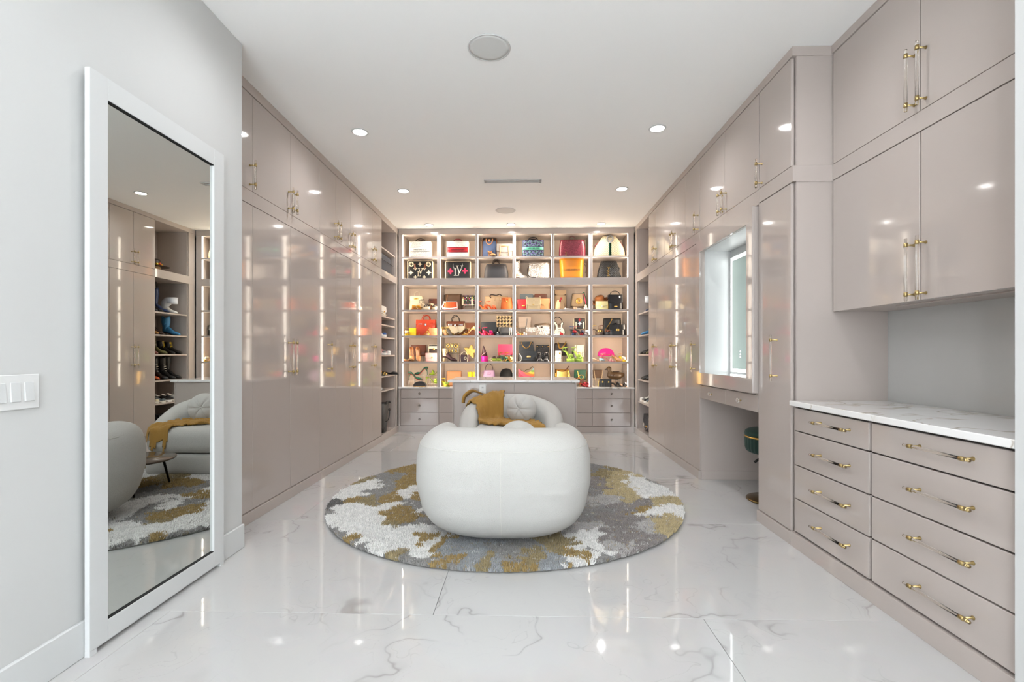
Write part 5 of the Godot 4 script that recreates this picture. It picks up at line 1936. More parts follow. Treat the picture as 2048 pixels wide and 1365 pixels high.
	bag("top_handle_bag", "wide sand beige bag with dark brown rolled handle behind orange sandals", "handbag", -0.624, -0.251, 3, 0.234, 7.4, 0.11, {m = "beige", top = 0.97, cord = [[[Vector3(-0.08, 0.2, 0.07), Vector3(-0.1, 0.235, 0.06), Vector3(-0.07, 0.255, 0.05), Vector3(0.0, 0.245, 0.05), Vector3(0.05, 0.26, 0.05), Vector3(0.085, 0.235, 0.06)], 0.008, "dark_brown"]], stripe = [[0.02, "beige", 0.02]], clasp = [[-0.02, 0.8, 0.03, 0.05, "beige"], [0.06, 0.8, 0.03, 0.05, "beige"]]})
	bag("woven_tote", "orange woven leather bag with round cut-out handle", "handbag", -0.365, -0.175, 3, 0.192, 7.22, 0.12, {m = "orange_weave", top = 0.78, n = 4.0, bulge = 0.04, ring = [[0.0, 0.82, 0.022, 0.006, "orange"]], clasp = [[0.0, 0.68, 0.018, 0.024, "gold"]]})
	shoe("strappy_heel", "orange strappy heeled sandal at the left of its cubby", at_row(-0.632, 3, 7.24), 1.0, "sandal", 0.22, 0.085, "orange", "orange", "orange", {bow = "orange"})
	shoe("strappy_heel", "orange strappy heeled sandal closest to the orange woven bag", at_row(-0.502, 3, 7.24), 0.9, "sandal", 0.22, 0.085, "orange", "orange", "orange", {bow = "coral"})
	bag("box_bag", "slate blue box bag standing behind the red flap bag", "handbag", -0.068, 0.129, 3, 0.261, 7.42, 0.08, {m = "slate", flap = [0.7, "slate", 0.05], side = "navy"})
	bag("box_bag", "chestnut box bag with pale stitching behind the cream crochet bag", "handbag", 0.159, 0.341, 3, 0.264, 7.42, 0.08, {m = "brown", flap = [0.75, "brown", 0.03], trim = "camel", side = "dark_brown"})
	bag("flap_bag", "red leather flap bag with gold horse-bit clasp", "handbag", -0.11, 0.038, 3, 0.169, 7.3, 0.08, {m = "red", flap = [0.52, "red", 0.2], clasp = [[0.02, 0.42, 0.05, 0.022, "gold"]]})
	bag("crochet_bag", "cream woven crochet flap bag in the middle of five stacked bags", "handbag", 0.03, 0.235, 3, 0.181, 7.2, 0.07, {m = "weave", flap = [0.68, "weave", 0.22], trim = "cream", ring = [[-0.1, 1.02, 0.012, 0.004, "cream"], [0.1, 1.02, 0.012, 0.004, "cream"]], clasp = [[0.0, 0.42, 0.026, 0.018, "gold_cloth"]]})
	bag("flap_bag", "tan leather flap bag with brass clasp right of the crochet bag", "handbag", 0.232, 0.387, 3, 0.177, 7.3, 0.08, {m = "camel", flap = [0.5, "camel", 0.2], clasp = [[-0.02, 0.45, 0.045, 0.02, "brass"]]})
	bag("backpack", "beige monogram backpack with dark rim at the back of its cubby", "backpack", 0.459, 0.652, 3, 0.318, 7.38, 0.13, {m = "canvas_beige", top = 0.9, n = 4.0, bulge = 0.03, bands = [[0.76, 0.82, "dark_brown"]], flap = [0.24, "canvas_beige", 0.3], stripe = [[0.012, "red", 0.01]]})
	bag("mini_backpack", "small domed beige monogram backpack with red tab at the front", "backpack", 0.463, 0.606, 3, 0.154, 7.22, 0.09, {m = "canvas_beige", top = 0.55, n = 2.6, bulge = 0.2, clasp = [[0.0, 0.88, 0.03, 0.03, "crimson"]], cord = [[[Vector3(0.0, 0.13, 0.05), Vector3(0.004, 0.07, 0.06), Vector3(0.0, 0.01, 0.055)], 0.003, "brown"]]})
	bag("saddle_bag", "beige monogram half-moon bag with round gold emblem and striped strap", "handbag", 0.705, 0.946, 3, 0.205, 7.32, 0.09, {m = "canvas_beige", lift = 0.055, top = 0.78, n = 3.6, bulge = 0.06, trim = "dark_brown", ring = [[0.005, 0.42, 0.042, 0.007, "gold"], [0.005, 0.42, 0.024, 0.006, "gold"]], strap = [[[Vector3(0.075, 0.22, 0.05), Vector3(0.095, 0.1, 0.07), Vector3(0.125, -0.045, 0.075)], 0.03, "green", Vector3.RIGHT], [[Vector3(0.075, 0.2, 0.054), Vector3(0.095, 0.1, 0.074), Vector3(0.122, -0.035, 0.079)], 0.012, "hot_pink", Vector3.RIGHT]]})
	shoe("slide_sandal", "nude flat slide sandal below the gold-emblem bag", at_row(0.705, 3, 7.24), R, "sandal", 0.23, 0.02, "nude", "white", "white", {slide = true})
	shoe("slide_sandal", "cream knotted flat sandal next to the lit strip, below the gold-emblem bag", at_row(0.863, 3, 7.24), R, "sandal", 0.23, 0.022, "cream", "white", "white", {slide = true, bow = "cream"})
	straw_hat()
	bag("evening_clutch", "pale green-gold metallic clutch below the straw hat", "clutch bag", 1.075, 1.252, 3, 0.124, 7.21, 0.07, {m = "pale_gold", flap = [0.55, "pale_gold", 0.3], trim = "gold_cloth", clasp = [[0.0, 0.4, 0.02, 0.02, "white"]]})
	bag("top_handle_bag", "black sequinned top-handle bag beside the straw hat", "handbag", 1.259, 1.496, 3, 0.23, 7.26, 0.13, {m = "sequin_black", top = 0.9, n = 5.0, hand = [[0.075, 0.07, 0.005, 0.0, "black"]], clasp = [[0.0, 0.22, 0.045, 0.02, "gold"], [0.06, 0.86, 0.02, 0.03, "white"]], flap = [0.6, "sequin_black", 0.2]})
	# ---- fourth row
	bag("top_handle_bag", "large orange-red leather top-handle bag with silver lock", "handbag", -1.685, -1.374, 4, 0.251, 7.34, 0.13, {m = "red_orange", top = 0.97, n = 6.0, flap = [0.28, "red_orange", 0.1], hand = [[0.06, 0.085, 0.006, 0.04, "red_orange", 0.05], [0.06, 0.08, 0.006, -0.04, "red_orange"]], clasp = [[0.0, 0.7, 0.03, 0.04, "silver"], [-0.08, 0.74, 0.06, 0.016, "silver"]], strap = [[[Vector3(0.08, 0.2, 0.08), Vector3(0.12, 0.205, 0.08), Vector3(0.125, 0.165, 0.08)], 0.012, "red_orange", Vector3.UP]]})
	bag("mini_box_bag", "small yellow box bag before the orange-red bag", "handbag", -1.751, -1.652, 4, 0.11, 7.21, 0.06, {m = "yellow", flap = [0.55, "yellow", 0.05], bulge = 0.0})
	shoe("snake_heel", "yellow and black snake-pattern heel beside the small yellow bag", at_row(-1.793, 4, 7.25), 0.25, "sandal", 0.21, 0.07, "snake", "yellow", "yellow", {bow = "snake"})
	bag("mini_box_bag", "coral orange mini clutch right of the orange-red bag", "clutch bag", -1.447, -1.305, 4, 0.11, 7.2, 0.06, {m = "coral", flap = [0.6, "coral", 0.15]})
	shoe("chain_sandal", "flat gold chain sandal lying below the orange-red bag", at_row(-1.52, 4, 7.23), R, "sandal", 0.22, 0.014, "gold", "tan", "tan", {slide = true, bow = "gold"})
	shoe("gold_heel", "gold beaded heel before the coral clutch", at_row(-1.459, 4, 7.19), -0.2, "sandal", 0.2, 0.07, "gold", "nude", "gold")
	bag("top_handle_bag", "two-tone brown and cream canvas top-handle bag with hanging tag", "handbag", -1.217, -0.922, 4, 0.228, 7.34, 0.12, {m = "cream", top = 0.96, n = 6.0, bands = [[0.66, 1.0, "brown"]], hand = [[0.06, 0.1, 0.005, 0.04, "dark_brown", 0.06], [0.06, 0.09, 0.005, -0.04, "dark_brown"]], clasp = [[0.0, 0.7, 0.028, 0.04, "silver"], [-0.08, 0.74, 0.07, 0.014, "silver"], [0.09, 0.74, 0.07, 0.014, "silver"], [0.05, 0.18, 0.03, 0.036, "bronze_brown"]], cord = [[[Vector3(0.045, 0.165, 0.07), Vector3(0.048, 0.1, 0.074), Vector3(0.05, 0.04, 0.074)], 0.003, "brown"]]})
	bag("flap_bag", "caramel smooth flap bag partly hidden behind the two-tone bag", "handbag", -0.93, -0.762, 4, 0.205, 7.44, 0.07, {m = "caramel", flap = [0.6, "caramel", 0.5]})
	shoe("gold_pump", "gold pointed pump at the left, before the two-tone bag", at_row(-1.209, 4, 7.25), 2.8, "pump", 0.23, 0.10, "gold_cloth", "nude", "gold_cloth")
	shoe("gold_pump", "gold pump with grey lining second from the left, before the two-tone bag", at_row(-1.137, 4, 7.25), 2.7, "pump", 0.23, 0.10, "gold_cloth", "grey", "gold_cloth")
	shoe("leopard_pump", "leopard print slingback lying at the foot of the caramel bag", at_row(-0.953, 4, 7.22), -R - 0.2, "pump", 0.24, 0.08, "leopard", "brown", "leopard")
	shoe("gold_pump", "gold stiletto pump standing right of the leopard slingback", at_row(-0.846, 4, 7.23), -R + 0.1, "pump", 0.23, 0.105, "gold", "nude", "gold")
	bag("flap_bag", "wide black leather flap bag behind the hot pink sandals", "handbag", -0.67, -0.418, 4, 0.213, 7.36, 0.1, {m = "black", top = 0.97, flap = [0.6, "black", 0.25], clasp = [[0.03, 0.36, 0.035, 0.022, "gold"]]})
	bag("flap_bag", "beige and black houndstooth tweed bag on a clear riser", "handbag", -0.43, -0.19, 4, 0.17, 7.32, 0.07, {m = "hound", lift = 0.135, flap = [0.75, "hound", 0.12], clasp = [[0.0, 0.34, 0.026, 0.018, "gold"]]})
	bag("mesh_bag", "black diamond-mesh bag with silver chain under the houndstooth bag", "handbag", -0.373, -0.182, 4, 0.125, 7.21, 0.06, {m = "mesh_black", bands = [[0.0, 0.35, "black"]], chain = [[[Vector3(0.06, 0.12, 0.04), Vector3(0.055, 0.06, 0.05), Vector3(0.05, 0.004, 0.05)], 0.006, "silver"], [[Vector3(0.085, 0.12, 0.04), Vector3(0.08, 0.06, 0.05), Vector3(0.08, 0.004, 0.05)], 0.006, "silver"]]})
	shoe("pink_heel", "hot pink strappy heel at the left under the black flap bag", at_row(-0.651, 4, 7.24), 1.1, "sandal", 0.22, 0.075, "hot_pink", "hot_pink", "hot_pink", {bow = "hot_pink"})
	shoe("pink_heel", "hot pink strappy heel nearer the small black jewelled bag", at_row(-0.548, 4, 7.24), 1.0, "sandal", 0.22, 0.075, "hot_pink", "hot_pink", "hot_pink", {bow = "magenta"})
	bag("minaudiere", "small glossy black evening bag with pearl clasp beside the pink heels", "clutch bag", -0.46, -0.354, 4, 0.062, 7.2, 0.06, {m = "black_gloss", n = 3.0, bulge = 0.1, clasp = [[0.0, 0.7, 0.018, 0.018, "white"]]})
	bag("slouchy_pouch", "taupe fold-over pouch with knotted tie at the back", "handbag", -0.099, 0.099, 4, 0.17, 7.38, 0.07, {m = "taupe", lift = 0.125, flap = [0.45, "taupe", 0.05], strap = [[[Vector3(0.04, 0.17, 0.03), Vector3(0.035, 0.08, 0.045), Vector3(0.012, 0.0, 0.045)], 0.01, "grey", Vector3.RIGHT]]})
	bag("sequin_bag", "silver sequinned bag with brown rolled handle on its side", "handbag", 0.159, 0.387, 4, 0.159, 7.25, 0.1, {m = "silver_cloth", top = 1.05, n = 3.4, bulge = 0.06, cord = [[[Vector3(-0.1, 0.13, 0.04), Vector3(-0.11, 0.165, 0.04), Vector3(0.0, 0.178, 0.05), Vector3(0.09, 0.178, 0.04), Vector3(0.11, 0.15, 0.04)], 0.011, "bronze_brown"]], clasp = [[-0.01, 0.82, 0.03, 0.02, "dark_metal"]]})
	bag("mini_bag", "grey translucent mini bag with silver rim between white sandal and silver bag", "handbag", 0.023, 0.186, 4, 0.118, 7.2, 0.06, {m = "taupe", flap = [0.55, "silver_cloth", 0.3], clasp = [[0.0, 0.42, 0.03, 0.014, "silver"]]})
	shoe("gold_sandal", "gold strappy heel at the left edge under the taupe pouch", at_row(-0.08, 4, 7.27), 1.2, "sandal", 0.21, 0.085, "gold", "nude", "gold")
	shoe("white_slide", "white slide sandal with red sole in front of the gold heel", at_row(-0.042, 4, 7.2), R, "sandal", 0.22, 0.02, "white", "red", "white", {slide = true})
	guitar_bag()
	bag("mini_bag", "black, cream and red striped boxy bag on a clear riser", "handbag", 0.758, 0.924, 4, 0.165, 7.3, 0.1, {m = "black", lift = 0.105, side = "cream", n = 5.0, bands = [[0.86, 1.0, "dark_brown"]], stripe = [[0.008, "cream", -0.055], [0.008, "cream", 0.055]], marks = [["star", 0.0, 0.5, 0.036, "silver"], ["flower", 0.0, 0.82, 0.024, "red"]]})
	shoe("colour_heel", "black heeled sandal with blue and red front under the striped bag", at_row(0.739, 4, 7.23), 0.3, "sandal", 0.22, 0.09, "blue", "charcoal", "charcoal", {bow = "red"})
	shoe("colour_heel", "black heeled sandal with red front under the striped bag", at_row(0.841, 4, 7.24), 0.7, "sandal", 0.22, 0.09, "red", "charcoal", "charcoal", {bow = "navy"})
	shoe("silver_sandal", "silver jewelled sandal beside the lit strip under the striped bag", at_row(0.916, 4, 7.2), 0.4, "sandal", 0.21, 0.04, "silver", "grey", "silver", {bow = "silver", slide = true})
	shoe("red_sandal", "red and white flat sandal below the guitar-shaped bag", at_row(0.5, 4, 7.21), R, "sandal", 0.22, 0.02, "red", "white", "white", {slide = true})
	bag("flap_bag", "black shopper with gold chain strap behind the glossy black bag", "handbag", 1.225, 1.489, 4, 0.277, 7.4, 0.09, {m = "black", n = 8.0, chain = [[[Vector3(-0.115, 0.09, 0.06), Vector3(-0.06, 0.17, 0.062), Vector3(-0.01, 0.255, 0.055)], 0.008, "gold"]], ring = [[0.045, 0.5, 0.055, 0.01, "black_gloss"]]})
	bag("top_handle_bag", "glossy black structured bag with gold clasp at the front right", "handbag", 1.274, 1.53, 4, 0.163, 7.24, 0.12, {m = "black_gloss", top = 0.86, flap = [0.5, "black_gloss", 0.2], clasp = [[0.0, 0.52, 0.05, 0.03, "gold"]], chain = [[[Vector3(0.09, 0.11, 0.06), Vector3(0.115, 0.14, 0.03), Vector3(0.12, 0.15, 0.0)], 0.006, "silver"]]})
	shoe("printed_wedge", "multicoloured tan wedge sandal at the left of the black bags", at_row(1.097, 4, 7.24), 0.9, "platform", 0.22, 0.06, "gold_cloth", "dark_brown", "tan")
	shoe("printed_wedge", "brown and gold wedge sandal nearest the glossy black bag", at_row(1.21, 4, 7.22), 0.8, "platform", 0.22, 0.06, "brown", "charcoal", "camel")
	# ---- fifth row
	bag("shoulder_bag", "chestnut leather shoulder bag behind two tan pumps", "handbag", -1.766, -1.535, 5, 0.165, 7.38, 0.1, {m = "brown", lift = 0.085, top = 0.97, n = 4.0, flap = [0.7, "brown", 0.2], cord = [[[Vector3(-0.11, 0.15, 0.03), Vector3(-0.13, 0.08, 0.05), Vector3(-0.12, -0.03, 0.06)], 0.006, "brown"]]})
	shoe("tan_pump", "tan pointed pump leaning upright, left one before the chestnut bag", at_row(-1.735, 5, 7.28, 0.075), 0.5, "pump", 0.23, 0.07, "camel", "nude", "camel", {lean = 0.75})
	shoe("tan_pump", "tan pointed pump leaning upright, nearer the pink clutch", at_row(-1.639, 5, 7.28, 0.075), 0.5, "pump", 0.23, 0.07, "camel", "nude", "camel", {lean = 0.75})
	shoe("leopard_pump", "leopard print flat lying at the foot of the chestnut bag", at_row(-1.781, 5, 7.2), R, "pump", 0.22, 0.02, "leopard", "brown", "brown", {heel_r = 0.02})
	bag("trunk_bag", "cream and black miniature trunk bag standing on the pink clutch", "handbag", -1.466, -1.305, 5, 0.128, 7.27, 0.07, {m = "dark_brown", lift = 0.127, trim = "cream", bulge = 0.0, n = 9.0, bands = [[0.55, 0.85, "cream"], [0.85, 1.0, "black"]], clasp = [[0.0, 0.5, 0.03, 0.026, "gold"]]})
	bag("clutch_bag", "blush pink clutch with a small monogram clasp", "clutch bag", -1.509, -1.305, 5, 0.126, 7.24, 0.1, {m = "pink", bulge = 0.0, n = 9.0, flap = [0.55, "pink", 0.06], clasp = [[0.0, 0.5, 0.024, 0.018, "gold_cloth"]]})
	bag("embossed_bag", "gold and black embellished bag with bold raised shapes on a riser", "handbag", -1.221, -1.01, 5, 0.16, 7.34, 0.08, {m = "snake", lift = 0.125, ring = [[-0.06, 0.7, 0.024, 0.009, "gold"], [0.06, 0.7, 0.024, 0.009, "gold"], [-0.06, 0.25, 0.022, 0.008, "gold"]], clasp = [[0.0, 0.7, 0.026, 0.06, "gold"], [0.0, 0.25, 0.03, 0.04, "gold"], [0.06, 0.25, 0.03, 0.04, "gold"]]})
	shoe("snake_bootie", "dark snakeskin heeled ankle bootie below the embellished bag", at_row(-1.133, 5, 7.24), R, "bootie", 0.22, 0.065, "plum", "dark_brown", "snake", {tall = 0.135, mshaft = "snake", heel_r = 0.016})
	star_bag()
	bag("top_handle_bag", "dark plum mini bag with cream cord handle before the gold star", "handbag", -0.991, -0.838, 5, 0.105, 7.2, 0.07, {m = "plum", bulge = 0.0, cord = [[[Vector3(-0.05, 0.0, 0.05), Vector3(-0.055, 0.1, 0.04), Vector3(0.0, 0.15, 0.03), Vector3(0.055, 0.1, 0.04), Vector3(0.05, 0.0, 0.05)], 0.004, "cream"]], ring = [[0.02, 0.5, 0.018, 0.004, "cream"]]})
	t = thing("round_box", "bright magenta round box with a dark scarf standing in it", "box", at_row(-0.605, 5, 7.25))
	st = S()
	lathe(st, [[0.0, 0.0], [0.05, 0.0], [0.052, 0.004], [0.052, 0.082], [0.05, 0.086], [0.0, 0.086]], 28)
	part("drum", st, M.magenta, t)
	st = S()
	ribbon(st, curve([Vector3(-0.05, 0.09, 0.02), Vector3(0.0, 0.13, 0.045), Vector3(0.035, 0.16, 0.01)], 10), 0.006, 0.003, Vector3(0, 0, 1))
	part("ribbon", st, M.pink, t)
	t = thing("folded_scarf", "dark plum scarf rising to a point from the magenta box", "scarf", at_row(-0.613, 5, 7.27, 0.087))
	st = S()
	body(st, [[0.0, 0.048, 0.035, 2.2], [0.05, 0.036, 0.028, 2.2], [0.1, 0.022, 0.02, 2.0, -0.006], [0.14, 0.010, 0.012, 2.0, -0.012], [0.155, 0.004, 0.006, 2.0, -0.010]], 20)
	part("cloth", st, M.plum, t)
	bag("envelope_clutch", "smooth coral-pink flap clutch on a riser over green-gold sandals", "clutch bag", -0.411, -0.182, 5, 0.16, 7.32, 0.05, {m = "hot_pink", lift = 0.1, top = 0.95, bulge = 0.0, flap = [0.82, "hot_pink", 0.04], cord = [[[Vector3(-0.11, 0.0, 0.03), Vector3(-0.08, -0.04, 0.04), Vector3(-0.04, -0.02, 0.04)], 0.003, "gold"]]})
	shoe("bow_mule", "olive mule with dark bow beside the magenta box", at_row(-0.502, 5, 7.23), 1.1, "mule", 0.21, 0.045, "olive_lime", "cream", "cream", {bow = "dark_brown", heel_r = 0.006})
	shoe("bow_mule", "olive mule with dark bow nearest the green-gold sandals", at_row(-0.434, 5, 7.22), 1.2, "mule", 0.21, 0.045, "olive_lime", "cream", "cream", {bow = "dark_brown", heel_r = 0.006})
	shoe("green_gold_heel", "green satin heel with gold trim under the coral-pink clutch", at_row(-0.316, 5, 7.23), 0.9, "sandal", 0.21, 0.085, "gold", "emerald", "gold", {bow = "emerald"})
	shoe("green_gold_heel", "bright gold heel under the coral-pink clutch", at_row(-0.228, 5, 7.23), 0.7, "sandal", 0.21, 0.085, "gold", "gold_cloth", "gold", {bow = "gold"})
	bag("flap_bag", "tall black flap bag with looped gold chain on its front", "handbag", -0.099, 0.152, 5, 0.302, 7.38, 0.11, {m = "black", top = 0.86, flap = [0.62, "black", 0.1], stud = "gold", chain = [[[Vector3(-0.075, 0.3, 0.055), Vector3(-0.045, 0.23, 0.068), Vector3(0.0, 0.205, 0.072), Vector3(0.045, 0.23, 0.068), Vector3(0.075, 0.3, 0.055)], 0.008, "gold"]], ring = [[0.0, 0.46, 0.013, 0.005, "gold"]]})
	bag("turnlock_bag", "low black leather bag with brass turn lock and braided strap", "handbag", -0.091, 0.19, 5, 0.15, 7.22, 0.1, {m = "black", top = 0.96, n = 4.0, flap = [0.62, "black", 0.3], clasp = [[0.015, 0.5, 0.06, 0.034, "brass"]], chain = [[[Vector3(-0.13, 0.12, 0.05), Vector3(-0.1, 0.08, 0.06), Vector3(-0.09, 0.03, 0.06), Vector3(-0.12, 0.004, 0.06)], 0.006, "silver"]]})
	bag("chevron_backpack", "black chevron-quilted bag with gold eyelets", "handbag", 0.178, 0.379, 5, 0.256, 7.34, 0.09, {m = "quilt_charcoal", top = 0.96, stud = "gold", clasp = [[0.0, 0.9, 0.014, 0.014, "gold"]], trim = "black"})
	shoe("crystal_sandal", "silver crystal-strap heel before the chevron bag, left one", at_row(0.224, 5, 7.22), 0.1, "sandal", 0.2, 0.085, "silver", "charcoal", "silver")
	shoe("crystal_sandal", "silver crystal-strap heel before the chevron bag, beside the lit strip", at_row(0.326, 5, 7.22), -0.1, "sandal", 0.2, 0.085, "silver", "charcoal", "silver")
	bag("shoulder_bag", "dark brown patchwork bag with chunky gold chain handle", "handbag", 0.459, 0.663, 5, 0.19, 7.38, 0.09, {m = "dark_brown", lift = 0.09, top = 0.95, bands = [[0.3, 0.33, "black"], [0.62, 0.65, "black"]], chain = [[[Vector3(-0.04, 0.2, 0.04), Vector3(-0.03, 0.13, 0.06), Vector3(0.0, 0.11, 0.062), Vector3(0.03, 0.13, 0.06), Vector3(0.075, 0.205, 0.04)], 0.014, "gold"]]})
	bag("phone_pouch", "white quilted upright pouch with small gold clasp", "handbag", 0.463, 0.561, 5, 0.161, 7.22, 0.05, {m = "quilt_white", n = 3.6, top = 0.95, clasp = [[0.015, 0.78, 0.022, 0.02, "gold"]]})
	shoe("lime_platform", "lime green platform heel next to the white pouch", at_row(0.667, 5, 7.24), 0.75, "platform", 0.22, 0.12, "lime", "lime", "charcoal", {bow = "lime"})
	shoe("lime_platform", "lime green platform heel in front of the cream backpack", at_row(0.795, 5, 7.23), 0.75, "platform", 0.22, 0.12, "lime", "lime", "charcoal", {bow = "lime"})
	bag("backpack", "cream quilted backpack with gold clasp and dangling straps", "backpack", 0.765, 0.924, 5, 0.19, 7.36, 0.1, {m = "quilt_white", lift = 0.06, top = 0.88, n = 4.0, bulge = 0.06, flap = [0.58, "ivory", 0.25], clasp = [[0.0, 0.4, 0.03, 0.016, "gold"]], cord = [[[Vector3(-0.05, 0.19, 0.05), Vector3(-0.045, 0.1, 0.065), Vector3(-0.045, 0.0, 0.06)], 0.004, "pale_gold"], [[Vector3(0.055, 0.18, 0.05), Vector3(0.05, 0.08, 0.066), Vector3(0.05, -0.06, 0.07)], 0.004, "pale_gold"]]})
	half_moon("half_moon_clutch", "magenta half-moon clutch over pastel sandals", "clutch bag", 1.248, 5, 7.36, 0.12, 0.118, 0.05, "magenta", 0.085)
	shoe("pastel_sandal", "pale blue satin mule at the left of the magenta clutch", at_row(1.101, 5, 7.23), R, "mule", 0.23, 0.05, "light_blue", "nude", "light_blue")
	shoe("pastel_sandal", "blush heeled sandal with magenta sole below the magenta clutch", at_row(1.252, 5, 7.22), R - 0.2, "sandal", 0.23, 0.075, "pink", "magenta", "nude")
	shoe("pastel_sandal", "tan and orange slingback between the blush and yellow sandals", at_row(1.398, 5, 7.25), 0.5, "pump", 0.22, 0.07, "nude", "mustard", "nude")
	shoe("pastel_sandal", "yellow heeled sandal with ruffled nude top beside the lit strip", at_row(1.47, 5, 7.22), 0.2, "sandal", 0.22, 0.07, "nude", "yellow", "yellow", {bow = "cream"})
	# ---- bottom row, on the stone ledge
	shoe("green_stiletto", "emerald satin stiletto with red sole, lower of the pair on risers", at_row(-1.681, 6, 7.32, 0.088), R, "pump", 0.22, 0.10, "emerald", "sole_red", "emerald")
	shoe("green_stiletto", "emerald satin stiletto with red sole, higher of the pair on risers", at_row(-1.612, 6, 7.40, 0.165), -R, "pump", 0.22, 0.10, "emerald", "sole_red", "emerald")
	riser(-1.681, 6, 7.32, 0.2, 0.088, 0.08, "lower emerald stiletto")
	riser(-1.612, 6, 7.40, 0.2, 0.165, 0.07, "higher emerald stiletto")
	shoe("lime_stiletto", "lime green bow stiletto lower and nearer the shelf front", at_row(-1.413, 6, 7.3, 0.04), R, "mule", 0.22, 0.10, "olive_lime", "olive_lime", "olive_lime", {bow = "lime"})
	riser(-1.413, 6, 7.3, 0.2, 0.04, 0.08, "lower lime green stiletto")
	shoe("lime_stiletto", "lime green stiletto raised behind its twin near the upright", at_row(-1.382, 6, 7.42, 0.16), -R, "mule", 0.22, 0.10, "olive_lime", "olive_lime", "olive_lime", {bow = "olive_lime"})
	riser(-1.382, 6, 7.42, 0.18, 0.16, 0.07, "raised lime green stiletto")
	half_moon("half_moon_bag", "black half-moon bag with gold chain lying on the ledge", "handbag", -1.582, 6, 7.19, 0.095, 0.075, 0.06, "charcoal", 0.0)
	bag("envelope_clutch", "large tan brown flat clutch left of the yellow cups", "clutch bag", -1.213, -0.983, 6, 0.232, 7.40, 0.05, {m = "camel", bulge = 0.0, trim = "caramel"})
	shoe("yellow_heel", "yellow and green floral sandal by the island's corner", at_row(-1.198, 6, 7.22), 0.6, "sandal", 0.22, 0.07, "yellow", "olive_lime", "yellow", {bow = "olive_lime"})
	for k in 2:
		t = thing("yellow_cup", ["yellow ornamental cup nearer the tan clutch", "yellow ornamental cup beside the lit strip"][k], "cup", at_row([-0.842, -0.766][k], 6, 7.3, 0.141), 0.0, "yellow cups")
		st = S()
		lathe(st, [[0.0, 0.0], [0.026, 0.0], [0.031, 0.006], [0.032, 0.06], [0.034, 0.066], [0.034, 0.08], [0.030, 0.08], [0.028, 0.012], [0.0, 0.01]], 20)
		part("bowl", st, M.yellow, t)
		st = S()
		tube(st, curve([Vector3(0.03, 0.055, 0), Vector3(0.045, 0.05, 0), Vector3(0.045, 0.025, 0), Vector3(0.03, 0.018, 0)], 9), 0.004, 6)
		part("cup_handle", st, M.yellow, t)
		st = S()
		ball(st, Vector3(-0.008, 0.035, 0.031), Vector3(0.005, 0.005, 0.003), 6)
		part("dot", st, M.black, t)
	riser(-0.804, 6, 7.3, 0.17, 0.1405, 0.08, "two yellow ornamental cups")
	bag("top_handle_bag", "small lilac snakeskin bag with thin arched handle", "handbag", -0.647, -0.449, 6, 0.175, 7.34, 0.09, {m = "lilac", lift = 0.07, top = 0.8, n = 3.5, bulge = 0.06, hand = [[0.06, 0.1, 0.004, 0.0, "plum"]], clasp = [[0.0, 0.7, 0.06, 0.03, "lilac"]], cord = [[[Vector3(-0.09, 0.16, 0.03), Vector3(-0.12, 0.11, 0.03), Vector3(-0.11, 0.04, 0.04)], 0.004, "lilac"]]})
	t = thing("felt_hat", "black rounded felt hat next to the lilac bag", "hat", at_row(-0.281, 6, 7.34, 0.0))
	st = S()
	lathe(st, [[0.0, 0.012], [0.09, 0.012], [0.128, 0.006], [0.131, 0.009], [0.108, 0.03], [0.106, 0.11], [0.096, 0.20], [0.075, 0.245], [0.045, 0.268], [0.0, 0.275]], 36)
	part("crown", st, M.hat_black, t)
	st = S()
	lathe(st, [[0.1085, 0.03], [0.1085, 0.055], [0.104, 0.055]], 36)
	part("hatband", st, M.black, t)
	rainbow_bag()
	shoe("pretzel_sandal", "brown braided sandal beside the rainbow bag", at_row(0.213, 6, 7.28, 0.05), 0.9, "sandal", 0.22, 0.05, "bronze_brown", "camel", "camel", {bow = "bronze_brown", slide = true})
	riser(0.213, 6, 7.28, 0.16, 0.05, 0.1, "brown braided sandal")
	shoe("coral_sandal", "pale coral flat sandal between rainbow and gold bags", at_row(0.311, 6, 7.24, 0.06), R, "sandal", 0.22, 0.025, "coral", "pink", "pink", {slide = true})
	riser(0.311, 6, 7.24, 0.16, 0.06, 0.08, "pale coral flat sandal")
	bag("hobo_bag", "metallic gold slouchy hobo with brown rim and strap", "handbag", 0.47, 0.69, 6, 0.255, 7.33, 0.11, {m = "gold", top = 0.95, n = 3.6, bulge = 0.07, cord = [[[Vector3(-0.1, 0.26, 0.0), Vector3(-0.04, 0.235, 0.05), Vector3(0.03, 0.235, 0.05), Vector3(0.075, 0.275, 0.03), Vector3(0.1, 0.305, 0.0)], 0.007, "brown"], [[Vector3(-0.105, 0.2, 0.03), Vector3(-0.11, 0.1, 0.05), Vector3(-0.1, 0.0, 0.06)], 0.006, "gold"], [[Vector3(0.1, 0.25, 0.03), Vector3(0.118, 0.12, 0.05), Vector3(0.118, 0.0, 0.06)], 0.006, "gold"]]})
	bag("flap_bag", "bottle green flap bag with large curled gold emblem", "handbag", 0.765, 0.954, 6, 0.15, 7.36, 0.08, {m = "green", lift = 0.095, top = 0.95, flap = [0.9, "green", 0.25], ring = [[0.01, 0.3, 0.032, 0.008, "gold"]], cord = [[[Vector3(-0.045, 0.14, 0.05), Vector3(-0.035, 0.08, 0.055), Vector3(-0.035, 0.02, 0.055)], 0.007, "gold"]], chain = [[[Vector3(0.09, 0.13, 0.05), Vector3(0.085, 0.06, 0.06), Vector3(0.09, -0.03, 0.06)], 0.007, "gold"]]})
	shoe("red_ruffle_heel", "dark red ruffled heel at the island's corner under the green bag", at_row(0.863, 6, 7.26), 1.0, "sandal", 0.22, 0.08, "crimson", "crimson", "crimson", {bow = "crimson"})
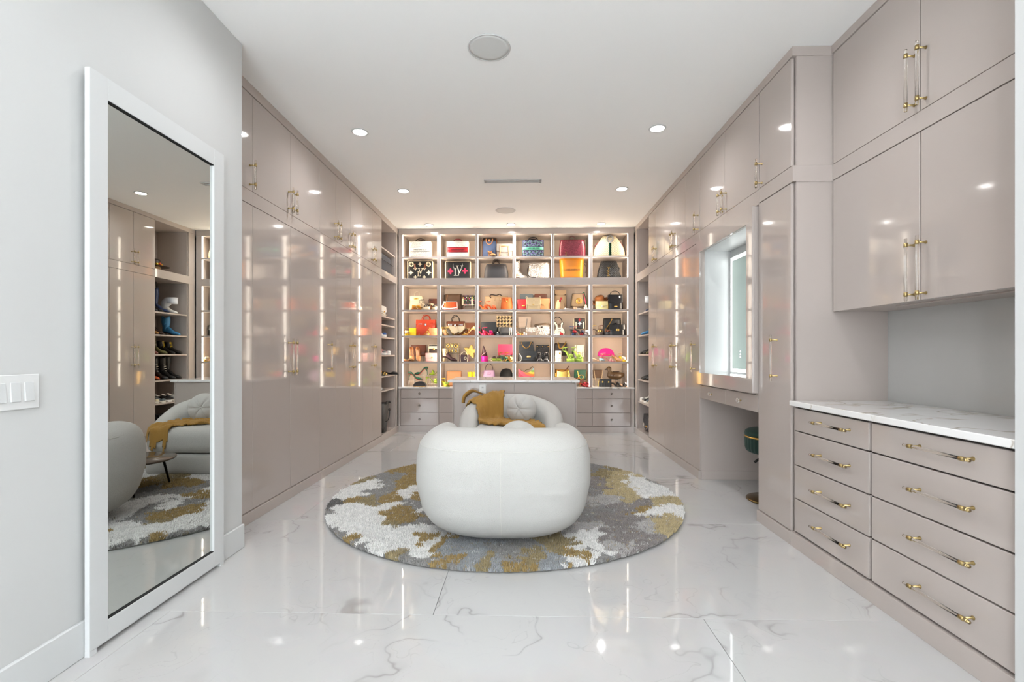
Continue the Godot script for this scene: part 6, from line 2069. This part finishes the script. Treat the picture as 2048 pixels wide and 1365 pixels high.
	shoe("red_ruffle_heel", "bright red heel nearest the lit strip under the green bag", at_row(0.912, 6, 7.2), 0.9, "sandal", 0.21, 0.05, "red", "red", "gold", {bow = "crimson"})
	bag("canvas_pouch", "brown monogram pouch with pale straps on a clear riser", "handbag", 1.052, 1.203, 6, 0.125, 7.38, 0.06, {m = "canvas_brown", lift = 0.125, top = 1.05, bulge = 0.0, strap = [[[Vector3(-0.06, 0.12, 0.035), Vector3(-0.05, 0.05, 0.045), Vector3(-0.04, -0.03, 0.05)], 0.009, "beige", Vector3.RIGHT], [[Vector3(0.075, 0.12, 0.035), Vector3(0.065, 0.05, 0.045), Vector3(0.055, -0.02, 0.05)], 0.009, "beige", Vector3.RIGHT]]})
	duck_bag()
	bag("box_bag", "black ribbed box bag with two triangular gold fittings on the ledge", "handbag", 1.127, 1.308, 6, 0.12, 7.2, 0.07, {m = "black", n = 9.0, bulge = 0.0, stripe = [[0.004, "charcoal", -0.06], [0.004, "charcoal", -0.02], [0.004, "charcoal", 0.02], [0.004, "charcoal", 0.06]], marks = [["star", -0.5, 0.62, 0.018, "gold"], ["star", 0.5, 0.62, 0.018, "gold"]], chain = [[[Vector3(-0.095, 0.1, 0.03), Vector3(-0.11, 0.05, 0.04), Vector3(-0.115, 0.01, 0.05)], 0.006, "gold"]]})
	shoe("black_sandal", "black strappy sandal with gold buckle beside the ribbed box bag", at_row(1.368, 6, 7.22), 0.8, "sandal", 0.22, 0.06, "black", "black", "black", {bow = "black"})
	shoe("black_sandal", "black strappy sandal with tan lining at the right end of the ledge", at_row(1.466, 6, 7.22), 0.9, "sandal", 0.22, 0.06, "black", "nude", "black", {bow = "charcoal"})


func straw_hat() -> void:
	var t := thing("straw_hat", "woven straw hat with curled brim tilted over the green-gold clutch", "hat", at_row(1.165, 3, 7.36, 0.12))
	t.rotation = Vector3(0.35, 0, 0.28)
	var st := S()
	var rings := []
	for s in [[0.07, 0.0], [0.10, -0.004], [0.135, 0.0], [0.152, 0.014], [0.151, 0.018], [0.134, 0.005], [0.10, 0.002], [0.082, 0.006], [0.078, 0.05], [0.07, 0.095], [0.05, 0.112], [0.02, 0.106], [0.0, 0.100]]:
		var ring := PackedVector3Array()
		for j in 36:
			var a := TAU * j / 36
			var curl := 0.035 * pow(absf(cos(a)), 2.0) * smoothstep(0.1, 0.15, s[0])
			ring.append(Vector3(cos(a) * s[0], s[1] + curl, sin(a) * s[0] * 0.9))
		rings.append(ring)
	loft(st, rings, false, false)
	part("weave", st, M.straw_weave, t)


func guitar_bag() -> void:
	var t := thing("guitar_bag", "ivory bag shaped like an electric guitar with black strap", "handbag", at_row(0.542, 4, 7.36, 0.002))
	t.rotation = Vector3(-0.12, 0, 0.06)
	var c := []
	for p in [[-0.06, 0.004], [0.0, 0.0], [0.06, 0.006], [0.082, 0.045], [0.072, 0.09], [0.052, 0.12], [0.05, 0.15], [0.066, 0.185], [0.058, 0.205], [0.034, 0.198], [0.02, 0.172], [0.0, 0.165], [-0.024, 0.172], [-0.05, 0.218], [-0.078, 0.222], [-0.074, 0.19], [-0.056, 0.15], [-0.058, 0.11], [-0.074, 0.085], [-0.082, 0.045], [-0.06, 0.004]]:
		c.append(Vector3(p[0], p[1], 0))
	var poly := PackedVector2Array()
	var cc := curve(c, 60)
	for k in cc.size() - 1:
		poly.append(Vector2(cc[k].x, cc[k].y))
	var st := S()
	plate(st, poly, 0.045)
	part("body", st, M.ivory, t)
	st = S()
	var edge := []
	for k in poly.size():
		edge.append(Vector3(poly[k].x, poly[k].y, 0.022))
	tube(st, edge, 0.004, 6, true)
	part("piping", st, M.dark_brown, t)
	st = S()
	box(st, Vector3(0, 0.16, 0.025), Vector3(0.05, 0.05, 0.006), 0.001)
	for k in 3:
		box(st, Vector3(0.0, 0.06 + 0.032 * k, 0.025), Vector3(0.044, 0.01, 0.006), 0.001)
	part("pickup", st, M.bronze_brown, t)
	st = S()
	tube(st, curve([Vector3(-0.07, 0.21, 0), Vector3(-0.085, 0.25, 0), Vector3(-0.03, 0.295, 0), Vector3(0.03, 0.275, 0), Vector3(0.055, 0.2, 0)], 20), 0.0055, 7)
	part("strap", st, M.black, t)


func star_bag() -> void:
	var t := thing("star_bag", "glittering gold star-shaped bag leaning behind the dark plum bag", "handbag", at_row(-0.838, 5, 7.4, 0.155))
	riser(-0.838, 5, 7.4, 0.12, 0.07, 0.06, "gold star-shaped bag")
	t.rotation.z = -0.2
	var c := []
	for k in 20:
		var a := PI / 2 + TAU * k / 20
		var r: float = 0.105 if k % 4 == 0 else 0.054 if k % 4 == 2 else 0.077
		c.append(Vector3(cos(a) * r, sin(a) * r, 0))
	c.append(c[0])
	var cc := curve(c, 60)
	var poly := PackedVector2Array()
	for k in cc.size() - 1:
		poly.append(Vector2(cc[k].x, cc[k].y))
	var st := S()
	plate(st, poly, 0.05)
	part("body", st, M.glitter, t)
	st = S()
	for z in [-0.025, 0.025]:
		var e := []
		for p in poly:
			e.append(Vector3(p.x, p.y, z))
		tube(st, e, 0.006, 6, true)
	part("rim", st, M.gold_cloth, t)


func half_moon(called: String, label: String, cat: String, x: float, row: int, z: float, w: float, h: float, d: float, m: String, lift: float) -> void:
	var t := thing(called, label, cat, at_row(x, row, z, lift + 0.001))
	if lift > 0.0:
		riser(x, row, z, 0.12, lift, 0.06, label)
	var poly := PackedVector2Array([Vector2(-w * 0.96, 0.0), Vector2(w * 0.96, 0.0)])
	for k in 21:
		var a := PI * k / 20
		poly.append(Vector2(cos(a) * w, 0.012 + sin(a) * (h - 0.012)))
	var st := S()
	plate(st, poly, d)
	part("body", st, M[m], t)
	st = S()
	for s in [-1, 1]:
		var e := []
		for p in poly:
			e.append(Vector3(p.x, p.y, s * d / 2))
		tube(st, e, 0.004, 6, true)
	part("piping", st, M[m], t)
	st = S()
	if lift == 0.0:
		chain(st, curve([Vector3(-w, 0.006, d * 0.5), Vector3(-w * 0.4, 0.004, d * 0.75), Vector3(w * 0.2, 0.005, d * 0.7), Vector3(w * 0.9, 0.005, d * 0.5)], 12), 0.007)
		part("chain", st, M.gold, t)
	else:
		tube(st, [Vector3(-w * 0.8, 0.02, d / 2 + 0.003), Vector3(w * 0.8, 0.02, d / 2 + 0.003)], 0.0025, 6)
		part("zip", st, M.gold, t)


func rainbow_bag() -> void:
	var x := (-0.099 + 0.152) / 2
	var t := thing("rainbow_bag", "hobo bag with curved rainbow bands and olive strap", "handbag", at_row(x, 6, 7.33, 0.0))
	var w := 0.118
	var d := 0.07
	# crescent bag: curved bands cut from concentric arcs round a point above its right horn
	var c := []
	for p in [[-0.118, 0.275], [-0.07, 0.235], [0.0, 0.21], [0.06, 0.228], [0.115, 0.29]]:
		c.append(Vector3(p[0], p[1], 0))
	var shape := PackedVector2Array()
	for p in curve(c, 24):
		shape.append(Vector2(p.x, p.y))
	for p in [[0.124, 0.2], [0.12, 0.08], [0.10, 0.0], [-0.085, 0.0], [-0.114, 0.06], [-0.124, 0.18]]:
		shape.append(Vector2(p[0], p[1]))
	var radii := [0.0, 0.05, 0.085, 0.118, 0.155, 0.205, 0.6]
	for b in 6:
		var disc := PackedVector2Array()
		var hole := PackedVector2Array()
		for k in 40:
			var a := TAU * k / 40
			disc.append(Vector2(0.105, 0.295) + Vector2(cos(a) * 1.15, sin(a) * 0.9) * radii[b + 1])
			hole.append(Vector2(0.105, 0.295) + Vector2(cos(a) * 1.15, sin(a) * 0.9) * radii[b])
		for piece in Geometry2D.intersect_polygons(shape, disc):
			var rest: Array = [piece] if b == 0 else Geometry2D.clip_polygons(piece, hole)
			for q in rest:
				var st := S()
				plate(st, q, d)
				part("band", st, M["rain%d" % [5, 4, 3, 2, 1, 0][b]], t)
	var st2 := S()
	tube(st2, curve([Vector3(-w * 0.95, 0.265, 0), Vector3(-0.04, 0.225, 0.03), Vector3(0.0, 0.25, 0.03), Vector3(0.05, 0.262, 0.02), Vector3(w * 0.8, 0.30, 0), Vector3(w * 0.95, 0.275, 0)], 24), 0.005, 7)
	part("strap", st2, M.khaki, t)


func duck_bag() -> void:
	var x: float = 1.376
	var t := thing("duck_bag", "glossy brown bag shaped like a sitting duck", "handbag", at_row(x, 6, 7.38, 0.098))
	riser(x, 6, 7.38, 0.16, 0.097, 0.1, "glossy brown duck-shaped bag")
	var f := func(p: Vector3) -> float:
		var body_d := ((p - Vector3(0.02, 0.062, 0)) / Vector3(0.115, 0.062, 0.06)).length() - 1.0
		var tail := ((p - Vector3(0.12, 0.082, 0)) / Vector3(0.035, 0.026, 0.03)).length() - 1.0
		var neck := capsule(p, Vector3(-0.062, 0.075, 0), Vector3(-0.072, 0.155, 0), 0.036, 0.024)
		var head := ((p - Vector3(-0.076, 0.175, 0)) / Vector3(0.035, 0.031, 0.028)).length() - 1.0
		var a := -smax(-body_d * 0.06, -tail * 0.026, 0.03)
		a = -smax(-a, -neck, 0.03)
		return smax(-smax(-a, -head * 0.03, 0.02), 0.003 - p.y, 0.005)
	var st := S()
	nets(st, Vector3(-0.13, -0.004, -0.07), Vector3(0.17, 0.22, 0.07), 0.0065, f)
	part("body", st, M.bronze_brown, t)
	st = S()
	tube(st, [Vector3(-0.104, 0.168, 0), Vector3(-0.125, 0.162, 0), Vector3(-0.142, 0.158, 0)], [0.014, 0.01, 0.004], 10)
	part("beak", st, M.dark_brown, t)
	st = S()
	ball(st, Vector3(-0.082, 0.183, 0.024), Vector3(0.006, 0.006, 0.005), 8)
	part("eye", st, M.gold, t)
	for s in [-1, 1]:
		st = S()
		ball(st, Vector3(0.045, 0.066, 0.055 * s), Vector3(0.075, 0.032, 0.012), 14)
		part("wing", st, M.bronze_brown, t)
	st = S()
	box(st, Vector3(0.03, 0.126, 0), Vector3(0.1, 0.012, 0.05), 0.004)
	part("lid", st, M.dark_brown, t)


func capsule(p: Vector3, a: Vector3, b: Vector3, ra: float, rb: float) -> float:
	var h := clampf((p - a).dot(b - a) / (b - a).length_squared(), 0.0, 1.0)
	return (p - a - (b - a) * h).length() - lerpf(ra, rb, h)


# ------------------------------------------------------------------ the open towers at the ends of the two runs
func bag_at(called: String, label: String, cat: String, pos: Vector3, turn: float, w: float, h: float, d: float, o: Dictionary) -> void:
	var t := thing(called, label, cat, pos + Vector3(0, 0.0005, 0), turn)
	bag_parts(t, w, h, d, o)


func side_goods() -> void:
	var R := PI / 2
	var t: Node3D
	var st: SurfaceTool
	# ---- mirror side
	var x := -2.03
	bag_at("travel_bag", "large charcoal travel bag on the upper mirror-side shelf", "travel bag", V(-2.06, 2.305, 6.68), R, 0.60, 0.25, 0.26, {m = "charcoal_soft", n = 5.0, dtop = 0.85, bulge = 0.03, cord = [[[Vector3(-0.28, 0.15, 0.135), Vector3(0.0, 0.145, 0.14), Vector3(0.28, 0.15, 0.135)], 0.004, "black"]]})
	bag_at("flap_bag", "white quilted flap bag alone on its mirror-side shelf", "handbag", V(-1.98, 1.688, 6.50), R, 0.26, 0.135, 0.1, {m = "quilt_white", flap = [0.6, "quilt_white", 0.15], top = 0.95, cord = [[[Vector3(-0.11, 0.03, 0.06), Vector3(0.0, 0.012, 0.075), Vector3(0.11, 0.03, 0.06)], 0.005, "cream"]], clasp = [[0.0, 0.45, 0.03, 0.02, "gold"]]})
	shoe("sneaker", "white and blue low sneaker, mirror-side shelf", V(x, 1.402, 6.50), R, "sneaker", 0.27, 0.03, "white", "white", "", {toe = "blue"})
	shoe("sneaker", "pink and white chunky sneaker nearest the glossy door, mirror side", V(x, 1.155, 6.48), R, "sneaker", 0.28, 0.03, "pink", "white", "", {toe = "grey", lace = "charcoal"})
	shoe("sneaker", "pink and white chunky sneaker further from the door, mirror side", V(x + 0.01, 1.155, 6.66), R, "sneaker", 0.28, 0.03, "pink", "white", "", {toe = "white", lace = "charcoal"})
	shoe("black_slide", "black flat sandal with gold buckle by the door, mirror-side shelf", V(x, 0.868, 6.47), R, "sandal", 0.25, 0.022, "black", "black", "black", {slide = true, bow = "gold"})
	shoe("black_slide", "black flat sandal with gold strap, second from the door, mirror side", V(x + 0.02, 0.868, 6.64), R, "sandal", 0.25, 0.022, "gold_cloth", "black", "black", {slide = true})
	shoe("black_slide", "long black pointed flat sticking out over the mirror-side shelf edge", V(x + 0.09, 0.868, 6.84), R, "pump", 0.26, 0.016, "black", "charcoal", "black", {heel_r = 0.02})
	shoe("white_slide", "black and white slide on the lowest mirror-side board", V(x, 0.671, 6.49), R, "sandal", 0.25, 0.022, "white", "black", "black", {slide = true})
	t = thing("mesh_bin", "tall grey mesh bin with black base and cord below the mirror-side shelves", "bin", V(-2.02, 0.0905, 6.55))
	st = S()
	body(st, [[0.07, 0.10, 0.10, 5.0], [0.40, 0.125, 0.125, 5.0], [0.402, 0.118, 0.118, 5.0], [0.1, 0.094, 0.094, 5.0]], 28)
	part("mesh_wall", st, M.mesh_grey, t)
	st = S()
	body(st, [[0.0, 0.098, 0.098, 5.0], [0.07, 0.1015, 0.1015, 5.0]], 28)
	part("base", st, M.black, t)
	st = S()
	ribbon(st, curve([Vector3(0.13, 0.40, -0.09), Vector3(0.14, 0.425, -0.03), Vector3(0.14, 0.425, 0.04), Vector3(0.13, 0.40, 0.1)], 12), 0.03, 0.012, Vector3.RIGHT)
	part("handle", st, M.black, t)
	st = S()
	tube(st, curve([Vector3(0.13, 0.30, -0.06), Vector3(0.15, 0.31, -0.03), Vector3(0.15, 0.22, -0.01), Vector3(0.145, 0.17, 0.04), Vector3(0.135, 0.16, 0.1)], 20), 0.006, 7)
	ball(st, Vector3(0.14, 0.305, -0.055), Vector3(0.018, 0.02, 0.014), 10)
	part("cord", st, M.black, t)
	# ---- vanity side
	x = 1.80
	for k in 2:
		t = thing("brimmed_hat", ["tan wide-brimmed hat at the bottom of the hat stack", "dark brown hat with flowered band on top of the stack"][k], "hat", V(1.88, 2.3305 + 0.075 * k, 6.62))
		st = S()
		lathe(st, [[0.085, 0.0], [0.14, 0.004], [0.19, 0.0], [0.192, 0.004], [0.14, 0.009], [0.092, 0.008], [0.088, 0.05], [0.078, 0.084 + 0.02 * k], [0.05, 0.09 + 0.02 * k], [0.0, 0.08 + 0.02 * k]], 36)
		part("felt", st, [M.beige, M.dark_brown][k], t)
		st = S()
		if k == 0:
			lathe(st, [[0.093, 0.009], [0.0935, 0.03], [0.09, 0.03]], 30)
			part("hatband", st, M.black, t)
		else:
			for j in 14:
				var a := TAU * j / 14
				st = S()
				ball(st, Vector3(cos(a) * 0.093, 0.03 + 0.008 * (j % 2), sin(a) * 0.093), Vector3(0.02, 0.018, 0.02), 8)
				part("flower", st, [M.mustard, M.red, M.yellow, M.orange][j % 4], t)
	# tall boots at the back, shorter pairs before them
	var B := [
		["cowboy_boot", "grey glossy pointed boot nearest the door on the top boot shelf", 1.80, 1.751, 6.43, "boot", 0.26, 0.04, "charcoal", {tall = 0.22, scoop = 0.03}],
		["tall_boot", "tall black boot behind the navy boot on the top boot shelf", 1.96, 1.751, 6.52, "boot", 0.25, 0.05, "black", {tall = 0.43, shaft = 0.062}],
		["patent_bootie", "black patent ankle bootie beside the navy boot", 1.79, 1.751, 6.53, "bootie", 0.24, 0.05, "black_gloss", {tall = 0.13}],
		["cowboy_boot", "navy blue short boot in the middle of the top boot shelf", 1.80, 1.751, 6.645, "boot", 0.26, 0.045, "navy_boot", {tall = 0.30, scoop = 0.03, shaft = 0.058}],
		["tall_boot", "tall black boot standing behind the pale slouched boot", 1.96, 1.751, 6.80, "boot", 0.25, 0.05, "black", {tall = 0.44, shaft = 0.066}],
		["slouch_boot", "pale silver-white boot with wide open slouched shaft", 1.83, 1.751, 6.86, "boot", 0.25, 0.03, "white", {tall = 0.21, shaft = 0.085, slouch = 0.12, mshaft = "pale_cloth"}],
		["fringe_boot", "tan suede fringed boot nearest the door, second boot shelf", 1.80, 1.437, 6.45, "boot", 0.26, 0.045, "suede", {tall = 0.20, shaft = 0.075, slouch = 0.05}],
		["tall_boot", "brown croc-look boot in the middle of the second boot shelf", 1.85, 1.437, 6.61, "boot", 0.26, 0.05, "boot_brown", {tall = 0.28, shaft = 0.06}],
		["tall_boot", "black boot beside the sky blue one, second boot shelf", 1.93, 1.437, 6.745, "boot", 0.25, 0.05, "black", {tall = 0.27, shaft = 0.055}],
		["cowboy_boot", "sky blue pointed cowboy boot on the second boot shelf", 1.79, 1.437, 6.85, "boot", 0.26, 0.045, "sky_blue", {tall = 0.22, scoop = 0.04, shaft = 0.06}],
		["cowboy_boot", "dusty rose cowboy boot nearest the door, third boot shelf", 1.80, 1.165, 6.43, "boot", 0.27, 0.04, "rose_boot", {tall = 0.24, scoop = 0.02}],
		["chelsea_boot", "grey ankle boot behind the olive one, third boot shelf", 1.93, 1.165, 6.55, "boot", 0.25, 0.035, "grey", {tall = 0.23}],
		["combat_boot", "olive lace-up combat boot, third boot shelf", 1.80, 1.165, 6.60, "boot", 0.27, 0.035, "khaki", {tall = 0.22, laces = true, lace = "cream"}],
		["high_top", "black high-top with yellow laces nearer the olive boot", 1.80, 1.165, 6.755, "boot", 0.27, 0.03, "black", {tall = 0.16, laces = true, lace = "yellow", cat = "sneaker"}],
		["high_top", "black high-top with yellow laces at the far end of the shelf", 1.79, 1.165, 6.885, "boot", 0.27, 0.03, "black", {tall = 0.15, laces = true, lace = "yellow", cat = "sneaker"}],
		["ankle_boot", "dark red glittering boot nearest the door, fourth shelf", 1.84, 0.805, 6.40, "boot", 0.25, 0.05, "crimson", {tall = 0.24}],
		["ankle_boot", "burnt orange boot beside the dark red one", 1.82, 0.805, 6.50, "boot", 0.25, 0.05, "orange_boot", {tall = 0.24}],
		["printed_boot", "black cowboy boot with white stripes, fourth shelf", 1.80, 0.805, 6.63, "boot", 0.26, 0.05, "black", {tall = 0.27, laces = true, lace = "white", shaft = 0.06}],
		["printed_boot", "black cowboy boot with cream toe, fourth shelf", 1.78, 0.805, 6.75, "boot", 0.26, 0.05, "black", {tall = 0.27, laces = true, lace = "ivory", shaft = 0.06}],
		["tall_boot", "plain black pointed boot at the far end of the fourth shelf", 1.80, 0.805, 6.88, "boot", 0.27, 0.05, "black", {tall = 0.28, shaft = 0.058}]]
	for b in B:
		shoe(b[0], b[1], V(b[2], b[3], b[4]), -R, b[5], b[6], b[7], b[8], "dark_brown", "dark_brown", b[9])
	var N := [["cream and tan low sneaker nearest the door, fifth shelf", "cream", "rubber", 6.43], ["grey-blue runner second from the door, fifth shelf", "slate", "rubber", 6.55], ["black and white low sneaker in the middle of the fifth shelf", "black", "white", 6.67], ["black sneaker with grey toe, fourth on the fifth shelf", "charcoal", "rubber", 6.78], ["white sneaker with long hanging lace at the far end", "white", "white", 6.89]]
	for b in N:
		shoe("sneaker", b[0], V(1.795, 0.486, b[3]), -R, "sneaker", 0.28, 0.03, b[1], b[2], "", {lace = "white" if b[1] != "white" else "grey", toe = "grey" if b[1] == "charcoal" else b[1]})
	bag_at("flap_bag", "black quilted bag with gold emblem on the floor of the boot tower", "handbag", V(1.79, 0.0905, 6.70), -R, 0.42, 0.22, 0.18, {m = "quilt_charcoal", top = 0.9, n = 4.0, bulge = 0.04, flap = [0.62, "quilt_charcoal", 0.35], clasp = [[0.0, 0.3, 0.05, 0.03, "gold"]], cord = [[[Vector3(-0.13, 0.09, 0.1), Vector3(-0.06, 0.04, 0.11), Vector3(0.06, 0.04, 0.11), Vector3(0.13, 0.09, 0.1)], 0.006, "silver"]]})
